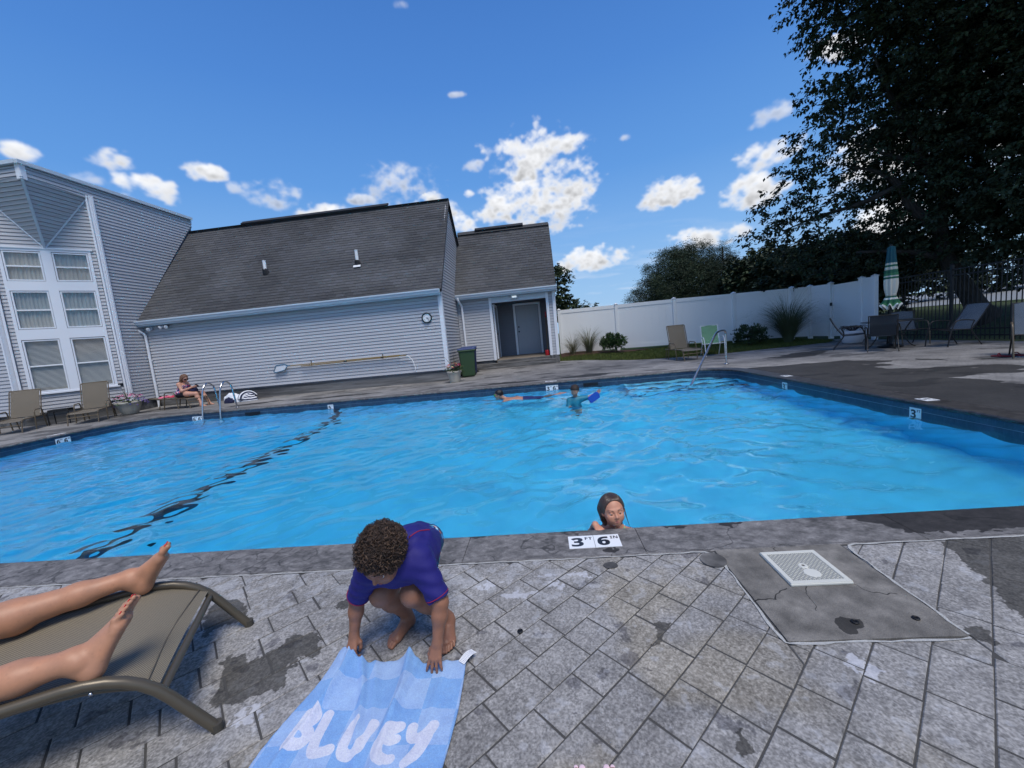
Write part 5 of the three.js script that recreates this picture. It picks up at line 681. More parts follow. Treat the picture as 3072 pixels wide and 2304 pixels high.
{
  const t = thing('shade_tree', 'huge dark leafy shade tree leaning over the iron fence', 'tree');
  const B = [[10.03, 9.7, -13.72, 1.5], [9.6, 9.21, -14.03, 0.9], [11.06, 8.86, -14.21, 1.5], [9.5, 7.95, -14.1, 1], [10.72, 7.58, -14.46, 1.3], [9.04, 7.32, -13.81, 0.6], [10.74, 9.32, -13.18, 1.5], [12.02, 8.8, -13.39, 1.9], [13.35, 8.93, -13.52, 2], [13.93, 8.19, -12.92, 2.2], [9.21, 6.59, -14.29, 1], [10.44, 6.17, -14.66, 1.2], [11.54, 6.64, -14.46, 1.2], [12.64, 7.43, -14.18, 1.8], [13.38, 7.19, -13.49, 2], [14.02, 6.49, -12.83, 2.2], [8.79, 5.61, -14.55, 1], [10.05, 5, -14.94, 1.2], [8.34, 4.87, -14.82, 0.9], [7.98, 4.21, -15.01, 0.8], [9.03, 3.92, -14.99, 1.1], [10.42, 3.68, -15.28, 1.1], [7.72, 3.8, -15.14, 0.5], [8.67, 3.07, -15.2, 0.8], [9.72, 2.79, -15.15, 0.9], [12.59, 5.85, -14.23, 1.5], [13.29, 5.34, -13.58, 2], [14, 4.82, -12.85, 2.2], [12.2, 5.05, -14.56, 0.9], [12.9, 4.05, -13.95, 1.6], [13.57, 3.51, -13.3, 1.9], [14.09, 3.36, -12.75, 2], [12.71, 3.45, -14.79, 1.1], [13.6, 3.0, -14.6, 1.1], [14.5, 2.6, -13.77, 1.3], [11.51, 2.9, -15.11, 0.9], [11.11, 4.68, -14.79, 0.7], [11.6, 3.64, -15.05, 0.8], [11.43, 11.47, -13.9, 2.5], [13.26, 10.92, -13.61, 2.8], [14.52, 7.2, -12.25, 3], [14.9, 4.6, -12.01, 2.6], [10.33, 11.09, -14.13, 1.6], [15.5, 9.5, -10.5, 3], [16, 6.2, -10, 3], [14.5, 6, -16, 2.6], [15, 9, -16, 3], [9, 11.5, -11.5, 2], [11.5, 11.2, -11, 2.2], [13.5, 10, -10, 2.4], [8, 12.5, -9.5, 1.8], [10.5, 12.3, -8.8, 2.2], [12.8, 11.5, -7.8, 2.4], [15.5, 8.5, -7, 2.4], [9.2, 13.4, -12.4, 2.2], [11.6, 13.6, -10, 2.4], [14, 12.8, -11, 2.6]];  // overhead crown blobs above the view are added to shade patio and deck
  part(t, 'trunk', pipe([[13.95, 0.45, -13.8], [13.76, 0.66, -13.82], [13.43, 1.31, -13.86], [13.09, 1.92, -13.91], [12.78, 2.52, -13.92], [12.63, 3.53, -13.93], [12.82, 4.86, -13.88], [13.06, 7.16, -13.8], [13.0, 9, -13.4], [12.4, 11.6, -11.6]], (s, k) => lerp(0.27, 0.08, k) + 0.12 * Math.exp(-s * 3), 0.5, 14), barkMat);
  const L = (p, a, b) => part(t, 'limb', pipe(p, taper(a, b), 0.4, 8), barkMat);
  L([[12.82, 2.37, -13.89], [12.21, 2.68, -14.04], [11.38, 2.85, -14.2], [10.63, 2.95, -14.53]], 0.13, 0.04); L([[12.67, 3.23, -13.89], [11.97, 4.07, -14.11], [11.64, 4.82, -14.12], [11.19, 5.38, -14.35], [10.44, 5.74, -14.66]], 0.17, 0.04); L([[12.66, 4.34, -13.9], [12.17, 5.69, -14.06], [11.23, 7.57, -14.07], [10.58, 8.88, -13.94]], 0.15, 0.03); L([[12.95, 5.52, -13.9], [13.6, 6.58, -13.56], [14.26, 7.33, -13.3], [15.5, 8.6, -11.5]], 0.16, 0.05); L([[11.64, 4.82, -14.12], [10.72, 4.47, -14.46], [9.51, 4.28, -14.81], [8.54, 3.97, -14.93]], 0.09, 0.02); L([[12.3, 5.3, -14], [11.2, 5.9, -14.3], [9.9, 6.6, -14.3]], 0.08, 0.02); L([[13.05, 7, -13.8], [12.2, 8.2, -13.6], [11, 9.4, -13.5]], 0.09, 0.02);
  const thin = B.filter((b) => b[0] < 11.3 && b[1] < 10.5).map((b) => [b[0] + 0.12, b[1], b[2], b[3] * 0.84 - 0.12]), full = B.filter((b) => !(b[0] < 11.3 && b[1] < 10.5));
  const leafMat = leafM(0.024, 0.04, 0.019), lg = leafGeo(0.125, 0.07); crown(t, thin, lg, leafMat, 66, 22, 0.34, 11, 0.5, 0.5); crown(t, full, lg, leafMat, 62, 24, 0.4, 12, 0.5, 0.5);
}
function plainTree(name, label, blobs, trunkPts, r, geo, mat, tw, lv, sp, seed, group) { const t = thing(name, label, 'tree', [0, 0, 0], 0, group); part(t, 'trunk', pipe(trunkPts, taper(r, r * 0.35), 0.3, 8), barkMat); crown(t, blobs, geo, mat, tw, lv, sp, seed); return t; }
const pineLeaf = needleGeo(0.3), smallLeaf = leafGeo(0.2, 0.13), G = 'trees behind the white fence';
plainTree('pine_tree', 'bushy dark pine tree with ragged top behind the middle of the white fence', [[9.3, 5.3, -28.48, 0.9], [9.1, 6.0, -28.5, 0.45], [9.75, 5.7, -28.3, 0.6], [10.4, 5.0, -28.1, 1.2], [10.55, 6.0, -28.1, 0.5], [8.41, 4.2, -28.8, 0.9], [8.2, 5.0, -28.8, 0.4], [9.63, 3.55, -28.41, 1.9], [10.97, 3.95, -27.92, 1.6], [7.91, 3.16, -28.94, 1.2], [9.0, 2.2, -28.5, 1.5], [10.6, 2.2, -28, 1.6]], [[9.8, 0.2, -28.3], [9.8, 5.6, -28.3]], 0.22, pineLeaf, leafM(0.03, 0.052, 0.03), 120, 14, 0.42, 21, G);
plainTree('spruce_tree', 'narrow pointed spruce tree standing right of the bushy pine', [[11.68, 5.85, -26.55, 0.16], [11.67, 5.45, -26.55, 0.28], [11.66, 5.0, -26.55, 0.5], [11.59, 4.45, -26.58, 0.8], [11.61, 3.7, -26.57, 1.05], [11.59, 2.84, -26.58, 1.25], [11.6, 2, -26.5, 1.35]], [[11.6, 0.2, -26.55], [11.63, 5.6, -26.55]], 0.14, needleGeo(0.22), leafM(0.025, 0.043, 0.026), 150, 12, 0.3, 22, G);
plainTree('leafy_tree', 'dark leafy tree beside the spruce behind the white fence', [[12.5, 3.9, -25.1, 1.0], [12.95, 4.1, -24.85, 1.3], [12.3, 3.2, -25.28, 1.2], [12.81, 3.43, -23.77, 1.6], [12.67, 2.83, -24.97, 1.4], [12.5, 2, -24.5, 1.6]], [[12.6, 0.2, -24.8], [12.6, 4.4, -24.8]], 0.2, smallLeaf, leafM(0.028, 0.046, 0.022), 75, 18, 0.4, 23, G);
plainTree('leafy_tree', 'low dark tree under the left branches of the big shade tree', [[12.88, 3.52, -21.43, 1.5], [13.5, 3.61, -21.04, 1.5], [12.71, 2.88, -21.53, 1.3], [13.79, 2.89, -20.85, 1.4], [12.4, 2.0, -21.4, 1.4], [13.8, 1.9, -20.8, 1.4]], [[13.2, 0.2, -21.2], [13.2, 3.6, -21.2]], 0.2, smallLeaf, leafM(0.024, 0.04, 0.02), 75, 18, 0.4, 24, G);
plainTree('leafy_tree', 'low dark tree behind the gate and closed umbrella', [[14.5, 3.16, -20.37, 1.5], [15.02, 3.35, -19.98, 1.5], [15.4, 2.64, -19.7, 1.4], [14.77, 2.47, -20.17, 1.3], [15.87, 2.73, -19.32, 1.3], [15.1, 1.9, -20, 1.4]], [[15, 0.5, -20], [15, 3.2, -20]], 0.2, smallLeaf, leafM(0.024, 0.04, 0.02), 75, 18, 0.4, 25, G);
plainTree('oak_tree', 'young oak tree showing past the right end of the porch roof', [[1.77, 6.52, -33.95, 0.6], [1.97, 5.75, -33.94, 0.9], [1.5, 6.2, -34, 0.7], [1.69, 4.66, -33.96, 1.05], [2.27, 3.84, -33.92, 0.85], [1.42, 3.74, -33.97, 1], [2.6, 3.3, -33.91, 0.75], [1.3, 2.8, -33.9, 1.1]], [[1.6, 0.3, -33.95], [1.75, 6.4, -33.95]], 0.14, smallLeaf, leafM(0.035, 0.056, 0.024), 60, 16, 0.32, 26, G);
plainTree('far_tree', 'small far tree top peeping over the left panel of the white fence', [[4.94, 3.97, -44.73, 0.7], [5.82, 3.97, -44.62, 0.6], [4.09, 3.86, -44.81, 0.6], [5, 3.2, -44.7, 1.2]], [[5, 0.5, -44.7], [5, 4, -44.7]], 0.14, smallLeaf, leafM(0.04, 0.06, 0.03), 26, 12, 0.36, 27, G);
{ // hedge and small trees beyond the road
  const t = thing('roadside_hedge', 'tall dark hedge on the far side of the car park road', 'hedge'); crown(t, [[22.9, 2.6, -26.5, 1.9], [25.5, 2.9, -26.0, 2.3], [28, 2.8, -25.2, 2.3], [30.5, 2.8, -24, 2.4], [33, 2.9, -20, 2.6], [34, 3, -15, 2.6], [34, 3, -9, 2.8], [34.5, 3, -3, 2.8], [20.5, 2.2, -27, 1.6]], leafGeo(0.3, 0.2), leafM(0.03, 0.046, 0.026), 22, 14, 0.5, 28); part(t, 'stems', merge([0, 1, 2, 3, 4, 5].map((i) => cyl(0.06, 0.09, 2.4, 7, 22 + i * 2.2, 1.6, -26.4 + i * 0.45))), barkMat);
}
// ---------------------------------------------------------------- fence bed plants
function arching(name, label, p, n, h, spread, seed, cat = 'ornamental grass', col = [0.115, 0.13, 0.062]) {
  const t = thing(name, label, cat, p), R = rng(seed), pos = []; for (let i = 0; i < n; i++) { const a = R() * 6.283, L = h * (0.55 + R() * 0.6), out = spread * (0.2 + 1.15 * Math.sqrt(R())), b = V(Math.cos(a) * 0.13 * R(), 0, Math.sin(a) * 0.13 * R()), w = 0.004 + R() * 0.005, side = V(-Math.sin(a), 0, Math.cos(a)); const pt = (s) => V(b.x + Math.cos(a) * out * s ** 1.5, L * (s * 1.28 - 0.45 * s ** 2.6 * (0.45 + out / spread)), b.z + Math.sin(a) * out * s ** 1.5); for (let k = 0; k < 6; k++) { const s0 = k / 6, s1 = (k + 1) / 6, A = pt(s0), B = pt(s1), w0 = w * (1 - s0 * 0.85), w1 = w * (1 - s1 * 0.85); const q = [A.clone().addScaledVector(side, -w0), A.clone().addScaledVector(side, w0), B.clone().addScaledVector(side, w1), B.clone().addScaledVector(side, -w1)]; for (const j of [0, 1, 2, 0, 2, 3]) pos.push(q[j].x, q[j].y, q[j].z); } }
  const g = new THREE.BufferGeometry(); g.setAttribute('position', new THREE.Float32BufferAttribute(pos, 3)); g.computeVertexNormals(); part(t, 'blades', g, std({ color: new THREE.Color(...col), roughness: 0.8, side: THREE.DoubleSide })).userData.kind = 'stuff'; part(t, 'tuft', move(lathe([[0, 0.16], [0.05, 0.14], [0.1, 0.04], [0.12, -0.02]], 12), 0, 0, 0), std({ color: new THREE.Color(0.09, 0.075, 0.04), roughness: 1 })); return t;
}
function shrub(name, label, p, r, h, seed, leaf, col, n = 46, lv = 16) { const t = thing(name, label, 'shrub', p), R = rng(seed); crown(t, [[0, h * 0.55, 0, r], [r * 0.5, h * 0.45, 0.1, r * 0.6], [-r * 0.5, h * 0.45, 0.05, r * 0.6], [0.05, h * 0.8, 0, r * 0.55]], leaf, leafM(...col), n / (r * r) * 1.7, lv, 0.13, seed, 0.5, -0.6); const st = []; for (let i = 0; i < 12; i++) { const a = R() * 6.28; st.push(pipe([[0.03 * Math.cos(a), -0.05, 0.03 * Math.sin(a)], [r * 0.6 * Math.cos(a), h * 0.8, r * 0.6 * Math.sin(a)]], 0.007, 0.05, 5)); } part(t, 'stems', merge(st), barkMat); return t; }
arching('fountain_grass', 'left thin dry clump of tall grass beside the porch corner', [1.32, lawnH(1.32, -17.6), -17.6], 130, 1.05, 0.7, 31, 'ornamental grass', [0.15, 0.145, 0.075]);
arching('fountain_grass', 'larger arching grass clump leaning right beside the round shrub', [2.02, lawnH(2.02, -17.6), -17.6], 230, 1.4, 1.0, 32, 'ornamental grass', [0.135, 0.14, 0.07]);
shrub('round_shrub', 'small round green shrub at the fence right of the grass clumps', [2.97, lawnH(2.97, -17.35), -17.35], 0.42, 0.85, 33, leafGeo(0.1, 0.045), [0.05, 0.095, 0.03]);
arching('maiden_grass', 'huge fountain of green ornamental grass before the right part of the white fence', [9.35, lawnH(9.35, -16.1), -16.1], 900, 2.05, 1.5, 34, 'ornamental grass', [0.085, 0.11, 0.055]);
shrub('dark_shrub', 'low dark leafy shrub at the left foot of the huge grass', [8.0, lawnH(8.0, -16.2), -16.2], 0.5, 0.8, 35, leafGeo(0.1, 0.04), [0.04, 0.07, 0.028]);
// ---------------------------------------------------------------- furniture and pool hardware
const weave = (() => { const f = (x, y) => { const a = (x >> 3) & 1, b = (y >> 3) & 1, ex = Math.min(x & 7, 7 - (x & 7)), ey = Math.min(y & 7, 7 - (y & 7)); return [(a ^ b), ex, ey]; }; return { map: tex(64, 64, (u, v, x, y) => { const [c, ex, ey] = f(x, y), hole = ex === 0 && ey <= 1 ? 0.36 : ey === 0 ? 0.62 : 1, k = (c ? 1.12 : 0.84) * hole; return [196 * k, 196 * k, 196 * k]; }), bump: tex(64, 64, (u, v, x, y) => { const [c, ex, ey] = f(x, y); return (c ? 60 + ex * 48 : 60 + ey * 48); }, { srgb: false }) }; })();
const slingMat = (r, g, b, rep) => { const c = sRGB(r, g, b).multiplyScalar(1.75); return std({ map: M.rep(weave.map, rep), color: c, bumpMap: M.rep(weave.bump, rep), bumpScale: 0.0012, roughness: 0.75, side: THREE.DoubleSide }); };
const tanSling = slingMat(128, 119, 104, 1 / 0.026), taupe = phys({ color: sRGB(104, 92, 74), roughness: 0.38, metalness: 0.25 }), greySling = slingMat(98, 112, 126, 1 / 0.026), darkTube = phys({ color: sRGB(52, 50, 48), roughness: 0.4, metalness: 0.3 }), greenSling = slingMat(132, 182, 142, 1 / 0.026), whiteTube = phys({ color: sRGB(226, 230, 232), roughness: 0.35 });
// cloth stretched between two rails: profile [z, y] swept over a width
function sling(prof, w, sag = 0.02, n = 10) {
  const pts = []; for (let i = 0; i < prof.length - 1; i++) for (let k = 0; k < 6; k++) pts.push([lerp(prof[i][0], prof[i + 1][0], k / 6), lerp(prof[i][1], prof[i + 1][1], k / 6)]); pts.push(prof.at(-1));
  const pos = [], uv = [], idx = []; let acc = 0; pts.forEach((p, i) => { if (i) acc += Math.hypot(p[0] - pts[i - 1][0], p[1] - pts[i - 1][1]); const a = pts[Math.max(0, i - 1)], b = pts[Math.min(pts.length - 1, i + 1)], L = Math.hypot(b[0] - a[0], b[1] - a[1]) || 1, nz = -(b[1] - a[1]) / L, ny = (b[0] - a[0]) / L; for (let j = 0; j <= n; j++) { const x = (j / n - 0.5) * w, s = -sag * (1 - (2 * j / n - 1) ** 2) * Math.sin(Math.PI * clamp(i / (pts.length - 1), 0.12, 0.88)); pos.push(x, p[1] + ny * s, p[0] + nz * s); uv.push(x, acc); } });
  const m = n + 1; for (let i = 0; i < pts.length - 1; i++) for (let j = 0; j < n; j++) { const a = i * m + j; idx.push(a, a + m, a + 1, a + 1, a + m, a + m + 1); }
  const g = new THREE.BufferGeometry(); g.setAttribute('position', new THREE.Float32BufferAttribute(pos, 3)); g.setAttribute('uv', new THREE.Float32BufferAttribute(uv, 2)); g.setIndex(idx); g.computeVertexNormals(); return g;
}
// chaise: z runs to the foot end, back raised by an angle (degrees)
function chaise(name, label, p, turn, back, group, { w = 0.62, foot = 0.95, sMat = tanSling, tMat = taupe, arms = true } = {}) {
  const t = thing(name, label, 'lounge chair', p, turn, group), H = 0.34, a = back * Math.PI / 180, bl = 0.82, bz = -0.22, topZ = bz - Math.cos(a) * bl, topY = H + Math.sin(a) * bl, x = w / 2;
  part(t, 'seat', sling([[bz, H], [0.3, H - 0.01], [foot - 0.14, H], [foot, H - 0.03]], w - 0.05, 0.025), sMat);
  part(t, 'backrest', sling([[bz, H + 0.01], [lerp(bz, topZ, 0.5), lerp(H, topY, 0.5) + 0.01], [topZ, topY]], w - 0.05, 0.025), sMat);
  part(t, 'back_frame', pipe([[-x, H, bz], [-x, topY, topZ], [x, topY, topZ], [x, H, bz]], 0.014, 0.05), tMat);
  for (const s of [-1, 1]) { part(t, 'side_rail', pipe([[s * x, H, -0.62], [s * x, H, foot - 0.1], [s * x, H - 0.06, foot]], 0.016, 0.08), tMat); part(t, 'leg', pipe([[s * x, H - 0.04, foot - 0.03], [s * x, 0.0, foot + 0.07]], 0.015, 0.01), tMat); part(t, 'leg', pipe([[s * x, H, -0.5], [s * x, 0, -0.62]], 0.015, 0.01), tMat); if (arms) part(t, 'armrest', pipe([[s * (x + 0.03), 0, 0.32], [s * (x + 0.03), 0.54, 0.24], [s * (x + 0.03), 0.55, -0.22], [s * (x + 0.03), 0, -0.34]], 0.016, 0.09), tMat); }
  part(t, 'cross_bar', pipe([[-x, H - 0.13, foot + 0.01], [x, H - 0.13, foot + 0.01]], 0.011, 0.01, 6), tMat); part(t, 'back_stay', pipe([[-x + 0.03, H - 0.02, -0.5], [-x + 0.05, lerp(H, topY, 0.45), lerp(bz, topZ, 0.45)], [x - 0.05, lerp(H, topY, 0.45), lerp(bz, topZ, 0.45)], [x - 0.03, H - 0.02, -0.5]], 0.009, 0.03, 6), tMat);
  return t;
}
const LG = 'tan sling lounge chairs round the pool';
chaise('lounge_chair', 'leftmost tan lounge chair with raised back under the lower left window', [-14.68, 0, -10.05], 0.63, 68, LG);
chaise('lounge_chair', 'tan lounge chair with raised back between the black side table and flower planter', [-13.6, 0, -11.0], 0.63, 72, LG);
chaise('lounge_chair', 'tan lounge chair laid flat under the seated woman by the downpipe', [-12.05, 0, -12.35], 1.35, 3, LG, { foot: 0.75 });
chaise('lounge_chair', 'tan lounge chair with upright back on the deck before the white fence', [4.62, 0, -13.75], 0.1, 74, LG, { foot: 0.75 });
{ // small black side table
  const t = thing('side_table', 'small black metal side table between the two left lounge chairs', 'side table', [-14.42, 0, -10.78], 0.6); part(t, 'tabletop', merge([rbox(0.42, 0.02, 0.4, 0.006, 0, 0.44, 0)]), M.black); part(t, 'apron', merge([box(0.42, 0.04, 0.015, 0, 0.41, 0.19), box(0.42, 0.04, 0.015, 0, 0.41, -0.19)]), M.black); for (const s of [-1, 1]) for (const q of [-1, 1]) part(t, 'leg', pipe([[s * 0.19, 0.43, q * 0.18], [s * 0.22, 0.36, q * 0.2], [s * 0.22, 0, q * 0.21]], 0.014, 0.06), M.black);
}
// near lounger: built where it stands, length axis running off to the left of the picture
{
  const t = thing('sun_lounger', 'near tan mesh sun lounger with bronze tube frame under bare legs', 'lounge chair', [-1.535, 0, -1.328], 0); const ax = V(-0.88, 0, 0.475), wd = V(0.475, 0, 0.88); // along to the head, across to the near side
  const P = (l, w, y) => V(ax.x * l + wd.x * w, y, ax.z * l + wd.z * w), bronze = phys({ color: sRGB(98, 90, 76), roughness: 0.36, metalness: 0.35 }), H = 0.3, hw = 0.292;
  const pos = [], uv = [], idx = [], N = 46, Mw = 22; const prof = (l) => (l < 0.22 ? H - 0.085 * ((0.22 - l) / 0.29) ** 2 : H); let k = 0;
  for (let i = 0; i <= N; i++) { const l = lerp(-0.06, 1.25, i / N); for (let j = 0; j <= Mw; j++) { const w = lerp(-hw, hw, j / Mw), e = 1 - (w / hw) ** 2; const y = prof(l) - 0.018 * e * sstep(l, -0.03, 0.3); const p = P(l + 0.006 * e * (l < 0.06 ? (0.06 - l) / 0.12 : 0), w, y + 0.006); pos.push(p.x, p.y, p.z); uv.push(w, l); } }
  for (let i = 0; i < N; i++) for (let j = 0; j < Mw; j++) { const a = i * (Mw + 1) + j, b = a + Mw + 1; idx.push(a, a + 1, b, b, a + 1, b + 1); }
  const g = new THREE.BufferGeometry(); g.setAttribute('position', new THREE.Float32BufferAttribute(pos, 3)); g.setAttribute('uv', new THREE.Float32BufferAttribute(uv, 2)); g.setIndex(idx); g.computeVertexNormals(); part(t, 'seat', g, slingMat(150, 140, 120, 1 / 0.03));
  for (const s of [-1, 1]) { const w = s * hw; part(t, 'side_rail', pipe([P(-0.19, w * 1.01, 0), P(0.0, w * 1.01, H + 0.012), P(1.9, w * 1.01, H + 0.012)], 0.0175, 0.16, 14), bronze); part(t, 'sling_rail', pipe([P(-0.05, w * 0.965, H - 0.082), P(0.08, w * 0.965, H - 0.026), P(0.22, w * 0.965, H - 0.008), P(1.25, w * 0.965, H - 0.008)], 0.0095, 0.08, 10), bronze); part(t, 'foot_cap', move(cyl(0.0185, 0.0185, 0.03, 14), ...P(-0.187, w * 1.01, 0.012).toArray(), 0, 0, 0), std({ color: sRGB(70, 66, 58), roughness: 0.7 })); for (const l of [0.09, 0.3, 0.75]) part(t, 'rivet', new THREE.SphereGeometry(0.006, 8, 6).translate(...P(l, w * 1.075, prof(l) + 0.004).toArray()), M.chrome); }
  part(t, 'end_bar', pipe([P(-0.062, -hw, H - 0.1), P(-0.062, hw, H - 0.1)], 0.0135, 0.01, 12), bronze); part(t, 'cross_bar', pipe([P(0.62, -hw, H - 0.03), P(0.62, hw, H - 0.03)], 0.0125, 0.01, 10), bronze);
  part(t, 'seam', pipe([P(-0.03, -hw * 0.95, H - 0.052), P(-0.008, 0, H - 0.05), P(-0.03, hw * 0.95, H - 0.052)], 0.0022, 0.3, 6), tanSling);
  part(t, 'wheel_bracket', merge([bar(P(0.62, hw * 0.7, 0.27), P(0.62, hw * 0.7, 0.2), 0.04, 0.02), cyl(0.03, 0.03, 0.02, 14, ...P(0.62, hw * 0.7, 0.2).toArray(), Math.PI / 2, 0.5)]), M.black);
  for (const s of [-1, 1]) part(t, 'leg', pipe([P(1.55, s * hw, H), P(1.72, s * hw, 0)], 0.0175, 0.01, 10), bronze);
  part(t, 'backrest', (() => { const q = []; for (let j = 0; j < 8; j++) { const w0 = lerp(-hw, hw, j / 8), w1 = lerp(-hw, hw, (j + 1) / 8); q.push([P(1.25, w0, H + 0.005), P(1.25, w1, H + 0.005), P(1.8, w1, H + 0.5), P(1.8, w0, H + 0.5)]); } return faces(q); })(), slingMat(120, 112, 96, 1 / 0.026));
}
// patio sling chair: faces +z
function patioChair(name, label, p, turn, group, { sMat = greySling, tMat = darkTube, h = 0.92, recl = 0.26, armMat = tMat } = {}) {
  const t = thing(name, label, 'chair', p, turn, group), w = 0.5, x = 0.27, H = 0.42;
  part(t, 'seat', sling([[-0.2, H - 0.03], [0.1, H - 0.015], [0.27, H + 0.015]], w, 0.03), sMat); part(t, 'backrest', sling([[-0.2, H - 0.03], [-0.28 - recl * 0.4, lerp(H, h, 0.5)], [-0.24 - recl, h]], w, 0.025), sMat);
  part(t, 'back_bar', pipe([[-x, h - 0.01, -0.24 - recl], [x, h - 0.01, -0.24 - recl]], 0.011, 0.01, 6), tMat); part(t, 'front_bar', pipe([[-x, H, 0.27], [x, H, 0.27]], 0.011, 0.01, 6), tMat);
  for (const s of [-1, 1]) { part(t, 'back_post', pipe([[s * x, H - 0.03, -0.2], [s * x, lerp(H, h, 0.5), -0.28 - recl * 0.4], [s * x, h, -0.24 - recl]], 0.012, 0.1), tMat); part(t, 'seat_rail', pipe([[s * x, H - 0.03, -0.2], [s * x, H, 0.27]], 0.012, 0.01), tMat); part(t, 'armrest', pipe([[s * (x + 0.02), 0, 0.34], [s * (x + 0.03), 0.36, 0.29], [s * (x + 0.04), 0.62, 0.2], [s * (x + 0.04), 0.64, 0.02], [s * (x + 0.02), 0.6, -0.24]], 0.014, 0.16), armMat); part(t, 'leg', pipe([[s * (x + 0.02), 0.6, -0.24], [s * (x + 0.01), 0.4, -0.16], [s * (x + 0.02), 0, -0.42]], 0.013, 0.14), tMat); }
  return t;
}
const PG = 'grey blue sling chairs of the patio set';
patioChair('patio_chair', 'grey blue sling chair seen from the side left of the round table', [8.82, 0, -12.2], 0.95, PG);
patioChair('patio_chair', 'grey blue sling chair darkened for shade with its back to the pool before the round table', [8.72, 0, -11.08], 2.55, PG, { sMat: slingMat(54, 62, 70, 1 / 0.026), recl: 0.12 });  // sling darkened: shade on the chair back is put into its colour
patioChair('patio_chair', 'grey blue sling chair with pale arm behind the round table', [10.2, 0, -12.05], -0.25, PG, { recl: 0.12, armMat: taupe });
patioChair('patio_chair', 'reclined grey blue sling chair alone by the iron fence right of the table', [10.12, 0, -10.8], -1.57, PG, { h: 0.98, recl: 0.36 });
patioChair('patio_chair', 'grey blue sling chair cut off by the right edge of the picture', [8.9, 0, -7.95], -0.75, PG, { h: 0.98, armMat: taupe });
patioChair('sling_chair', 'mint green sling chair with white frame beside the fence lounge chair', [5.72, 0, -14.05], -0.15, null, { sMat: greenSling, tMat: whiteTube, h: 1.02, recl: 0.14 });
{
  const t = thing('patio_table', 'dark round patio table holding the closed umbrella', 'table', [9.42, 0, -11.68]); part(t, 'tabletop', lathe([[0.02, 0.7], [0.6, 0.7], [0.625, 0.712], [0.625, 0.722], [0.6, 0.728], [0.02, 0.728], [0.02, 0.7]], 40), phys({ color: sRGB(30, 34, 40), roughness: 0.3 })); for (let i = 0; i < 4; i++) { const a = i * 1.57 + 0.5, c = Math.cos(a), s = Math.sin(a); part(t, 'leg', pipe([[c * 0.42, 0.7, s * 0.42], [c * 0.3, 0.5, s * 0.3], [c * 0.26, 0.3, s * 0.26], [c * 0.4, 0.06, s * 0.4], [c * 0.5, 0, s * 0.5]], 0.015, 0.12), darkTube); } part(t, 'brace', new THREE.TorusGeometry(0.27, 0.01, 6, 30).rotateX(Math.PI / 2).translate(0, 0.35, 0), darkTube);
  const u = thing('closed_umbrella', 'closed green and white striped patio umbrella tied at the waist', 'umbrella', [9.42, 0, -11.68]); const cl = (() => { const nA = 64, rows = [], R = rng(4); const pr = [[2.68, 0.03], [2.65, 0.07], [2.45, 0.082], [2.2, 0.1], [1.95, 0.12], [1.7, 0.125], [1.55, 0.115], [1.42, 0.09], [1.39, 0.085], [1.33, 0.105], [1.24, 0.14], [1.16, 0.165], [1.08, 0.19]]; const pos = [], uv = [], idx = []; pr.forEach(([y, r], i) => { for (let j = 0; j <= nA; j++) { const a = j / nA * 6.28318, f = 1 + (0.14 + 0.1 * (i / pr.length)) * Math.cos(a * 8) + 0.05 * Math.cos(a * 16 + 1), drop = i >= pr.length - 2 ? 0.07 * Math.cos(a * 8) * (i - pr.length + 3) / 2 : 0; pos.push(Math.cos(a) * r * f, y + drop, Math.sin(a) * r * f); uv.push(j / nA, (2.68 - y) / 1.7); } }); for (let i = 0; i < pr.length - 1; i++) for (let j = 0; j < nA; j++) { const a = i * (nA + 1) + j, b = a + nA + 1; idx.push(a, a + 1, b, b, a + 1, b + 1); } const g = new THREE.BufferGeometry(); g.setAttribute('position', new THREE.Float32BufferAttribute(pos, 3)); g.setAttribute('uv', new THREE.Float32BufferAttribute(uv, 2)); g.setIndex(idx); g.computeVertexNormals(); return g; })();
  const stripes = [[0, '#1f5560'], [0.255, '#c2c4b6'], [0.285, '#2e6650'], [0.315, '#c2c4b6'], [0.36, '#2e6650'], [0.41, '#3f7a58'], [0.45, '#cccbbe'], [0.47, '#2e6650'], [0.5, '#d8d6c8'], [0.735, '#e4e2d6'], [0.765, '#2e6650'], [0.79, '#e4e2d6'], [0.82, '#2f6b4c'], [0.875, '#4c8a58'], [0.905, '#e9e8dd'], [0.955, '#2e6650'], [0.985, '#7fa08a']]; const st = canvasTex(16, 512, (c, w, h) => stripes.forEach(([a, k], i) => { c.fillStyle = k; c.fillRect(0, h * a, w, h); })); st.flipY = false; st.needsUpdate = true;  // upper pale stripes toned down, tree shade painted into the white cloth
  part(u, 'canopy', cl, std({ map: st, roughness: 0.9, side: THREE.DoubleSide })); part(u, 'tie', new THREE.TorusGeometry(0.1, 0.012, 6, 30).rotateX(Math.PI / 2).translate(0, 1.405, 0), std({ color: sRGB(190, 186, 168), roughness: 0.9 })); part(u, 'pole', cyl(0.02, 0.02, 2.66, 12, 0, 1.36, 0), darkTube); part(u, 'finial', new THREE.SphereGeometry(0.03, 12, 8).translate(0, 2.7, 0), darkTube); part(u, 'base', lathe([[0, 0.01], [0.26, 0.01], [0.27, 0.03], [0.25, 0.055], [0.1, 0.085], [0.035, 0.1], [0.03, 0.3], [0, 0.3]], 32), M.black);
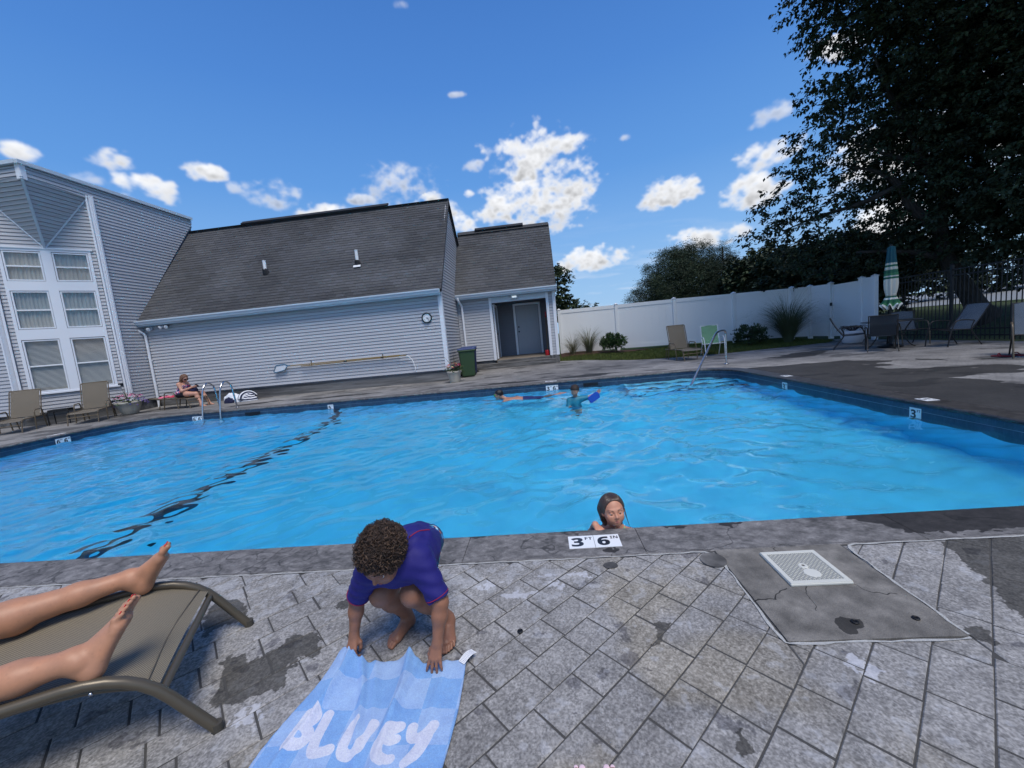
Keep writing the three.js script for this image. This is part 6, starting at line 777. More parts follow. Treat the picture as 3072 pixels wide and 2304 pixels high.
  const s1 = thing('red_sandals', 'red sandals on the deck under the cut off right chair', 'sandals', [8.72, 0, -8.25]); const red = std({ color: sRGB(120, 24, 36), roughness: 0.7 }); const sole = (x, z, r) => { const sh = [[0, -0.12], [0.035, -0.1], [0.03, -0.02], [0.045, 0.06], [0.03, 0.12], [0, 0.135], [-0.035, 0.11], [-0.04, 0.05], [-0.028, -0.02], [-0.034, -0.1]]; return move(extrude(sh, 0.016, 0.004).rotateX(-Math.PI / 2), x, 0.006, z, 0, r); }; for (const [x, z, r] of [[-0.1, 0, 0.4], [0.14, 0.05, -0.5]]) { const n = part(s1, 'sole', sole(x, z, r), red); part(s1, 'strap', move(new THREE.TorusGeometry(0.042, 0.009, 6, 16, Math.PI), x, 0.02, z - 0.04, 0, r), red); }
}
// wheeled bins
function bin(name, label, p, turn, body, lid) { const t = thing(name, label, 'bin', p, turn); part(t, 'body', (() => { const g = new RoundedBoxGeometry(1, 1, 1, 3, 0.07), q = g.attributes.position; for (let i = 0; i < q.count; i++) { const y = q.getY(i) + 0.5, s = lerp(0.8, 1, y); q.setXYZ(i, q.getX(i) * 0.54 * s, y * 0.9 + 0.03, q.getZ(i) * 0.6 * s); } g.computeVertexNormals(); return g; })(), std({ color: body, roughness: 0.5 })); part(t, 'rim', rbox(0.6, 0.05, 0.66, 0.02, 0, 0.93, 0), std({ color: body.clone().multiplyScalar(1.3), roughness: 0.5 })); part(t, 'lid', merge([rbox(0.6, 0.05, 0.66, 0.024, 0, 0.985, 0, 0.03), rbox(0.4, 0.03, 0.4, 0.014, 0, 1.015, 0.0, 0.03), pipe([[-0.2, 0.97, -0.36], [0.2, 0.97, -0.36]], 0.018, 0.01)]), std({ color: lid, roughness: 0.45 })); for (const s of [-1, 1]) part(t, 'wheel', cyl(0.1, 0.1, 0.05, 20, s * 0.25, 0.1, -0.28, 0, 0, Math.PI / 2), M.black); part(t, 'handle', pipe([[-0.22, 0.9, -0.31], [-0.2, 0.92, -0.38], [0.2, 0.92, -0.38], [0.22, 0.9, -0.31]], 0.016, 0.03), std({ color: body, roughness: 0.5 })); return t; }
bin('wheelie_bin', 'dark green wheeled bin with blue lid at the gable corner of the pool house', [-2.66, 0.03, -13.95], 0.25, sRGB(46, 72, 44), sRGB(38, 62, 112)); bin('wheelie_bin', 'dark blue wheeled bin mostly hidden behind the green bin', [-2.68, 0.06, -14.6], 0.15, sRGB(28, 40, 74), sRGB(38, 62, 112));
// planters
const terr = std({ color: sRGB(176, 172, 160), roughness: 0.85, bumpMap: M.rep(M.bump, 3), bumpScale: 0.004 }), soil = std({ color: sRGB(44, 34, 27), roughness: 1 });
function flowers(t, r, y, n, cols, seed, spikes) { const R = rng(seed), petal = (c, x, yy, z, s) => { const l = []; for (let i = 0; i < 5; i++) { const a = i * 1.257 + R(); l.push(move(new THREE.CircleGeometry(s * 0.62, 6), x + Math.cos(a) * s * 0.6, yy, z + Math.sin(a) * s * 0.6, -1.2 + R() * 0.5, R() * 6)); } return merge(l); };
  crown(t, [[0, y, 0, r * 0.8], [r * 0.6, y - 0.02, 0, r * 0.45], [-r * 0.6, y - 0.02, 0, r * 0.45], [0, y - 0.02, r * 0.55, r * 0.45]], leafGeo(0.06, 0.034), leafM(0.05, 0.085, 0.03), 60 / r, 12, 0.1, seed, 0.5, -0.4).name = 'foliage';
  const by = cols.map(() => []); for (let i = 0; i < n; i++) { const a = R() * 6.28, d = r * Math.sqrt(R()) * 1.1; by[Math.floor(R() * cols.length)].push(petal(0, Math.cos(a) * d, y + 0.1 * (1 - d / r) + 0.06 + R() * 0.08, Math.sin(a) * d, 0.022 + R() * 0.012)); } by.forEach((l, i) => l.length && part(t, 'blossoms', merge(l), std({ color: cols[i], roughness: 0.8, side: THREE.DoubleSide })));
  const sp = []; for (let i = 0; i < spikes; i++) { const a = R() * 6.28, o = 0.1 + R() * 0.3; sp.push(pipe([[0, y - 0.05, 0], [Math.cos(a) * o * 0.4, y + 0.22, Math.sin(a) * o * 0.4], [Math.cos(a) * o, y + 0.4 + R() * 0.12, Math.sin(a) * o]], (s, k) => lerp(0.006, 0.001, k), 0.2, 4, false)); } part(t, 'spikes', merge(sp), std({ color: new THREE.Color(0.09, 0.1, 0.07), roughness: 0.8 })); }
{
  let t = thing('flower_planter', 'wide grey stone bowl planter of pink flowers between the chairs and downpipe', 'planter', [-13.25, 0, -11.72]); part(t, 'bowl', lathe([[0, 0], [0.17, 0], [0.2, 0.03], [0.26, 0.16], [0.31, 0.34], [0.345, 0.36], [0.345, 0.41], [0.31, 0.41], [0.29, 0.36], [0, 0.36]], 36), terr); part(t, 'soil', cyl(0.29, 0.29, 0.02, 28, 0, 0.365, 0), soil); flowers(t, 0.34, 0.46, 46, [sRGB(226, 150, 178), sRGB(206, 110, 160), sRGB(236, 190, 206)], 3, 12); const R = rng(6), l = []; for (let i = 0; i < 40; i++) { const a = (R() > 0.5 ? 0 : Math.PI) + (R() - 0.5) * 1.6; l.push(new THREE.IcosahedronGeometry(0.018 + R() * 0.016, 0).translate(Math.cos(a) * (0.36 + R() * 0.16), 0.28 + R() * 0.22, Math.sin(a) * (0.36 + R() * 0.12))); } part(t, 'trailing_blossoms', merge(l), std({ color: sRGB(112, 96, 142), roughness: 0.9 }));
  t = thing('flower_pot', 'tall off white flower pot with red and pink blooms beside the green bin', 'planter', [-2.9, 0, -12.78]); part(t, 'pot', lathe([[0, 0], [0.15, 0], [0.165, 0.02], [0.2, 0.22], [0.225, 0.31], [0.24, 0.32], [0.24, 0.365], [0.215, 0.365], [0.2, 0.32], [0, 0.32]], 32), terr); part(t, 'soil', cyl(0.2, 0.2, 0.02, 24, 0, 0.325, 0), soil); flowers(t, 0.25, 0.42, 40, [sRGB(200, 60, 90), sRGB(226, 130, 160), sRGB(232, 214, 150)], 8, 14);
  t = thing('pale_pot', 'pale round pot with withered dark plant behind the left patio chair', 'planter', [10.05, 0, -13.9]); part(t, 'pot', lathe([[0, 0], [0.2, 0], [0.25, 0.04], [0.3, 0.2], [0.31, 0.36], [0.28, 0.42], [0.26, 0.42], [0.26, 0.37], [0, 0.36]], 32), std({ color: sRGB(196, 198, 202), roughness: 0.7 })); const Q = rng(9), k = []; for (let i = 0; i < 46; i++) { const a = Q() * 6.28, o = 0.2 + Q() * 0.22; k.push(pipe([[0, 0.36, 0], [Math.cos(a) * o * 0.6, 0.5 + Q() * 0.1, Math.sin(a) * o * 0.6], [Math.cos(a) * o, 0.42 + Q() * 0.16, Math.sin(a) * o]], 0.006, 0.1, 4, false)); } part(t, 'stems', merge(k), std({ color: sRGB(52, 46, 52), roughness: 1 }));
}
// ladder, handrail
{
  const t = thing('pool_ladder', 'stainless steel pool ladder at the far edge before the seated woman', 'pool ladder'); const rail = (x) => pipe([[x, 0, -11.02], [x, 0.72, -10.92], [x, 0.83, -10.7], [x, 0.66, -10.52], [x, -0.1, -10.36], [x, -1.3, -10.36]], 0.0225, 0.2, 14); for (const x of [-9.05, -9.58]) { part(t, 'rail', rail(x), M.chrome); part(t, 'flange', lathe([[0.024, 0.02], [0.05, 0.012], [0.055, 0], [0.024, 0]], 20).translate(x, 0.002, -11.02), M.chrome); } for (const y of [-0.42, -0.7, -0.98]) part(t, 'tread', box(0.52, 0.025, 0.08, -9.315, y, -10.37), M.white);
  const h = thing('handrail', 'stainless steel handrail sloping into the water at the corner steps', 'handrail'); part(h, 'rail', pipe([[4.84, 0, -11.06], [4.86, 0.9, -11.08], [4.66, 0.91, -10.9], [4.45, 0.88, -10.68], [3.3, -0.3, -9.45], [3.1, -0.5, -9.25]], 0.0245, 0.14, 16), M.chrome); part(h, 'flange', lathe([[0.026, 0.024], [0.06, 0.014], [0.066, 0], [0.026, 0]], 22).translate(4.84, 0.003, -11.06), M.chrome);
}
// towels by the wall
{
  const stripe = (n, a, b) => canvasTex(8, 256, (c, w, h) => { for (let i = 0; i < n; i++) { c.fillStyle = i % 2 ? a : b; c.fillRect(0, h * i / n, w, h / n + 1); } }, true);
  const heap = (sx, sy, sz, seed) => { const g = new THREE.SphereGeometry(1, 48, 24), p = g.attributes.position; for (let i = 0; i < p.count; i++) { const x = p.getX(i), y = Math.max(p.getY(i), -0.15), z = p.getZ(i), f = 1 + 0.35 * (fbm3(x * 2 + seed, y * 2, z * 2, 3) - 0.5) + 0.06 * Math.sin(x * 14 + z * 5); p.setXYZ(i, x * sx * f, (y + 0.15) * sy * f, z * sz * f); } g.computeVertexNormals(); return g; };
  let t = thing('beach_towel', 'heap of navy and white striped beach towel against the foundation', 'towel', [-10.0, 0, -12.72], 0.2); part(t, 'cloth', move(new THREE.TorusGeometry(0.2, 0.11, 14, 30, 2.6), 0, 0.05, 0, -0.3, 0.6, 0.4), std({ map: M.rep(stripe(12, '#1c2440', '#dfe2e6'), 6, 1), roughness: 0.95 })); const sm = std({ map: M.rep(stripe(10, '#1b2342', '#e2e4e8'), 1, 1.6), roughness: 0.95 }); part(t, 'fold', heap(0.26, 0.22, 0.16, 4), sm);
  t = thing('white_towel', 'heap of white towel with navy edge next to the ladder', 'towel', [-10.52, 0, -12.66], -0.3); part(t, 'cloth', heap(0.34, 0.26, 0.2, 9), std({ color: sRGB(222, 226, 232), roughness: 0.95 })); part(t, 'navy_edge', move(heap(0.22, 0.15, 0.12, 14), 0.06, 0.0, 0.14), std({ color: sRGB(24, 30, 62), roughness: 0.95 }));
  t = thing('patterned_towel', 'red white and black patterned towel on the head of the woman\'s lounge chair', 'towel', [-12.62, 0.36, -12.47], 0.2); part(t, 'cloth', heap(0.26, 0.07, 0.24, 5), std({ map: canvasTex(128, 128, (c) => { const R = rng(3); c.fillStyle = '#c23a58'; c.fillRect(0, 0, 128, 128); for (let i = 0; i < 60; i++) { c.fillStyle = ['#e9e6e4', '#1b1a22', '#e58aa0'][Math.floor(R() * 3)]; c.beginPath(); c.arc(R() * 128, R() * 128, 4 + R() * 8, 0, 7); c.fill(); } }, true), roughness: 0.95 }));
}

{ const t = thing('floating_leaf', 'small green leaf floating by the nearer depth tile on the right pool wall', 'leaf', [4.36, -0.196, -5.14], 0.6); part(t, 'leaf_blade', leafGeo(0.09, 0.07), std({ color: sRGB(70, 96, 40), roughness: 0.7, side: THREE.DoubleSide })); part(t, 'leaf_stalk', pipe([[0, 0.001, 0], [0.005, 0.004, -0.04]], 0.0016, 0.01, 5), std({ color: sRGB(84, 92, 46) })); }
// ---------------------------------------------------------------- people
const A3 = (v) => [v.x, v.y, v.z];
const skin = (r, g, b) => phys({ color: sRGB(r, g, b), roughness: 0.5, sheen: 0.25, sheenColor: new THREE.Color(0.6, 0.4, 0.32), sheenRoughness: 0.6, vertexColors: true });
// mottled skin: broad blotches, fine freckles
const mottle = (x, y, z) => { const a = fbm3(x * 26, y * 26, z * 26, 3) - 0.5, b = noise3(x * 210, y * 210, z * 210) - 0.5, c = noise3(x * 480, y * 480, z * 480); const k = 1 + 0.22 * a + 0.1 * b - (c > 0.86 ? 0.1 : 0); return [k * (1 + 0.12 * a), k, k * (1 - 0.12 * a)]; };
// frame: turns local [x, y, z] into world about o with axes ex, ey, ez scaled by k
const frame = (o, ex, ey, ez, k) => (p) => [o[0] + k * (p[0] * ex.x + p[1] * ey.x + p[2] * ez.x), o[1] + k * (p[0] * ex.y + p[1] * ey.y + p[2] * ez.y), o[2] + k * (p[0] * ex.z + p[1] * ey.z + p[2] * ez.z)];
function basis(y, zHint, side = 1) { const ey = y.clone().normalize(), ez = zHint.clone().addScaledVector(ey, -zHint.dot(ey)).normalize(), ex = ey.clone().cross(ez).multiplyScalar(side); return [ex, ey, ez]; }
// foot: local x to the big toe side, y heel to toe, z up out of the sole; returns SDF pieces, nail places and the ankle
function footParts(o, toe, dorsal, medSide, k, toeCurl = 0) {
  const [ex, ey, ez] = basis(toe, dorsal, medSide), F = frame(o, ex, ey, ez, k), c = (a, b, ra, rb) => cap(F(a), F(b), ra * k, rb * k), nails = [];
  const base = join(0.02 * k, c([0, 0.014, 0.03], [0, 0.03, 0.05], 0.03, 0.03), c([0, 0.045, 0.085], [0.004, 0.03, 0.06], 0.032, 0.033), c([0.002, 0.03, 0.032], [0.022, 0.166, 0.022], 0.027, 0.022), c([-0.006, 0.03, 0.028], [-0.03, 0.146, 0.015], 0.025, 0.0155), c([0.002, 0.06, 0.07], [0.014, 0.155, 0.032], 0.026, 0.018), c([-0.008, 0.06, 0.055], [-0.016, 0.15, 0.022], 0.024, 0.016), c([0.004, 0.168, 0.02], [-0.012, 0.16, 0.017], 0.018, 0.016), cap(F([0.026, 0.044, 0.07]), F([0.026, 0.046, 0.072]), 0.012 * k), cap(F([-0.027, 0.04, 0.066]), F([-0.027, 0.042, 0.068]), 0.011 * k));
  const toes = [[0.0265, 0.172, 0.0275, 0.226, 0.0145, 0.0125], [0.0075, 0.176, 0.0095, 0.231, 0.0105, 0.0088], [-0.0075, 0.17, -0.0065, 0.22, 0.0098, 0.0083], [-0.021, 0.16, -0.021, 0.205, 0.0094, 0.008], [-0.0335, 0.146, -0.0345, 0.186, 0.0098, 0.0085]].map(([x0, y0, x1, y1, r0, r1], i) => { const up = toeCurl * (i ? 1 : 0.4); const m = [lerp(x0, x1, 0.55), lerp(y0, y1, 0.5), 0.02 + up + (i ? 0.006 : 0.0)], e = [x1, y1, 0.012 + up * 1.4]; nails.push({ p: F([x1, y1 + r1 * 0.28, e[2] + r1 * 0.74]), q: [ex, ey, ez], r: r1 * k }); return join(0.006 * k, c([x0, y0 - 0.012, 0.019], m, r0, r0 * 0.92), c(m, e, r0 * 0.92, r1)); });
  const tt = (x, y, z) => { let d = base(x, y, z), t = 9; for (const f of toes) t = Math.min(t, f(x, y, z)); return smin(d, t, 0.009 * k); };
  return { sdf: tt, nails, ankle: F([0, 0.04, 0.095]), F };
}
function nailGeo(n, sx = 0.78, sy = 0.8) { const [a, b, c] = n.q; if (a.clone().cross(b).dot(c) < 0) n = { ...n, q: [a.clone().negate(), b, c] }; return new THREE.SphereGeometry(1, 12, 8).applyMatrix4(new THREE.Matrix4().makeBasis(n.q[0].clone().multiplyScalar(n.r * sx), n.q[1].clone().multiplyScalar(n.r * sy), n.q[2].clone().multiplyScalar(n.r * 0.3)).setPosition(...n.p)); }
// hand: local x to the thumb side, y to the fingers, z out of the back of the hand; curls for thumb..little
function handParts(o, toFingers, back, side, k, curls, spread = 1) {
  const [ex, ey, ez] = basis(toFingers, back, side), F = frame(o, ex, ey, ez, k), c = (a, b, ra, rb) => cap(F(a), F(b), ra * k, rb * k);
  const kn = [[0.025, 0.078, 0.002], [0.008, 0.083, 0.004], [-0.009, 0.079, 0.003], [-0.025, 0.07, 0]];
  const palm = join(0.014 * k, ...kn.map((p, i) => c([p[0] * 0.45, 0.004, 0], p, 0.0165, 0.0115)), c([0.012, 0.02, -0.008], [0.022, 0.05, -0.008], 0.015, 0.012));
  const fl = [[0.036, 0.024, 0.02], [0.04, 0.027, 0.021], [0.037, 0.025, 0.02], [0.029, 0.019, 0.018]], fan = [0.13, 0.03, -0.06, -0.16], tips = [];
  const fingers = kn.map((p, i) => { let a = curls[i + 1] * 0.5, q = p, out = []; const s = fan[i] * spread; fl[i].forEach((L, j) => { const d = [Math.sin(s) * Math.cos(a), Math.cos(s) * Math.cos(a), -Math.sin(a)], e = [q[0] + d[0] * L, q[1] + d[1] * L, q[2] + d[2] * L]; out.push(c(q, e, 0.0098 - j * 0.0012, 0.0092 - j * 0.0014)); q = e; a += curls[i + 1] * (j ? 0.6 : 0.9); }); tips.push({ p: F(q), a }); return join(0.004 * k, ...out); });
  const th = curls[0], t0 = [0.016, 0.018, -0.006], t1 = [0.038, 0.045, -0.012 - 0.012 * th], t2 = [0.05 - 0.014 * th, 0.072, -0.016 - 0.02 * th], t3 = [0.054 - 0.03 * th, 0.094, -0.018 - 0.028 * th];
  fingers.push(join(0.006 * k, c(t0, t1, 0.0145, 0.0115), c(t1, t2, 0.0115, 0.01), c(t2, t3, 0.01, 0.0078)));
  return { sdf: (x, y, z) => { let d = palm(x, y, z), t = 9; for (const f of fingers) t = Math.min(t, f(x, y, z)); return smin(d, t, 0.008 * k); }, tips, F };
}
// head: frame with x to the person's left, y up, z forward; R is half the head height. Returns skin SDF and places of the eyes
function headParts(o, ex, ey, ez, R) {
  const F = frame(o, ex, ey, ez, R), q = new THREE.Quaternion().setFromRotationMatrix(new THREE.Matrix4().makeBasis(ex, ey, ez)), E = (p, r) => ell(F(p), r.map((v) => v * R), q), c = (a, b, ra, rb = ra) => cap(F(a), F(b), ra * R, rb * R);
  let s = join(0.25 * R, E([0, 0.22, -0.12], [0.72, 0.76, 0.84]), E([0, -0.28, 0.22], [0.56, 0.66, 0.56]), c([0, -0.76, 0.42], [0, -0.72, 0.46], 0.16, 0.18));
  s = join(0.16 * R, s, c([-0.34, -0.26, 0.5], [-0.32, -0.36, 0.48], 0.23), c([0.34, -0.26, 0.5], [0.32, -0.36, 0.48], 0.23), c([-0.3, 0.13, 0.66], [0.3, 0.13, 0.66], 0.1));
  s = carve(0.12 * R, s, E([-0.28, -0.02, 0.82], [0.15, 0.1, 0.16])); s = carve(0.12 * R, s, E([0.28, -0.02, 0.82], [0.15, 0.1, 0.16]));
  s = join(0.09 * R, s, c([0, 0.0, 0.72], [0, -0.26, 0.87], 0.06, 0.085), c([-0.07, -0.3, 0.76], [-0.07, -0.31, 0.77], 0.065), c([0.07, -0.3, 0.76], [0.07, -0.31, 0.77], 0.065));
  s = join(0.05 * R, s, c([-0.14, -0.5, 0.68], [0.14, -0.5, 0.68], 0.055), c([-0.12, -0.585, 0.665], [0.12, -0.585, 0.665], 0.06)); s = carve(0.03 * R, s, c([-0.2, -0.543, 0.76], [0.2, -0.543, 0.76], 0.022));
  for (const d of [-1, 1]) { s = join(0.06 * R, s, c([d * 0.7, 0.06, -0.08], [d * 0.68, -0.22, -0.02], 0.1, 0.075)); s = carve(0.04 * R, s, E([d * 0.8, -0.04, 0.0], [0.06, 0.12, 0.07])); }
  return { sdf: s, F, q, R };
}
function faceBits(t, h, o, { iris = [0.12, 0.08, 0.05], brow = [0.06, 0.04, 0.03], lip = sRGB(176, 108, 100), lidDrop = 0.3, skinM }) {
  const lidM = phys({ color: skinM.color.clone().multiplyScalar(0.8), roughness: 0.5 }); const F = (p) => { const w = h.F(p); return [w[0] - o[0], w[1] - o[1], w[2] - o[2]]; }, R = h.R, at = (g, p) => g.applyQuaternion(h.q).translate(...F(p));
  for (const d of [-1, 1]) { part(t, 'eye', at(new THREE.SphereGeometry(0.125 * R, 16, 12), [d * 0.28, -0.02, 0.64]), phys({ color: sRGB(214, 208, 204), roughness: 0.2 })); part(t, 'iris', at(new THREE.SphereGeometry(0.062 * R, 14, 10).scale(1, 1, 0.45), [d * 0.28, -0.03, 0.742]), phys({ color: new THREE.Color(...iris), roughness: 0.12 })); part(t, 'eyelid', at(new THREE.SphereGeometry(0.137 * R, 16, 8, 0, 6.283, 0, 1.05).rotateX(0.25 + lidDrop * 0.6), [d * 0.28, -0.02, 0.635]), lidM); part(t, 'eyelid', at(new THREE.SphereGeometry(0.134 * R, 16, 8, 0, 6.283, 0, 1.0).rotateX(Math.PI - 0.15), [d * 0.28, -0.02, 0.635]), lidM);
    const onFace = (x, y, out) => { let z = 1.15; for (let k = 0; k < 60; k++) { const w = h.F([x, y, z]), q = h.sdf(...w) / R; if (q < out) break; z -= Math.max(0.006, (q - out) * 0.6); } return [x, y, z]; }; const b = []; for (let i = 0; i < 5; i++) { const u = i / 4; b.push(onFace(d * (0.14 + u * 0.33), 0.165 + 0.05 * Math.sin(u * 2.4), 0.004)); } part(t, 'eyebrow', pipe(b.map((p) => F(p)), (s, k) => 0.024 * R * (1 - 0.6 * k), 0.01, 6), std({ color: new THREE.Color(...brow), roughness: 0.9 })); }
  part(t, 'lips', merge([pipe([[-0.24, -0.54, 0.655], [-0.09, -0.505, 0.735], [0, -0.52, 0.75], [0.09, -0.505, 0.735], [0.24, -0.54, 0.655]].map(F), (s, k) => R * 0.04 * Math.sin(Math.PI * clamp(k, 0.08, 0.92)), 0.01, 6), pipe([[-0.22, -0.56, 0.66], [-0.08, -0.6, 0.73], [0.08, -0.6, 0.73], [0.22, -0.56, 0.66]].map(F), (s, k) => R * 0.052 * Math.sin(Math.PI * clamp(k, 0.08, 0.92)), 0.05, 6)]), std({ color: lip, roughness: 0.5 }));
}
const local = (f, o) => (x, y, z) => f(x + o[0], y + o[1], z + o[2]);
const surf = (t, name, f, o, lo, hi, cell, mat, col) => part(t, name, nets(local(f, o), lo.map((v, i) => v - o[i]), hi.map((v, i) => v - o[i]), cell, mat.vertexColors ? mottle : null), mat);

// ---- towel the boy is laying out
const towelH = (u, v) => { // u across (0 left), v from the far hem towards the viewer
  const hold = (cx, w, h, d) => h * Math.exp(-(((u - cx) / w) ** 2)) * Math.exp(-v / d);
  let y = 0.009 + hold(0.16, 0.1, 0.04, 0.2) + hold(0.585, 0.07, 0.035, 0.2) + hold(0.76, 0.08, 0.012, 0.1) + hold(0.06, 0.06, 0.03, 0.1);
  const fold = (u0, du, w, h, l) => { const c = u0 + du * v; return h * Math.exp(-(((u - c) / w) ** 2)) * (1 - sstep(v, l * 0.5, l)); };
  y += fold(0.24, 0.55, 0.022, 0.022, 0.75) + fold(0.16, -0.05, 0.02, 0.016, 0.9) + fold(0.59, 0.12, 0.03, 0.026, 1.0) + fold(0.66, -0.12, 0.02, 0.014, 0.6) + fold(0.33, 0.5, 0.03, 0.012, 0.8) + fold(0.12, 0.1, 0.018, 0.02, 0.6) + fold(0.86, -0.06, 0.03, 0.008, 1);
  return y + 0.007 * (fbm2(u * 9, v * 9 + 3, 3) - 0.3) + 0.0016 * (noise2(u * 70, v * 80) - 0.5);
};
{
  const L = (v) => lerp(-0.945, -1.03, v ** 0.8) + 0.012 * Math.sin(v * 9), Rr = (v) => -0.403 + 0.012 * Math.sin(v * 5), Zf = (u) => -1.466 + 0.062 * sstep(u, 0.0, 0.3) + 0.012 * Math.sin(u * 11) - 0.02 * Math.exp(-(((u - 0.58) / 0.08) ** 2));
  const nu = 130, nv = 150, pos = [], uv = [], idx = []; const at = (u, v, dy) => { const a = 1.0 - 0.055 * (0.7 * Math.sin(u * 6) + 0.3); const x = lerp(L(v), Rr(v), u), z = lerp(Zf(u), -0.74, v); return [x, towelH(u, v) + dy, z]; };
  for (const side of [0, 1]) for (let j = 0; j <= nv; j++) for (let i = 0; i <= nu; i++) { const u = i / nu, v = j / nv, p = at(u, v, side ? -0.006 : 0); pos.push(...p); uv.push((p[0] + 1.03) / 0.64, 1 - (p[2] + 1.47) / 0.74); }
  const m = nu + 1, off = m * (nv + 1); for (let j = 0; j < nv; j++) for (let i = 0; i < nu; i++) { const a = j * m + i, b = a + m; idx.push(a, b, a + 1, a + 1, b, b + 1, a + off, a + 1 + off, b + off, a + 1 + off, b + 1 + off, b + off); }
  const rimI = []; for (let i = 0; i < nu; i++) rimI.push([i, i + 1], [nv * m + i + 1, nv * m + i]); for (let j = 0; j < nv; j++) rimI.push([(j + 1) * m, j * m], [j * m + nu, (j + 1) * m + nu]); for (const [a, b] of rimI) idx.push(a, b, a + off, b, b + off, a + off);
  const g = new THREE.BufferGeometry(); g.setAttribute('position', new THREE.Float32BufferAttribute(pos, 3)); g.setAttribute('uv', new THREE.Float32BufferAttribute(uv, 2)); g.setIndex(idx); g.computeVertexNormals();
  const strokes = { B: [[[0.176, 0.367], [0.163, 0.443], [0.154, 0.516]], [[0.176, 0.367], [0.223, 0.371], [0.24, 0.41], [0.181, 0.444]], [[0.181, 0.444], [0.235, 0.452], [0.247, 0.499], [0.211, 0.527], [0.155, 0.521]]], L: [[[0.292, 0.379], [0.292, 0.471], [0.304, 0.542], [0.333, 0.557], [0.39, 0.536]]], U: [[[0.463, 0.421], [0.449, 0.516], [0.467, 0.556], [0.528, 0.567], [0.554, 0.517], [0.575, 0.438]]], E: [[[0.716, 0.44], [0.678, 0.462], [0.646, 0.511], [0.645, 0.571], [0.671, 0.592]], [[0.67, 0.518], [0.718, 0.495]], [[0.673, 0.584], [0.722, 0.578]]], Y: [[[0.783, 0.443], [0.784, 0.485], [0.825, 0.505], [0.873, 0.479], [0.891, 0.436]], [[0.873, 0.479], [0.853, 0.56], [0.803, 0.595]]] };
  const print = canvasTex(1024, 1184, (c, w, h) => {
    c.fillStyle = '#a6c8f6'; c.fillRect(0, 0, w, h); c.fillStyle = '#86b8f2'; const us = [-0.14, 0.05, 0.24, 0.418, 0.615, 0.8, 0.985, 1.2], vs = [-0.14, 0.02, 0.19, 0.355, 0.52, 0.69, 0.86, 1.03]; for (let i = 0; i < 7; i++) for (let j = 0; j < 7; j++) if ((i + j) % 2) c.fillRect(us[i] * w, vs[j] * h, (us[i + 1] - us[i]) * w, (vs[j + 1] - vs[j]) * h);
    c.strokeStyle = '#e2e6f8'; c.lineCap = 'round'; c.lineJoin = 'round'; for (const k in strokes) for (const s of strokes[k]) { c.lineWidth = (s.length === 2 ? 0.046 : 0.056) * w; c.beginPath(); c.moveTo(s[0][0] * w, s[0][1] * h); for (let i = 1; i < s.length - 1; i++) { const mx = (s[i][0] + s[i + 1][0]) / 2, my = (s[i][1] + s[i + 1][1]) / 2; c.quadraticCurveTo(s[i][0] * w, s[i][1] * h, i === s.length - 2 ? s[i + 1][0] * w : mx * w, i === s.length - 2 ? s[i + 1][1] * h : my * h); } if (s.length === 2) c.lineTo(s[1][0] * w, s[1][1] * h); c.stroke(); }
    const im = c.getImageData(0, 0, w, h), d = im.data; for (let y = 0; y < h; y++) for (let x = 0; x < w; x++) { const o = (y * w + x) * 4, n = (noise2(x / 4, y / 4) - 0.5) * 20 + (hash3(x, y, 3) - 0.5) * 20 + (fbm2(x / 60, y / 60, 3) - 0.5) * 22; d[o] += n; d[o + 1] += n; d[o + 2] += n * 0.6; } c.putImageData(im, 0, 0);
  });
  const terry = tileNoise(256, 256, 64, 64, 2, 211); const t = thing('beach_towel', 'light blue checked beach towel with large pale letters spread out by the crouching boy', 'towel');
  part(t, 'cloth', g, phys({ map: print, roughness: 1, sheen: 0.6, sheenColor: new THREE.Color(0.6, 0.7, 0.9), bumpMap: M.rep(tex(256, 256, (u, v, x, y) => 255 * terry[y * 256 + x], { srgb: false }), 9, 10), bumpScale: 0.003 }));
  const tagT = canvasTex(96, 160, (c, w, h) => { c.fillStyle = '#eef0f3'; c.fillRect(0, 0, w, h); const R = rng(8); c.fillStyle = '#8f98ae'; for (let y = 16; y < h - 10; y += 11) { let x = 10; while (x < w - 16) { const l = 4 + R() * 14; c.fillRect(x, y, l, 4); x += l + 4; } } });
  part(t, 'care_tag', (() => { const n = 6, f = [], g2 = []; const a = V(-0.43, 0.012, -1.404), d = V(0.042, 0, -0.05), w = V(0.026, 0, 0.018); const pos = [], uv = [], ix = []; for (let i = 0; i <= n; i++) { const u = i / n, p = a.clone().addScaledVector(d, u); p.y += 0.012 * Math.sin(u * 2.6) + 0.004; const q = p.clone().add(w); pos.push(...A3(p), ...A3(q)); uv.push(0, u, 1, u); if (i) { const k = i * 2; ix.push(k - 2, k - 1, k, k, k - 1, k + 1); } } const g = new THREE.BufferGeometry(); g.setAttribute('position', new THREE.Float32BufferAttribute(pos, 3)); g.setAttribute('uv', new THREE.Float32BufferAttribute(uv, 2)); g.setIndex(ix); g.computeVertexNormals(); return g; })(), std({ map: tagT, roughness: 0.8, side: THREE.DoubleSide }), 'white printed care label');
}
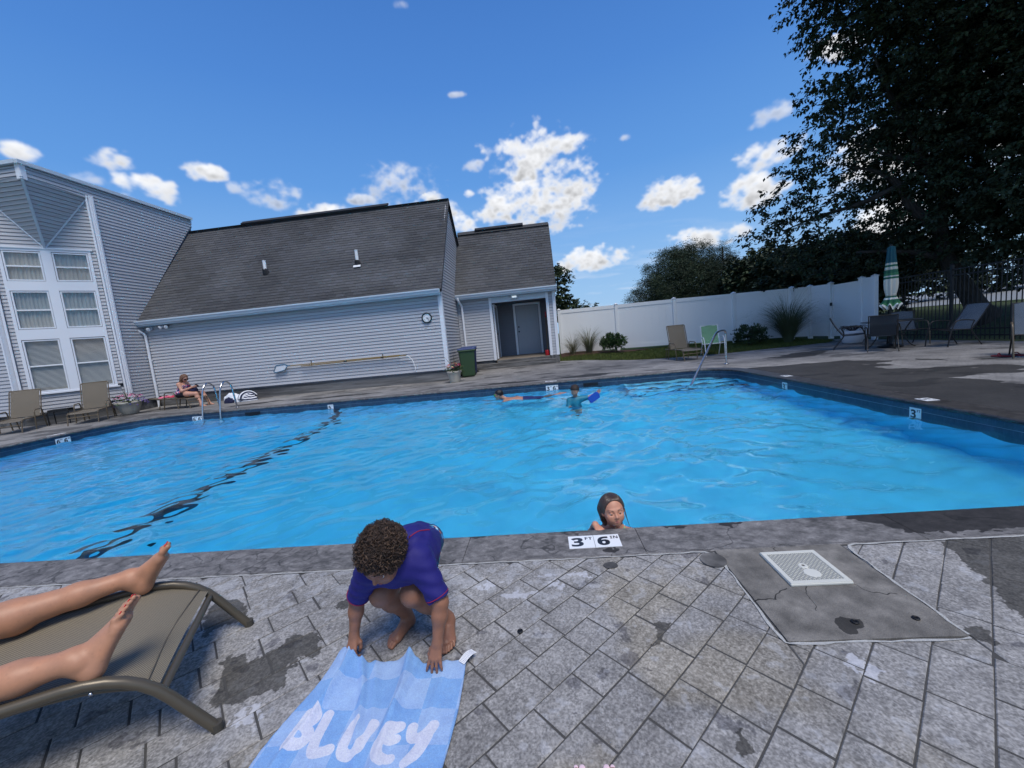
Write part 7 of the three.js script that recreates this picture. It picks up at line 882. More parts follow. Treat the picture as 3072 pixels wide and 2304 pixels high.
// ---- crouching boy
{
  const o = [-0.62, 0, -1.56], t = thing('person', 'curly haired boy in purple blue swim shirt crouching over the checked towel', 'person', o), sk = skin(150, 104, 80);
  const hipR = [-0.675, 0.375, -1.648], hipL = [-0.582, 0.385, -1.636], shR = [-0.742, 0.408, -1.412], shL = [-0.548, 0.415, -1.448], kneeR = [-0.735, 0.262, -1.475], kneeL = [-0.604, 0.262, -1.468], elR = [-0.842, 0.245, -1.475], elL = [-0.478, 0.255, -1.42], wrR = [-0.868, 0.105, -1.46], wrL = [-0.497, 0.115, -1.385];
  const fR = footParts([-0.693, 0.0, -1.645], V(-0.062, 0, 0.155), UP, -1, 0.69), fL = footParts([-0.512, 0.0, -1.615], V(0.025, 0, 0.155), UP, 1, 0.69);
  const hR = handParts(wrR, V(-0.06, -0.75, 0.45), V(-0.25, 0.35, 0.9), -1, 0.68, [0.9, 0.85, 0.9, 0.95, 1.0], 0.7), hL = handParts(wrL, V(-0.12, -0.62, 0.3), V(-0.1, 0.45, 0.9), 1, 0.7, [0.35, 0.25, 0.32, 0.3, 0.22], 1.9);
  const torso = join(0.07, chain(0.05, [...hipR, 0.066], [-0.70, 0.405, -1.53, 0.072], [-0.705, 0.402, -1.45, 0.062]), chain(0.05, [...hipL, 0.066], [-0.59, 0.415, -1.53, 0.073], [-0.585, 0.41, -1.468, 0.062]), cap([-0.628, 0.375, -1.635], [-0.642, 0.4, -1.46], 0.074, 0.072));
  const sleeveSk = join(0.03, cap(shR, elR, 0.037, 0.0285), cap(shL, elL, 0.037, 0.0285));
  const f3 = V(-0.2, -0.56, 0.8).normalize(), up0 = V(-0.1, 0.8, 0.56), hx = up0.clone().cross(f3).normalize(), hy = f3.clone().cross(hx), hd = headParts([-0.662, 0.478, -1.372], hx, hy, f3, 0.098);
  const neck = cap([-0.645, 0.42, -1.46], hd.F([0, -0.35, -0.25]), 0.045, 0.04);
  const leg = (h, k, a) => chain(0.03, [...h, 0.058], [lerp(h[0], k[0], 0.55), lerp(h[1], k[1], 0.55) - 0.004, lerp(h[2], k[2], 0.55), 0.056], [...k, 0.0435], [lerp(k[0], a[0], 0.35), lerp(k[1], a[1], 0.35), lerp(k[2], a[2], 0.35) - 0.012, 0.042], [...a, 0.0235]);
  const arm = (e, w) => chain(0.02, [...e, 0.0285], [lerp(e[0], w[0], 0.35), lerp(e[1], w[1], 0.35), lerp(e[2], w[2], 0.35), 0.0275], [...w, 0.019]);
  const limbs = join(0.02, leg(hipR, kneeR, fR.ankle), leg(hipL, kneeL, fL.ankle), fR.sdf, fL.sdf); const arms = join(0.02, sleeveSk, arm(elR, wrR), arm(elL, wrL)); const hands = (x, y, z) => Math.min(hR.sdf(x, y, z), hL.sdf(x, y, z));
  const body = (x, y, z) => { let d = smin(grow(torso, -0.012)(x, y, z), smin(neck(x, y, z), hd.sdf(x, y, z), 0.03), 0.03); d = smin(d, arms(x, y, z), 0.03); d = Math.min(d, limbs(x, y, z)); return smin(d, hands(x, y, z), 0.012); };
  surf(t, 'body', body, o, [-0.95, -0.01, -1.78], [-0.4, 0.6, -1.24], 0.0047, sk);
  faceBits(t, hd, o, { skinM: sk, lidDrop: 1.1, brow: [0.05, 0.032, 0.024], lip: sRGB(150, 92, 84) });
  // shirt: trunk and sleeves, open at neck, hem and cuffs
  const shirtT = (x, y, z) => torso(x, y, z) - 0.006 - 0.0065 * (noise3(x * 34, y * 26, z * 18) - 0.5) * 2 - 0.0025 * Math.sin((x * 0.7 + z) * 95 + 5 * noise3(x * 9, y * 9, z * 9)) * sstep(z, -1.62, -1.45), slv = (a, b) => { const A = V(...a), B = V(...b), d = B.clone().sub(A).normalize(), e = A.clone().lerp(B, 0.9); return cutBy(cap(a, A3(A.clone().lerp(B, 1.05)), 0.052, 0.043), A3(e), A3(d)); };
  const sR = slv(shR, elR), sL = slv(shL, elL), nk = ell(hd.F([0, -0.5, -0.3]), [0.06, 0.06, 0.05]);
  const shirt = (x, y, z) => { let d = smin(shirtT(x, y, z), Math.min(sR(x, y, z), sL(x, y, z)) - 0.002 * Math.sin(y * 130 + x * 40), 0.035); d = Math.max(d, -(z + 1.742) * 0.95 - (y - 0.36) * 0.22); return Math.max(d, -nk(x, y, z)); };
  const shirtM = phys({ color: sRGB(28, 24, 112), roughness: 0.7, sheen: 0.1, sheenColor: new THREE.Color(0.2, 0.2, 0.6), bumpMap: M.rep(M.bump, 14), bumpScale: 0.001 });
  const sh = surf(t, 'swim_shirt', shirt, o, [-0.92, 0.2, -1.78], [-0.4, 0.55, -1.32], 0.005, shirtM, null); const red = std({ color: sRGB(146, 22, 60), roughness: 0.8 });
  const onS = (p, d) => { let v = V(...p); const D = V(...d).normalize(); for (let i = 0; i < 60; i++) { const q = shirt(v.x, v.y, v.z); if (q < 0.0012) break; v.addScaledVector(D, q * 0.7); } return [v.x - o[0], v.y - o[1], v.z - o[2]]; };
  const seam = []; for (let i = 0; i <= 12; i++) { const u = i / 12; seam.push(onS([lerp(-0.59, -0.528, u), 0.6 - 0.04 * u, lerp(-1.47, -1.545, u)], [0.0, -1, -0.02])); } part(sh, 'seam', pipe(seam, 0.0024, 0.02, 6), red);
  for (const [a, b] of [[shR, elR], [shL, elL]]) { const A = V(...a), B = V(...b), c = A.clone().lerp(B, 0.84), q = new THREE.Quaternion().setFromUnitVectors(V(0, 0, 1), B.clone().sub(A).normalize()); part(sh, 'cuff_stitch', new THREE.TorusGeometry(0.0462, 0.0017, 6, 40).applyQuaternion(q).translate(c.x - o[0], c.y - o[1], c.z - o[2]), red); }
  { const c = V(...hd.F([0, -0.42, -0.28])), q = new THREE.Quaternion().setFromUnitVectors(V(0, 0, 1), V(...hd.F([0, -0.35, -0.25])).sub(V(-0.645, 0.42, -1.46)).normalize()); part(sh, 'collar', new THREE.TorusGeometry(0.049, 0.004, 8, 40).applyQuaternion(q).translate(c.x - o[0], c.y - o[1] - 0.004, c.z - o[2] - 0.012), red); }
  // shorts
  const th = (h, k) => { const A = V(...h), B = V(...k), d = B.clone().sub(A).normalize(), e = A.clone().lerp(B, 0.62); return cutBy(cap(h, k, 0.076, 0.069), A3(e), A3(d)); }; const tR = th(hipR, kneeR), tL = th(hipL, kneeL), hips = cutBy(grow(torso, 0.001), [0, 0, -1.7], [0, 0, 1]);
  const print = canvasTex(256, 256, (c) => { const R = rng(13); c.fillStyle = '#1b3f66'; c.fillRect(0, 0, 256, 256); for (let i = 0; i < 120; i++) { c.fillStyle = ['#4f9ad0', '#1f6ea8', '#8ec6e6', '#e8804a', '#d8e4ea', '#10233f', '#58b0a0', '#f0b25a'][Math.floor(R() * 8)]; c.beginPath(); c.ellipse(R() * 256, R() * 256, 4 + R() * 13, 3 + R() * 8, R() * 3, 0, 7); c.fill(); } }, true);
  surf(t, 'swim_shorts', (x, y, z) => smin(Math.min(tR(x, y, z), tL(x, y, z)), hips(x, y, z), 0.03) - 0.003 * Math.sin(x * 80 + y * 60), o, [-0.82, 0.2, -1.78], [-0.42, 0.5, -1.48], 0.0055, std({ map: M.rep(print, 5), roughness: 0.8 }));
  // curly hair: a full cap under several hundred loose ringlets
  const cc = (p) => V(...hd.F(p)), hairV = ell(hd.F([0, 0.3, -0.2]), [0.086, 0.084, 0.094], hd.q), faceCut = ell(hd.F([0, -0.62, 0.72]), [0.082, 0.082, 0.066], hd.q), hairF = carve(0.012, (x, y, z) => hairV(x, y, z) - 0.012 * (noise3(x * 95, y * 95, z * 95) - 0.45) - 0.006 * (noise3(x * 210, y * 210, z * 210) - 0.5), faceCut);
  const hair = surf(t, 'hair', hairF, o, [-0.8, 0.33, -1.52], [-0.53, 0.62, -1.24], 0.0038, std({ color: sRGB(44, 33, 27), roughness: 0.9 }));
  const R = rng(19), tones = [[], [], []]; const ctr = cc([0, 0.28, -0.18]);
  for (let i = 0; i < 2300; i++) { const d = V(R() - 0.5, R() - 0.5, R() - 0.5).normalize(); let v = ctr.clone(), s = 0; for (let j = 0; j < 40; j++) { s = hairF(v.x, v.y, v.z); if (s > -0.001) break; v.addScaledVector(d, Math.max(0.002, -s * 0.8)); } if (faceCut(v.x, v.y, v.z) < 0.004) continue; v.addScaledVector(d, -0.003 + R() * 0.008); const r = 0.005 + R() * 0.0055, g = new THREE.TorusGeometry(r, 0.001 + R() * 0.0007, 4, 8, 3.6 + R() * 2.4); const q = new THREE.Quaternion().setFromUnitVectors(V(1, 0, 0), d).multiply(new THREE.Quaternion().setFromEuler(new THREE.Euler(R() * 6.28, (R() - 0.5) * 1.6, (R() - 0.5) * 1.6))); tones[R() < 0.5 ? 0 : R() < 0.75 ? 1 : 2].push(g.applyQuaternion(q).translate(v.x - o[0], v.y - o[1], v.z - o[2])); }
  [[54, 41, 33], [80, 61, 48], [108, 85, 67]].forEach((c, i) => { part(hair, 'ringlets', merge(tones[i]), phys({ color: sRGB(...c), roughness: 0.55 })).userData.kind = 'stuff'; });
}
// ---- legs of the person on the near lounger
{
  const o = [-1.7, 0, -1.3], t = thing('person', 'bare legs and feet with red toenails of a person lying on the near lounger', 'person', o), sk = skin(186, 134, 103);
  const L1 = V(0.68, 0, -0.73).normalize(), L2 = V(0.8, 0, -0.6).normalize();
  const t1 = V(0.496, 0.84, -0.216), t2 = V(0.21, 0.82, -0.53);
  const f1 = footParts([-1.785, 0.302, -1.5], t1, V(-0.748, 0.557, 0.362), 1, 0.98, 0.006), f2 = footParts([-1.477, 0.302, -1.05], t2, V(-0.7, 0.4, 0.34), -1, 0.98, 0.006);
  const lg = (a, ca, kn, hp) => join(0.03, chain(0.03, [...a, 0.034], [lerp(a[0], ca[0], 0.45), lerp(a[1], ca[1], 0.45), lerp(a[2], ca[2], 0.45), 0.044], [...ca, 0.058], [...kn, 0.056]), cap([ca[0], ca[1] - 0.012, ca[2]], [lerp(ca[0], kn[0], 0.4), kn[1] - 0.03, lerp(ca[2], kn[2], 0.4)], 0.05, 0.05), cap(kn, hp, 0.06, 0.085));
  const s = (x, y, z) => Math.min(smin(lg(f1.ankle, [-2.09, 0.375, -1.275], [-2.24, 0.41, -1.11], [-2.55, 0.42, -0.8])(x, y, z), f1.sdf(x, y, z), 0.03), 9); const leg1 = lg(f1.ankle, [-2.09, 0.372, -1.275], [-2.24, 0.41, -1.11], [-2.55, 0.42, -0.8]), leg2 = lg(f2.ankle, [-1.79, 0.362, -0.925], [-1.94, 0.395, -0.81], [-2.28, 0.41, -0.55]);
  const all = (x, y, z) => Math.min(smin(leg1(x, y, z), f1.sdf(x, y, z), 0.03), smin(leg2(x, y, z), f2.sdf(x, y, z), 0.03));
  surf(t, 'legs', all, o, [-2.66, 0.27, -1.7], [-1.36, 0.62, -0.44], 0.0062, sk);
  for (const n of [...f1.nails, ...f2.nails]) { n.p = n.p.map((v, i) => v - o[i]); part(t, 'toenail', nailGeo(n), phys({ color: sRGB(214, 44, 40), roughness: 0.2 })); }
}
// ---- bare toes of a standing person at the bottom edge
{
  const o = [0.04, 0, -0.8], t = thing('person', 'bare toes with pale pink nails at the bottom edge of the picture', 'person', o), sk = skin(188, 146, 126); const f1 = footParts([-0.022, 0.0, -0.785], V(0.02, 0, -1), UP, 1, 0.965), f2 = footParts([0.108, 0.0, -0.785], V(-0.02, 0, -1), UP, -1, 0.965);
  const l1 = chain(0.03, [...f1.ankle, 0.034], [-0.03, 0.22, -0.68, 0.045], [-0.035, 0.36, -0.58, 0.052]), l2 = chain(0.03, [...f2.ankle, 0.034], [0.115, 0.22, -0.68, 0.045], [0.12, 0.36, -0.58, 0.052]);
  surf(t, 'feet', (x, y, z) => Math.min(smin(f1.sdf(x, y, z), l1(x, y, z), 0.03), smin(f2.sdf(x, y, z), l2(x, y, z), 0.03)), o, [-0.12, -0.01, -1.06], [0.2, 0.5, -0.48], 0.005, sk);
  for (const n of [...f1.nails, ...f2.nails]) { n.p = n.p.map((v, i) => v - o[i]); part(t, 'toenail', nailGeo(n), phys({ color: sRGB(236, 206, 212), roughness: 0.2 })); }
}
// ---- girl at the pool edge
{
  const o = [0.36, -0.3, -2.5], t = thing('person', 'wet haired girl in the water holding the near pool edge', 'person', o), sk = skin(200, 142, 114);
  const f = V(0.12, 0.16, 0.98).normalize(), x0 = V(0, 1, 0).clone().addScaledVector(V(1, 0, 0), -0.06).cross(f).normalize(), y0 = f.clone().cross(x0), hd = headParts([0.362, 0.076, -2.52], x0, y0, f, 0.098);
  const sR = [0.262, -0.118, -2.55], sL = [0.468, -0.122, -2.55], elR = [0.195, -0.17, -2.62], wrR = [0.238, 0.008, -2.475], elL = [0.5, -0.17, -2.49], wrL = [0.42, -0.06, -2.46];
  const hR = handParts(wrR, V(0.03, -0.02, 0.08), V(0, 1, 0.1), -1, 0.7, [0.1, 0.25, 0.25, 0.25, 0.3], 1), hL = handParts(wrL, V(-0.05, 0.02, 0.05), V(0, 1, 0), 1, 0.62, [0.3, 0.5, 0.5, 0.5, 0.5], 1);
  const body = join(0.03, hd.sdf, cap([0.362, -0.1, -2.55], hd.F([0, -0.45, -0.2]), 0.044, 0.042), chain(0.05, [...sR, 0.048], [0.362, -0.11, -2.56, 0.058], [...sL, 0.05]), cap([0.36, -0.12, -2.57], [0.36, -0.5, -2.6], 0.095, 0.085), chain(0.02, [...sR, 0.044], [...elR, 0.032], [...wrR, 0.021]), chain(0.02, [...sL, 0.044], [...elL, 0.032], [...wrL, 0.021]), cap([0.32, -0.5, -2.6], [0.3, -0.95, -2.6], 0.06, 0.045), cap([0.41, -0.5, -2.6], [0.43, -0.95, -2.6], 0.06, 0.045));
  surf(t, 'body', (x, y, z) => smin(body(x, y, z), Math.min(hR.sdf(x, y, z), hL.sdf(x, y, z)), 0.01), o, [0.12, -1.0, -2.72], [0.6, 0.26, -2.33], 0.0046, sk); faceBits(t, hd, o, { skinM: sk, lidDrop: 0.62, brow: [0.13, 0.085, 0.06], lip: sRGB(172, 106, 96) });
  // slicked wet hair down to the shoulders with a loose strand
  const e1 = ell(hd.F([0, 0.28, -0.17]), [0.0785, 0.08, 0.089], hd.q), cut = ell(hd.F([0.04, -0.26, 0.86]), [0.076, 0.103, 0.09], hd.q), fall = join(0.03, cap(hd.F([-0.7, 0.1, -0.35]), hd.F([-0.62, -0.6, -0.4]), 0.018, 0.014), cap(hd.F([-0.45, 0, -0.6]), hd.F([-0.4, -1.0, -0.6]), 0.036, 0.026), cap(hd.F([0.45, 0, -0.6]), hd.F([0.4, -1.0, -0.6]), 0.036, 0.026), cap(hd.F([0, 0, -0.7]), hd.F([0, -1.4, -0.6]), 0.05, 0.04), cap(hd.F([0.7, 0.1, -0.35]), hd.F([0.64, -0.4, -0.4]), 0.014, 0.01));
  const hf = carve(0.012, (x, y, z) => smin(e1(x, y, z), fall(x, y, z), 0.03) - 0.0016 * Math.sin(Math.atan2(x - 0.362, z + 2.545) * 46 + y * 30), cut); const hr = phys({ color: sRGB(66, 48, 36), roughness: 0.36, clearcoat: 0.4, clearcoatRoughness: 0.3 }); const h = surf(t, 'hair', hf, o, [0.24, -0.08, -2.66], [0.49, 0.27, -2.4], 0.004, hr);
  const strand = (pts) => part(h, 'strand', pipe(pts.map((p) => [p[0] - o[0], p[1] - o[1], p[2] - o[2]]), (s, k) => lerp(0.0035, 0.001, k), 0.06, 6), hr); strand([[0.434, 0.09, -2.51], [0.44, 0.04, -2.485], [0.452, -0.005, -2.47], [0.468, -0.06, -2.47]]);
  // bathing suit: mint straps and flowered top
  const flor = canvasTex(128, 128, (c) => { const R = rng(5); c.fillStyle = '#7fd09a'; c.fillRect(0, 0, 128, 128); for (let i = 0; i < 46; i++) { c.fillStyle = ['#f2f2ea', '#d24a5c', '#f6d98a', '#4aa276'][Math.floor(R() * 4)]; c.beginPath(); c.arc(R() * 128, R() * 128, 3 + R() * 6, 0, 7); c.fill(); } }, true);
  surf(t, 'swimsuit', cutBy(grow(cap([0.36, -0.14, -2.57], [0.36, -0.5, -2.6], 0.095, 0.085), 0.006), [0, -0.115, 0], [0, 1, 0]), o, [0.22, -0.62, -2.72], [0.5, -0.06, -2.42], 0.008, std({ map: M.rep(flor, 8), roughness: 0.7 }));
  for (const s of [-1, 1]) part(t, 'strap', pipe([[0.362 + s * 0.062, -0.15, -2.475], [0.362 + s * 0.068, -0.085, -2.495], [0.362 + s * 0.066, -0.05, -2.545], [0.362 + s * 0.06, -0.1, -2.64]].map((p) => [p[0] - o[0], p[1] - o[1], p[2] - o[2]]), 0.0085, 0.06, 8), std({ map: M.rep(flor, 3), color: sRGB(236, 255, 240), roughness: 0.7 }));
}
// ---- boy in a teal shirt with a kickboard
{
  const o = [0.56, -0.6, -8.07], t = thing('person', 'short haired boy in teal swim shirt standing in the water with a blue float', 'person', o), sk = skin(182, 134, 112); const f = V(-0.3, -0.28, 0.9).normalize(), x0 = V(0.05, 1, 0).cross(f).normalize(), y0 = f.clone().cross(x0), hd = headParts([0.575, 0.075, -8.05], x0, y0, f, 0.108);
  const sR = [0.46, -0.125, -8.09], sL = [0.7, -0.11, -8.09], elL = [0.86, -0.085, -8.08], wrL = [0.995, -0.02, -8.06], elR = [0.42, -0.27, -8.02], wrR = [0.5, -0.34, -7.92]; const hL = handParts(wrL, V(0.06, 0.05, 0), V(0, 0.2, -1), -1, 0.78, [0.1, 0.2, 0.15, 0.15, 0.2], 1.4);
  const torso = join(0.06, chain(0.05, [...sR, 0.055], [0.575, -0.12, -8.1, 0.07], [...sL, 0.055]), cap([0.57, -0.2, -8.1], [0.56, -0.62, -8.12], 0.105, 0.095)), armL = chain(0.02, [...sL, 0.045], [...elL, 0.036], [...wrL, 0.024]), armR = chain(0.02, [...sR, 0.045], [...elR, 0.036], [...wrR, 0.026]);
  surf(t, 'body', (x, y, z) => smin(join(0.03, hd.sdf, cap([0.575, -0.07, -8.09], hd.F([0, -0.4, -0.2]), 0.046, 0.045), grow(torso, -0.008), armL, armR, cap([0.51, -0.62, -8.12], [0.5, -1.15, -8.12], 0.07, 0.05), cap([0.61, -0.62, -8.12], [0.63, -1.15, -8.12], 0.07, 0.05))(x, y, z), hL.sdf(x, y, z), 0.01), o, [0.34, -1.2, -8.26], [1.12, 0.22, -7.84], 0.0095, sk); faceBits(t, hd, o, { skinM: sk, lidDrop: 0.8 });
  const aA = V(...sL), aB = V(...elL); surf(t, 'swim_shirt', join(0.03, grow(torso, 0.005), cutBy(cap(sL, elL, 0.056, 0.05), A3(aA.clone().lerp(aB, 0.86)), A3(aB.clone().sub(aA).normalize())), cap(sR, elR, 0.056, 0.05)), o, [0.34, -0.75, -8.26], [0.94, -0.02, -7.9], 0.01, phys({ color: sRGB(20, 118, 140), roughness: 0.55 }));
  const cut = ell(hd.F([0, -0.62, 0.5]), [0.12, 0.105, 0.11], hd.q); surf(t, 'hair', carve(0.01, (x, y, z) => ell(hd.F([0, 0.27, -0.16]), [0.088, 0.092, 0.1], hd.q)(x, y, z) - 0.004 * (noise3(x * 120, y * 120, z * 120) - 0.5), cut), o, [0.44, -0.05, -8.2], [0.7, 0.22, -7.9], 0.006, std({ color: sRGB(48, 36, 30), roughness: 0.7 }));
  const k = thing('kickboard', 'blue foam float held in the raised hand of the teal shirt boy', 'float', [0.95, -0.1, -8.03]); part(k, 'board', move(extrude([[-0.11, -0.065], [0.08, -0.065], [0.105, -0.02], [0.105, 0.035], [0.075, 0.065], [-0.11, 0.06]], 0.026, 0.006), 0, 0.02, 0, 0, 0, 0.55), std({ color: sRGB(26, 78, 176), roughness: 0.6 })); part(k, 'edge_band', move(box(0.02, 0.11, 0.034), -0.1, -0.05, 0.013, 0, 0, 0.55), std({ color: sRGB(20, 60, 140), roughness: 0.6 }));
}
// ---- swimmer with goggles
{
  const o = [-0.8, -0.35, -9.45], t = thing('person', 'boy with green goggles and navy trunks swimming at the far side of the pool', 'person', o), sk = skin(170, 122, 100); const f = V(-0.97, -0.06, 0.22).normalize(), x0 = V(0, 1, 0).cross(f).normalize(), y0 = f.clone().cross(x0), hd = headParts([-1.14, -0.075, -9.48], x0, y0, f, 0.112);
  const body = join(0.05, hd.sdf, cap([-0.98, -0.19, -9.48], hd.F([0, -0.4, -0.3]), 0.05, 0.05), chain(0.06, [-0.96, -0.235, -9.6, 0.06], [-0.7, -0.25, -9.5, 0.085], [-0.36, -0.26, -9.42, 0.085]), chain(0.06, [-0.96, -0.235, -9.36, 0.06], [-0.7, -0.25, -9.42, 0.085], [-0.36, -0.26, -9.38, 0.085]), chain(0.03, [-0.34, -0.26, -9.48, 0.075], [-0.0, -0.27, -9.54, 0.052], [0.34, -0.2, -9.6, 0.034], [0.46, -0.2, -9.62, 0.03]), chain(0.03, [-0.34, -0.26, -9.32, 0.075], [0.0, -0.3, -9.16, 0.052], [0.3, -0.34, -9.06, 0.034], [0.42, -0.36, -9.02, 0.03]), chain(0.03, [-0.96, -0.235, -9.62, 0.045], [-1.2, -0.3, -9.66, 0.034], [-1.46, -0.235, -9.58, 0.022]), chain(0.03, [-0.96, -0.24, -9.34, 0.045], [-1.1, -0.32, -9.16, 0.034], [-1.32, -0.25, -9.02, 0.022]));
  const h1 = handParts([-1.46, -0.235, -9.58], V(-0.1, 0.0, 0.02), UP, 1, 0.8, [0.2, 0.2, 0.2, 0.2, 0.2]), h2 = handParts([-1.32, -0.25, -9.02], V(-0.1, 0.0, 0.02), UP, -1, 0.8, [0.2, 0.2, 0.2, 0.2, 0.2]);
  surf(t, 'body', (x, y, z) => smin(body(x, y, z), Math.min(h1.sdf(x, y, z), h2.sdf(x, y, z)), 0.01), o, [-1.68, -0.46, -9.76], [0.52, 0.06, -8.92], 0.0115, sk); faceBits(t, hd, o, { skinM: sk });
  surf(t, 'hair', carve(0.012, (x, y, z) => ell(hd.F([0, 0.28, -0.18]), [0.092, 0.096, 0.105], hd.q)(x, y, z) - 0.005 * (noise3(x * 110, y * 110, z * 110) - 0.5), ell(hd.F([0, -0.6, 0.55]), [0.12, 0.11, 0.115], hd.q)), o, [-1.3, -0.2, -9.64], [-0.98, 0.07, -9.32], 0.007, phys({ color: sRGB(24, 20, 20), roughness: 0.4 }));
  surf(t, 'swim_trunks', cutBy(cutBy(grow(body, 0.007), [-0.56, 0, 0], [-1, 0, 0]), [-0.06, 0, 0], [1, 0, 0]), o, [-0.6, -0.44, -9.7], [0.0, -0.12, -9.0], 0.012, std({ color: sRGB(22, 34, 92), roughness: 0.7 }));
  const L = (p) => { const w = hd.F(p); return [w[0] - o[0], w[1] - o[1], w[2] - o[2]]; }; const green = phys({ color: sRGB(52, 150, 70), roughness: 0.25 }); for (const d of [-1, 1]) part(t, 'goggle_lens', new THREE.SphereGeometry(0.026, 14, 10).scale(0.6, 0.8, 1.1).applyQuaternion(hd.q).translate(...L([d * 0.28, 0.0, 0.78])), green); part(t, 'goggle_strap', pipe([[0.28, 0, 0.78], [0.66, 0.05, 0.3], [0.7, 0.1, -0.4], [0, 0.12, -0.92], [-0.7, 0.1, -0.4], [-0.66, 0.05, 0.3], [-0.28, 0, 0.78]].map(L), 0.006, 0.05, 6), M.black);
}
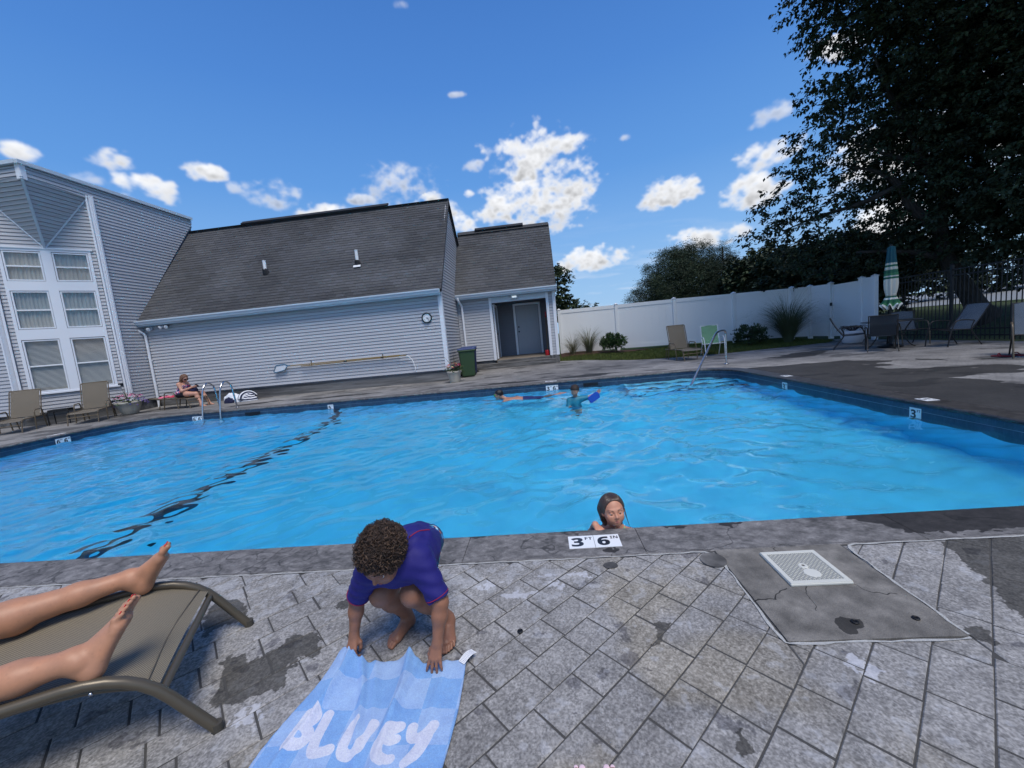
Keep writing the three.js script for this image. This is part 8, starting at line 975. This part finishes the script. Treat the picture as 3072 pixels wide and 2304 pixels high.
// ---- woman on the far lounge chair
{
  const o = [-11.9, 0, -12.4], t = thing('person', 'long haired woman in flowered swimsuit sitting on a flat lounge chair looking at her phone', 'person', o), sk = skin(196, 146, 124); const f = V(0.86, -0.42, 0.3).normalize(), x0 = V(0, 1, 0).cross(f).normalize(), y0 = f.clone().cross(x0), hd = headParts([-11.83, 0.965, -12.38], x0, y0, f, 0.115);
  const hip = [-12.02, 0.46, -12.42], ch = [-12.0, 0.7, -12.41], shL = [-11.97, 0.78, -12.57], shR = [-11.95, 0.78, -12.25], knR = [-11.42, 0.43, -12.26], knL = [-11.44, 0.43, -12.54], anR = [-11.26, 0.1, -12.22], anL = [-11.24, 0.1, -12.52], elR = [-11.83, 0.56, -12.2], elL = [-11.83, 0.56, -12.6], wrR = [-11.55, 0.65, -12.3], wrL = [-11.55, 0.65, -12.48];
  const fR = footParts([-11.31, 0, -12.22], V(1, 0, 0.1), UP, -1, 0.98), fL = footParts([-11.29, 0, -12.52], V(1, 0, 0.0), UP, 1, 0.98); const hR = handParts(wrR, V(0.08, 0.02, -0.02), V(0.2, -0.4, 0.8), 1, 0.95, [0.5, 0.8, 0.8, 0.8, 0.8]), hL = handParts(wrL, V(0.08, 0.02, 0.02), V(0.2, -0.4, -0.8), -1, 0.95, [0.5, 0.8, 0.8, 0.8, 0.8]);
  const torso = join(0.1, cap([hip[0], hip[1], -12.32], [hip[0], hip[1], -12.52], 0.135), cap(hip, ch, 0.14, 0.125), chain(0.06, [...shR, 0.062], [-11.98, 0.78, -12.41, 0.07], [...shL, 0.062]), cap([-11.9, 0.68, -12.34], [-11.9, 0.68, -12.48], 0.075)), leg = (s, k, a) => chain(0.04, [-12.0, 0.45, s, 0.11], [lerp(-12, k[0], 0.5), 0.44, k[2], 0.09], [...k, 0.062], [lerp(k[0], a[0], 0.35) - 0.02, lerp(k[1], a[1], 0.35), k[2], 0.058], [...a, 0.036]), arm = (s, e, w) => chain(0.03, [...s, 0.056], [...e, 0.045], [...w, 0.027]);
  const all = join(0.04, hd.sdf, cap([-11.95, 0.82, -12.41], hd.F([0, -0.4, -0.25]), 0.052, 0.05), torso, leg(-12.33, knR, anR), leg(-12.5, knL, anL), arm(shR, elR, wrR), arm(shL, elL, wrL));
  surf(t, 'body', (x, y, z) => Math.min(smin(all(x, y, z), Math.min(fR.sdf(x, y, z), fL.sdf(x, y, z)), 0.03), smin(all(x, y, z), Math.min(hR.sdf(x, y, z), hL.sdf(x, y, z)), 0.01)), o, [-12.22, -0.02, -12.72], [-11.04, 1.09, -12.08], 0.012, sk); faceBits(t, hd, o, { skinM: sk });
  const flor = canvasTex(128, 128, (c) => { const R = rng(25); c.fillStyle = '#2a2f62'; c.fillRect(0, 0, 128, 128); for (let i = 0; i < 70; i++) { c.fillStyle = ['#e8e4e6', '#c83a58', '#3d4a92', '#e0708c', '#15172c'][Math.floor(R() * 5)]; c.beginPath(); c.arc(R() * 128, R() * 128, 4 + R() * 8, 0, 7); c.fill(); } }, true);
  surf(t, 'swimsuit', cutBy(cutBy(grow(torso, 0.008), [-11.9, 0.72, 0], [-0.35, 0.94, 0]), [0, 0.44, 0], [0, -1, 0]), o, [-12.24, 0.38, -12.7], [-11.74, 0.86, -12.1], 0.013, std({ map: M.rep(flor, 5), roughness: 0.8 })); surf(t, 'skirt', join(0.05, cutBy(grow(torso, 0.012), [0, 0.46, 0], [0, 1, 0]), cutBy(cap([-12, 0.45, -12.33], [-11.6, 0.44, -12.27], 0.125, 0.105), [-11.74, 0, 0], [1, 0, 0]), cutBy(cap([-12, 0.45, -12.5], [-11.6, 0.44, -12.53], 0.125, 0.105), [-11.74, 0, 0], [1, 0, 0])), o, [-12.26, 0.28, -12.72], [-11.68, 0.6, -12.1], 0.014, std({ color: sRGB(24, 24, 34), roughness: 0.9 })); part(t, 'halter_strap', pipe([[-11.85, 0.7, -12.33], [-11.9, 0.82, -12.36], [-12.0, 0.83, -12.41], [-11.9, 0.82, -12.46], [-11.85, 0.7, -12.49]].map((p) => [p[0] - o[0], p[1], p[2] - o[2]]), 0.012, 0.04, 6), std({ map: M.rep(flor, 2), roughness: 0.8 }));
  const hf = carve(0.015, (x, y, z) => join(0.05, ell(hd.F([0, 0.26, -0.2]), [0.094, 0.1, 0.11], hd.q), cap(hd.F([0, 0, -0.65]), [-12.06, 0.66, -12.38], 0.075, 0.045), cap(hd.F([-0.5, -0.1, -0.3]), [-12.02, 0.7, -12.28], 0.05, 0.025))(x, y, z) - 0.006 * Math.sin(z * 130 + y * 50), ell(hd.F([0, -0.45, 0.7]), [0.1, 0.12, 0.1], hd.q)); surf(t, 'hair', hf, o, [-12.2, 0.58, -12.58], [-11.68, 1.12, -12.2], 0.011, std({ color: sRGB(104, 74, 54), roughness: 0.6 }));
  const L = (p) => { const w = hd.F(p); return [w[0] - o[0], w[1] - o[1], w[2] - o[2]]; }; part(t, 'sunglasses', merge([...[-1, 1].map((d) => new THREE.SphereGeometry(0.034, 14, 10).scale(1, 0.8, 0.4).applyQuaternion(hd.q).translate(...L([d * 0.3, 0, 0.78]))), pipe([[0.55, 0.02, 0.7], [0.72, 0.04, 0]].map(L), 0.005, 0.01, 6), pipe([[-0.55, 0.02, 0.7], [-0.72, 0.04, 0]].map(L), 0.005, 0.01, 6), pipe([[-0.3, 0.04, 0.86], [0.3, 0.04, 0.86]].map(L), 0.005, 0.01, 6)]), phys({ color: sRGB(16, 14, 16), roughness: 0.15 }));
  const ph = thing('phone', 'dark phone held by the seated woman', 'phone', [-11.45, 0.69, -12.39], 1.2); part(ph, 'case', rbox(0.075, 0.012, 0.15, 0.005, 0, 0, 0, 0.6), M.black); part(ph, 'screen', rbox(0.066, 0.004, 0.138, 0.001, 0, 0.0062, 0.003, 0.6), phys({ color: sRGB(22, 26, 36), roughness: 0.08 }));
  const bg = thing('navy_bag', 'navy cloth bag in the lap of the seated woman', 'bag', [-11.62, 0.5, -12.4]); part(bg, 'pouch', nets((x, y, z) => ell([0, 0.05, 0], [0.12, 0.085, 0.13])(x, y, z) - 0.012 * Math.sin(x * 50 + y * 40 + z * 30), [-0.16, -0.06, -0.17], [0.16, 0.17, 0.17], 0.012), std({ color: sRGB(24, 26, 66), roughness: 0.85 })); part(bg, 'bag_strap', pipe([[-0.08, 0.1, 0.04], [-0.03, 0.16, 0.05], [0.05, 0.15, 0.04], [0.09, 0.08, 0.03]], 0.008, 0.05, 6), std({ color: sRGB(20, 22, 50), roughness: 0.85 }));
}
// ---------------------------------------------------------------- draw
scene.traverse((o) => { if (o.isMesh) { o.castShadow = true; o.receiveShadow = true; } });
scene.add(camera);
renderer.render(scene, camera);
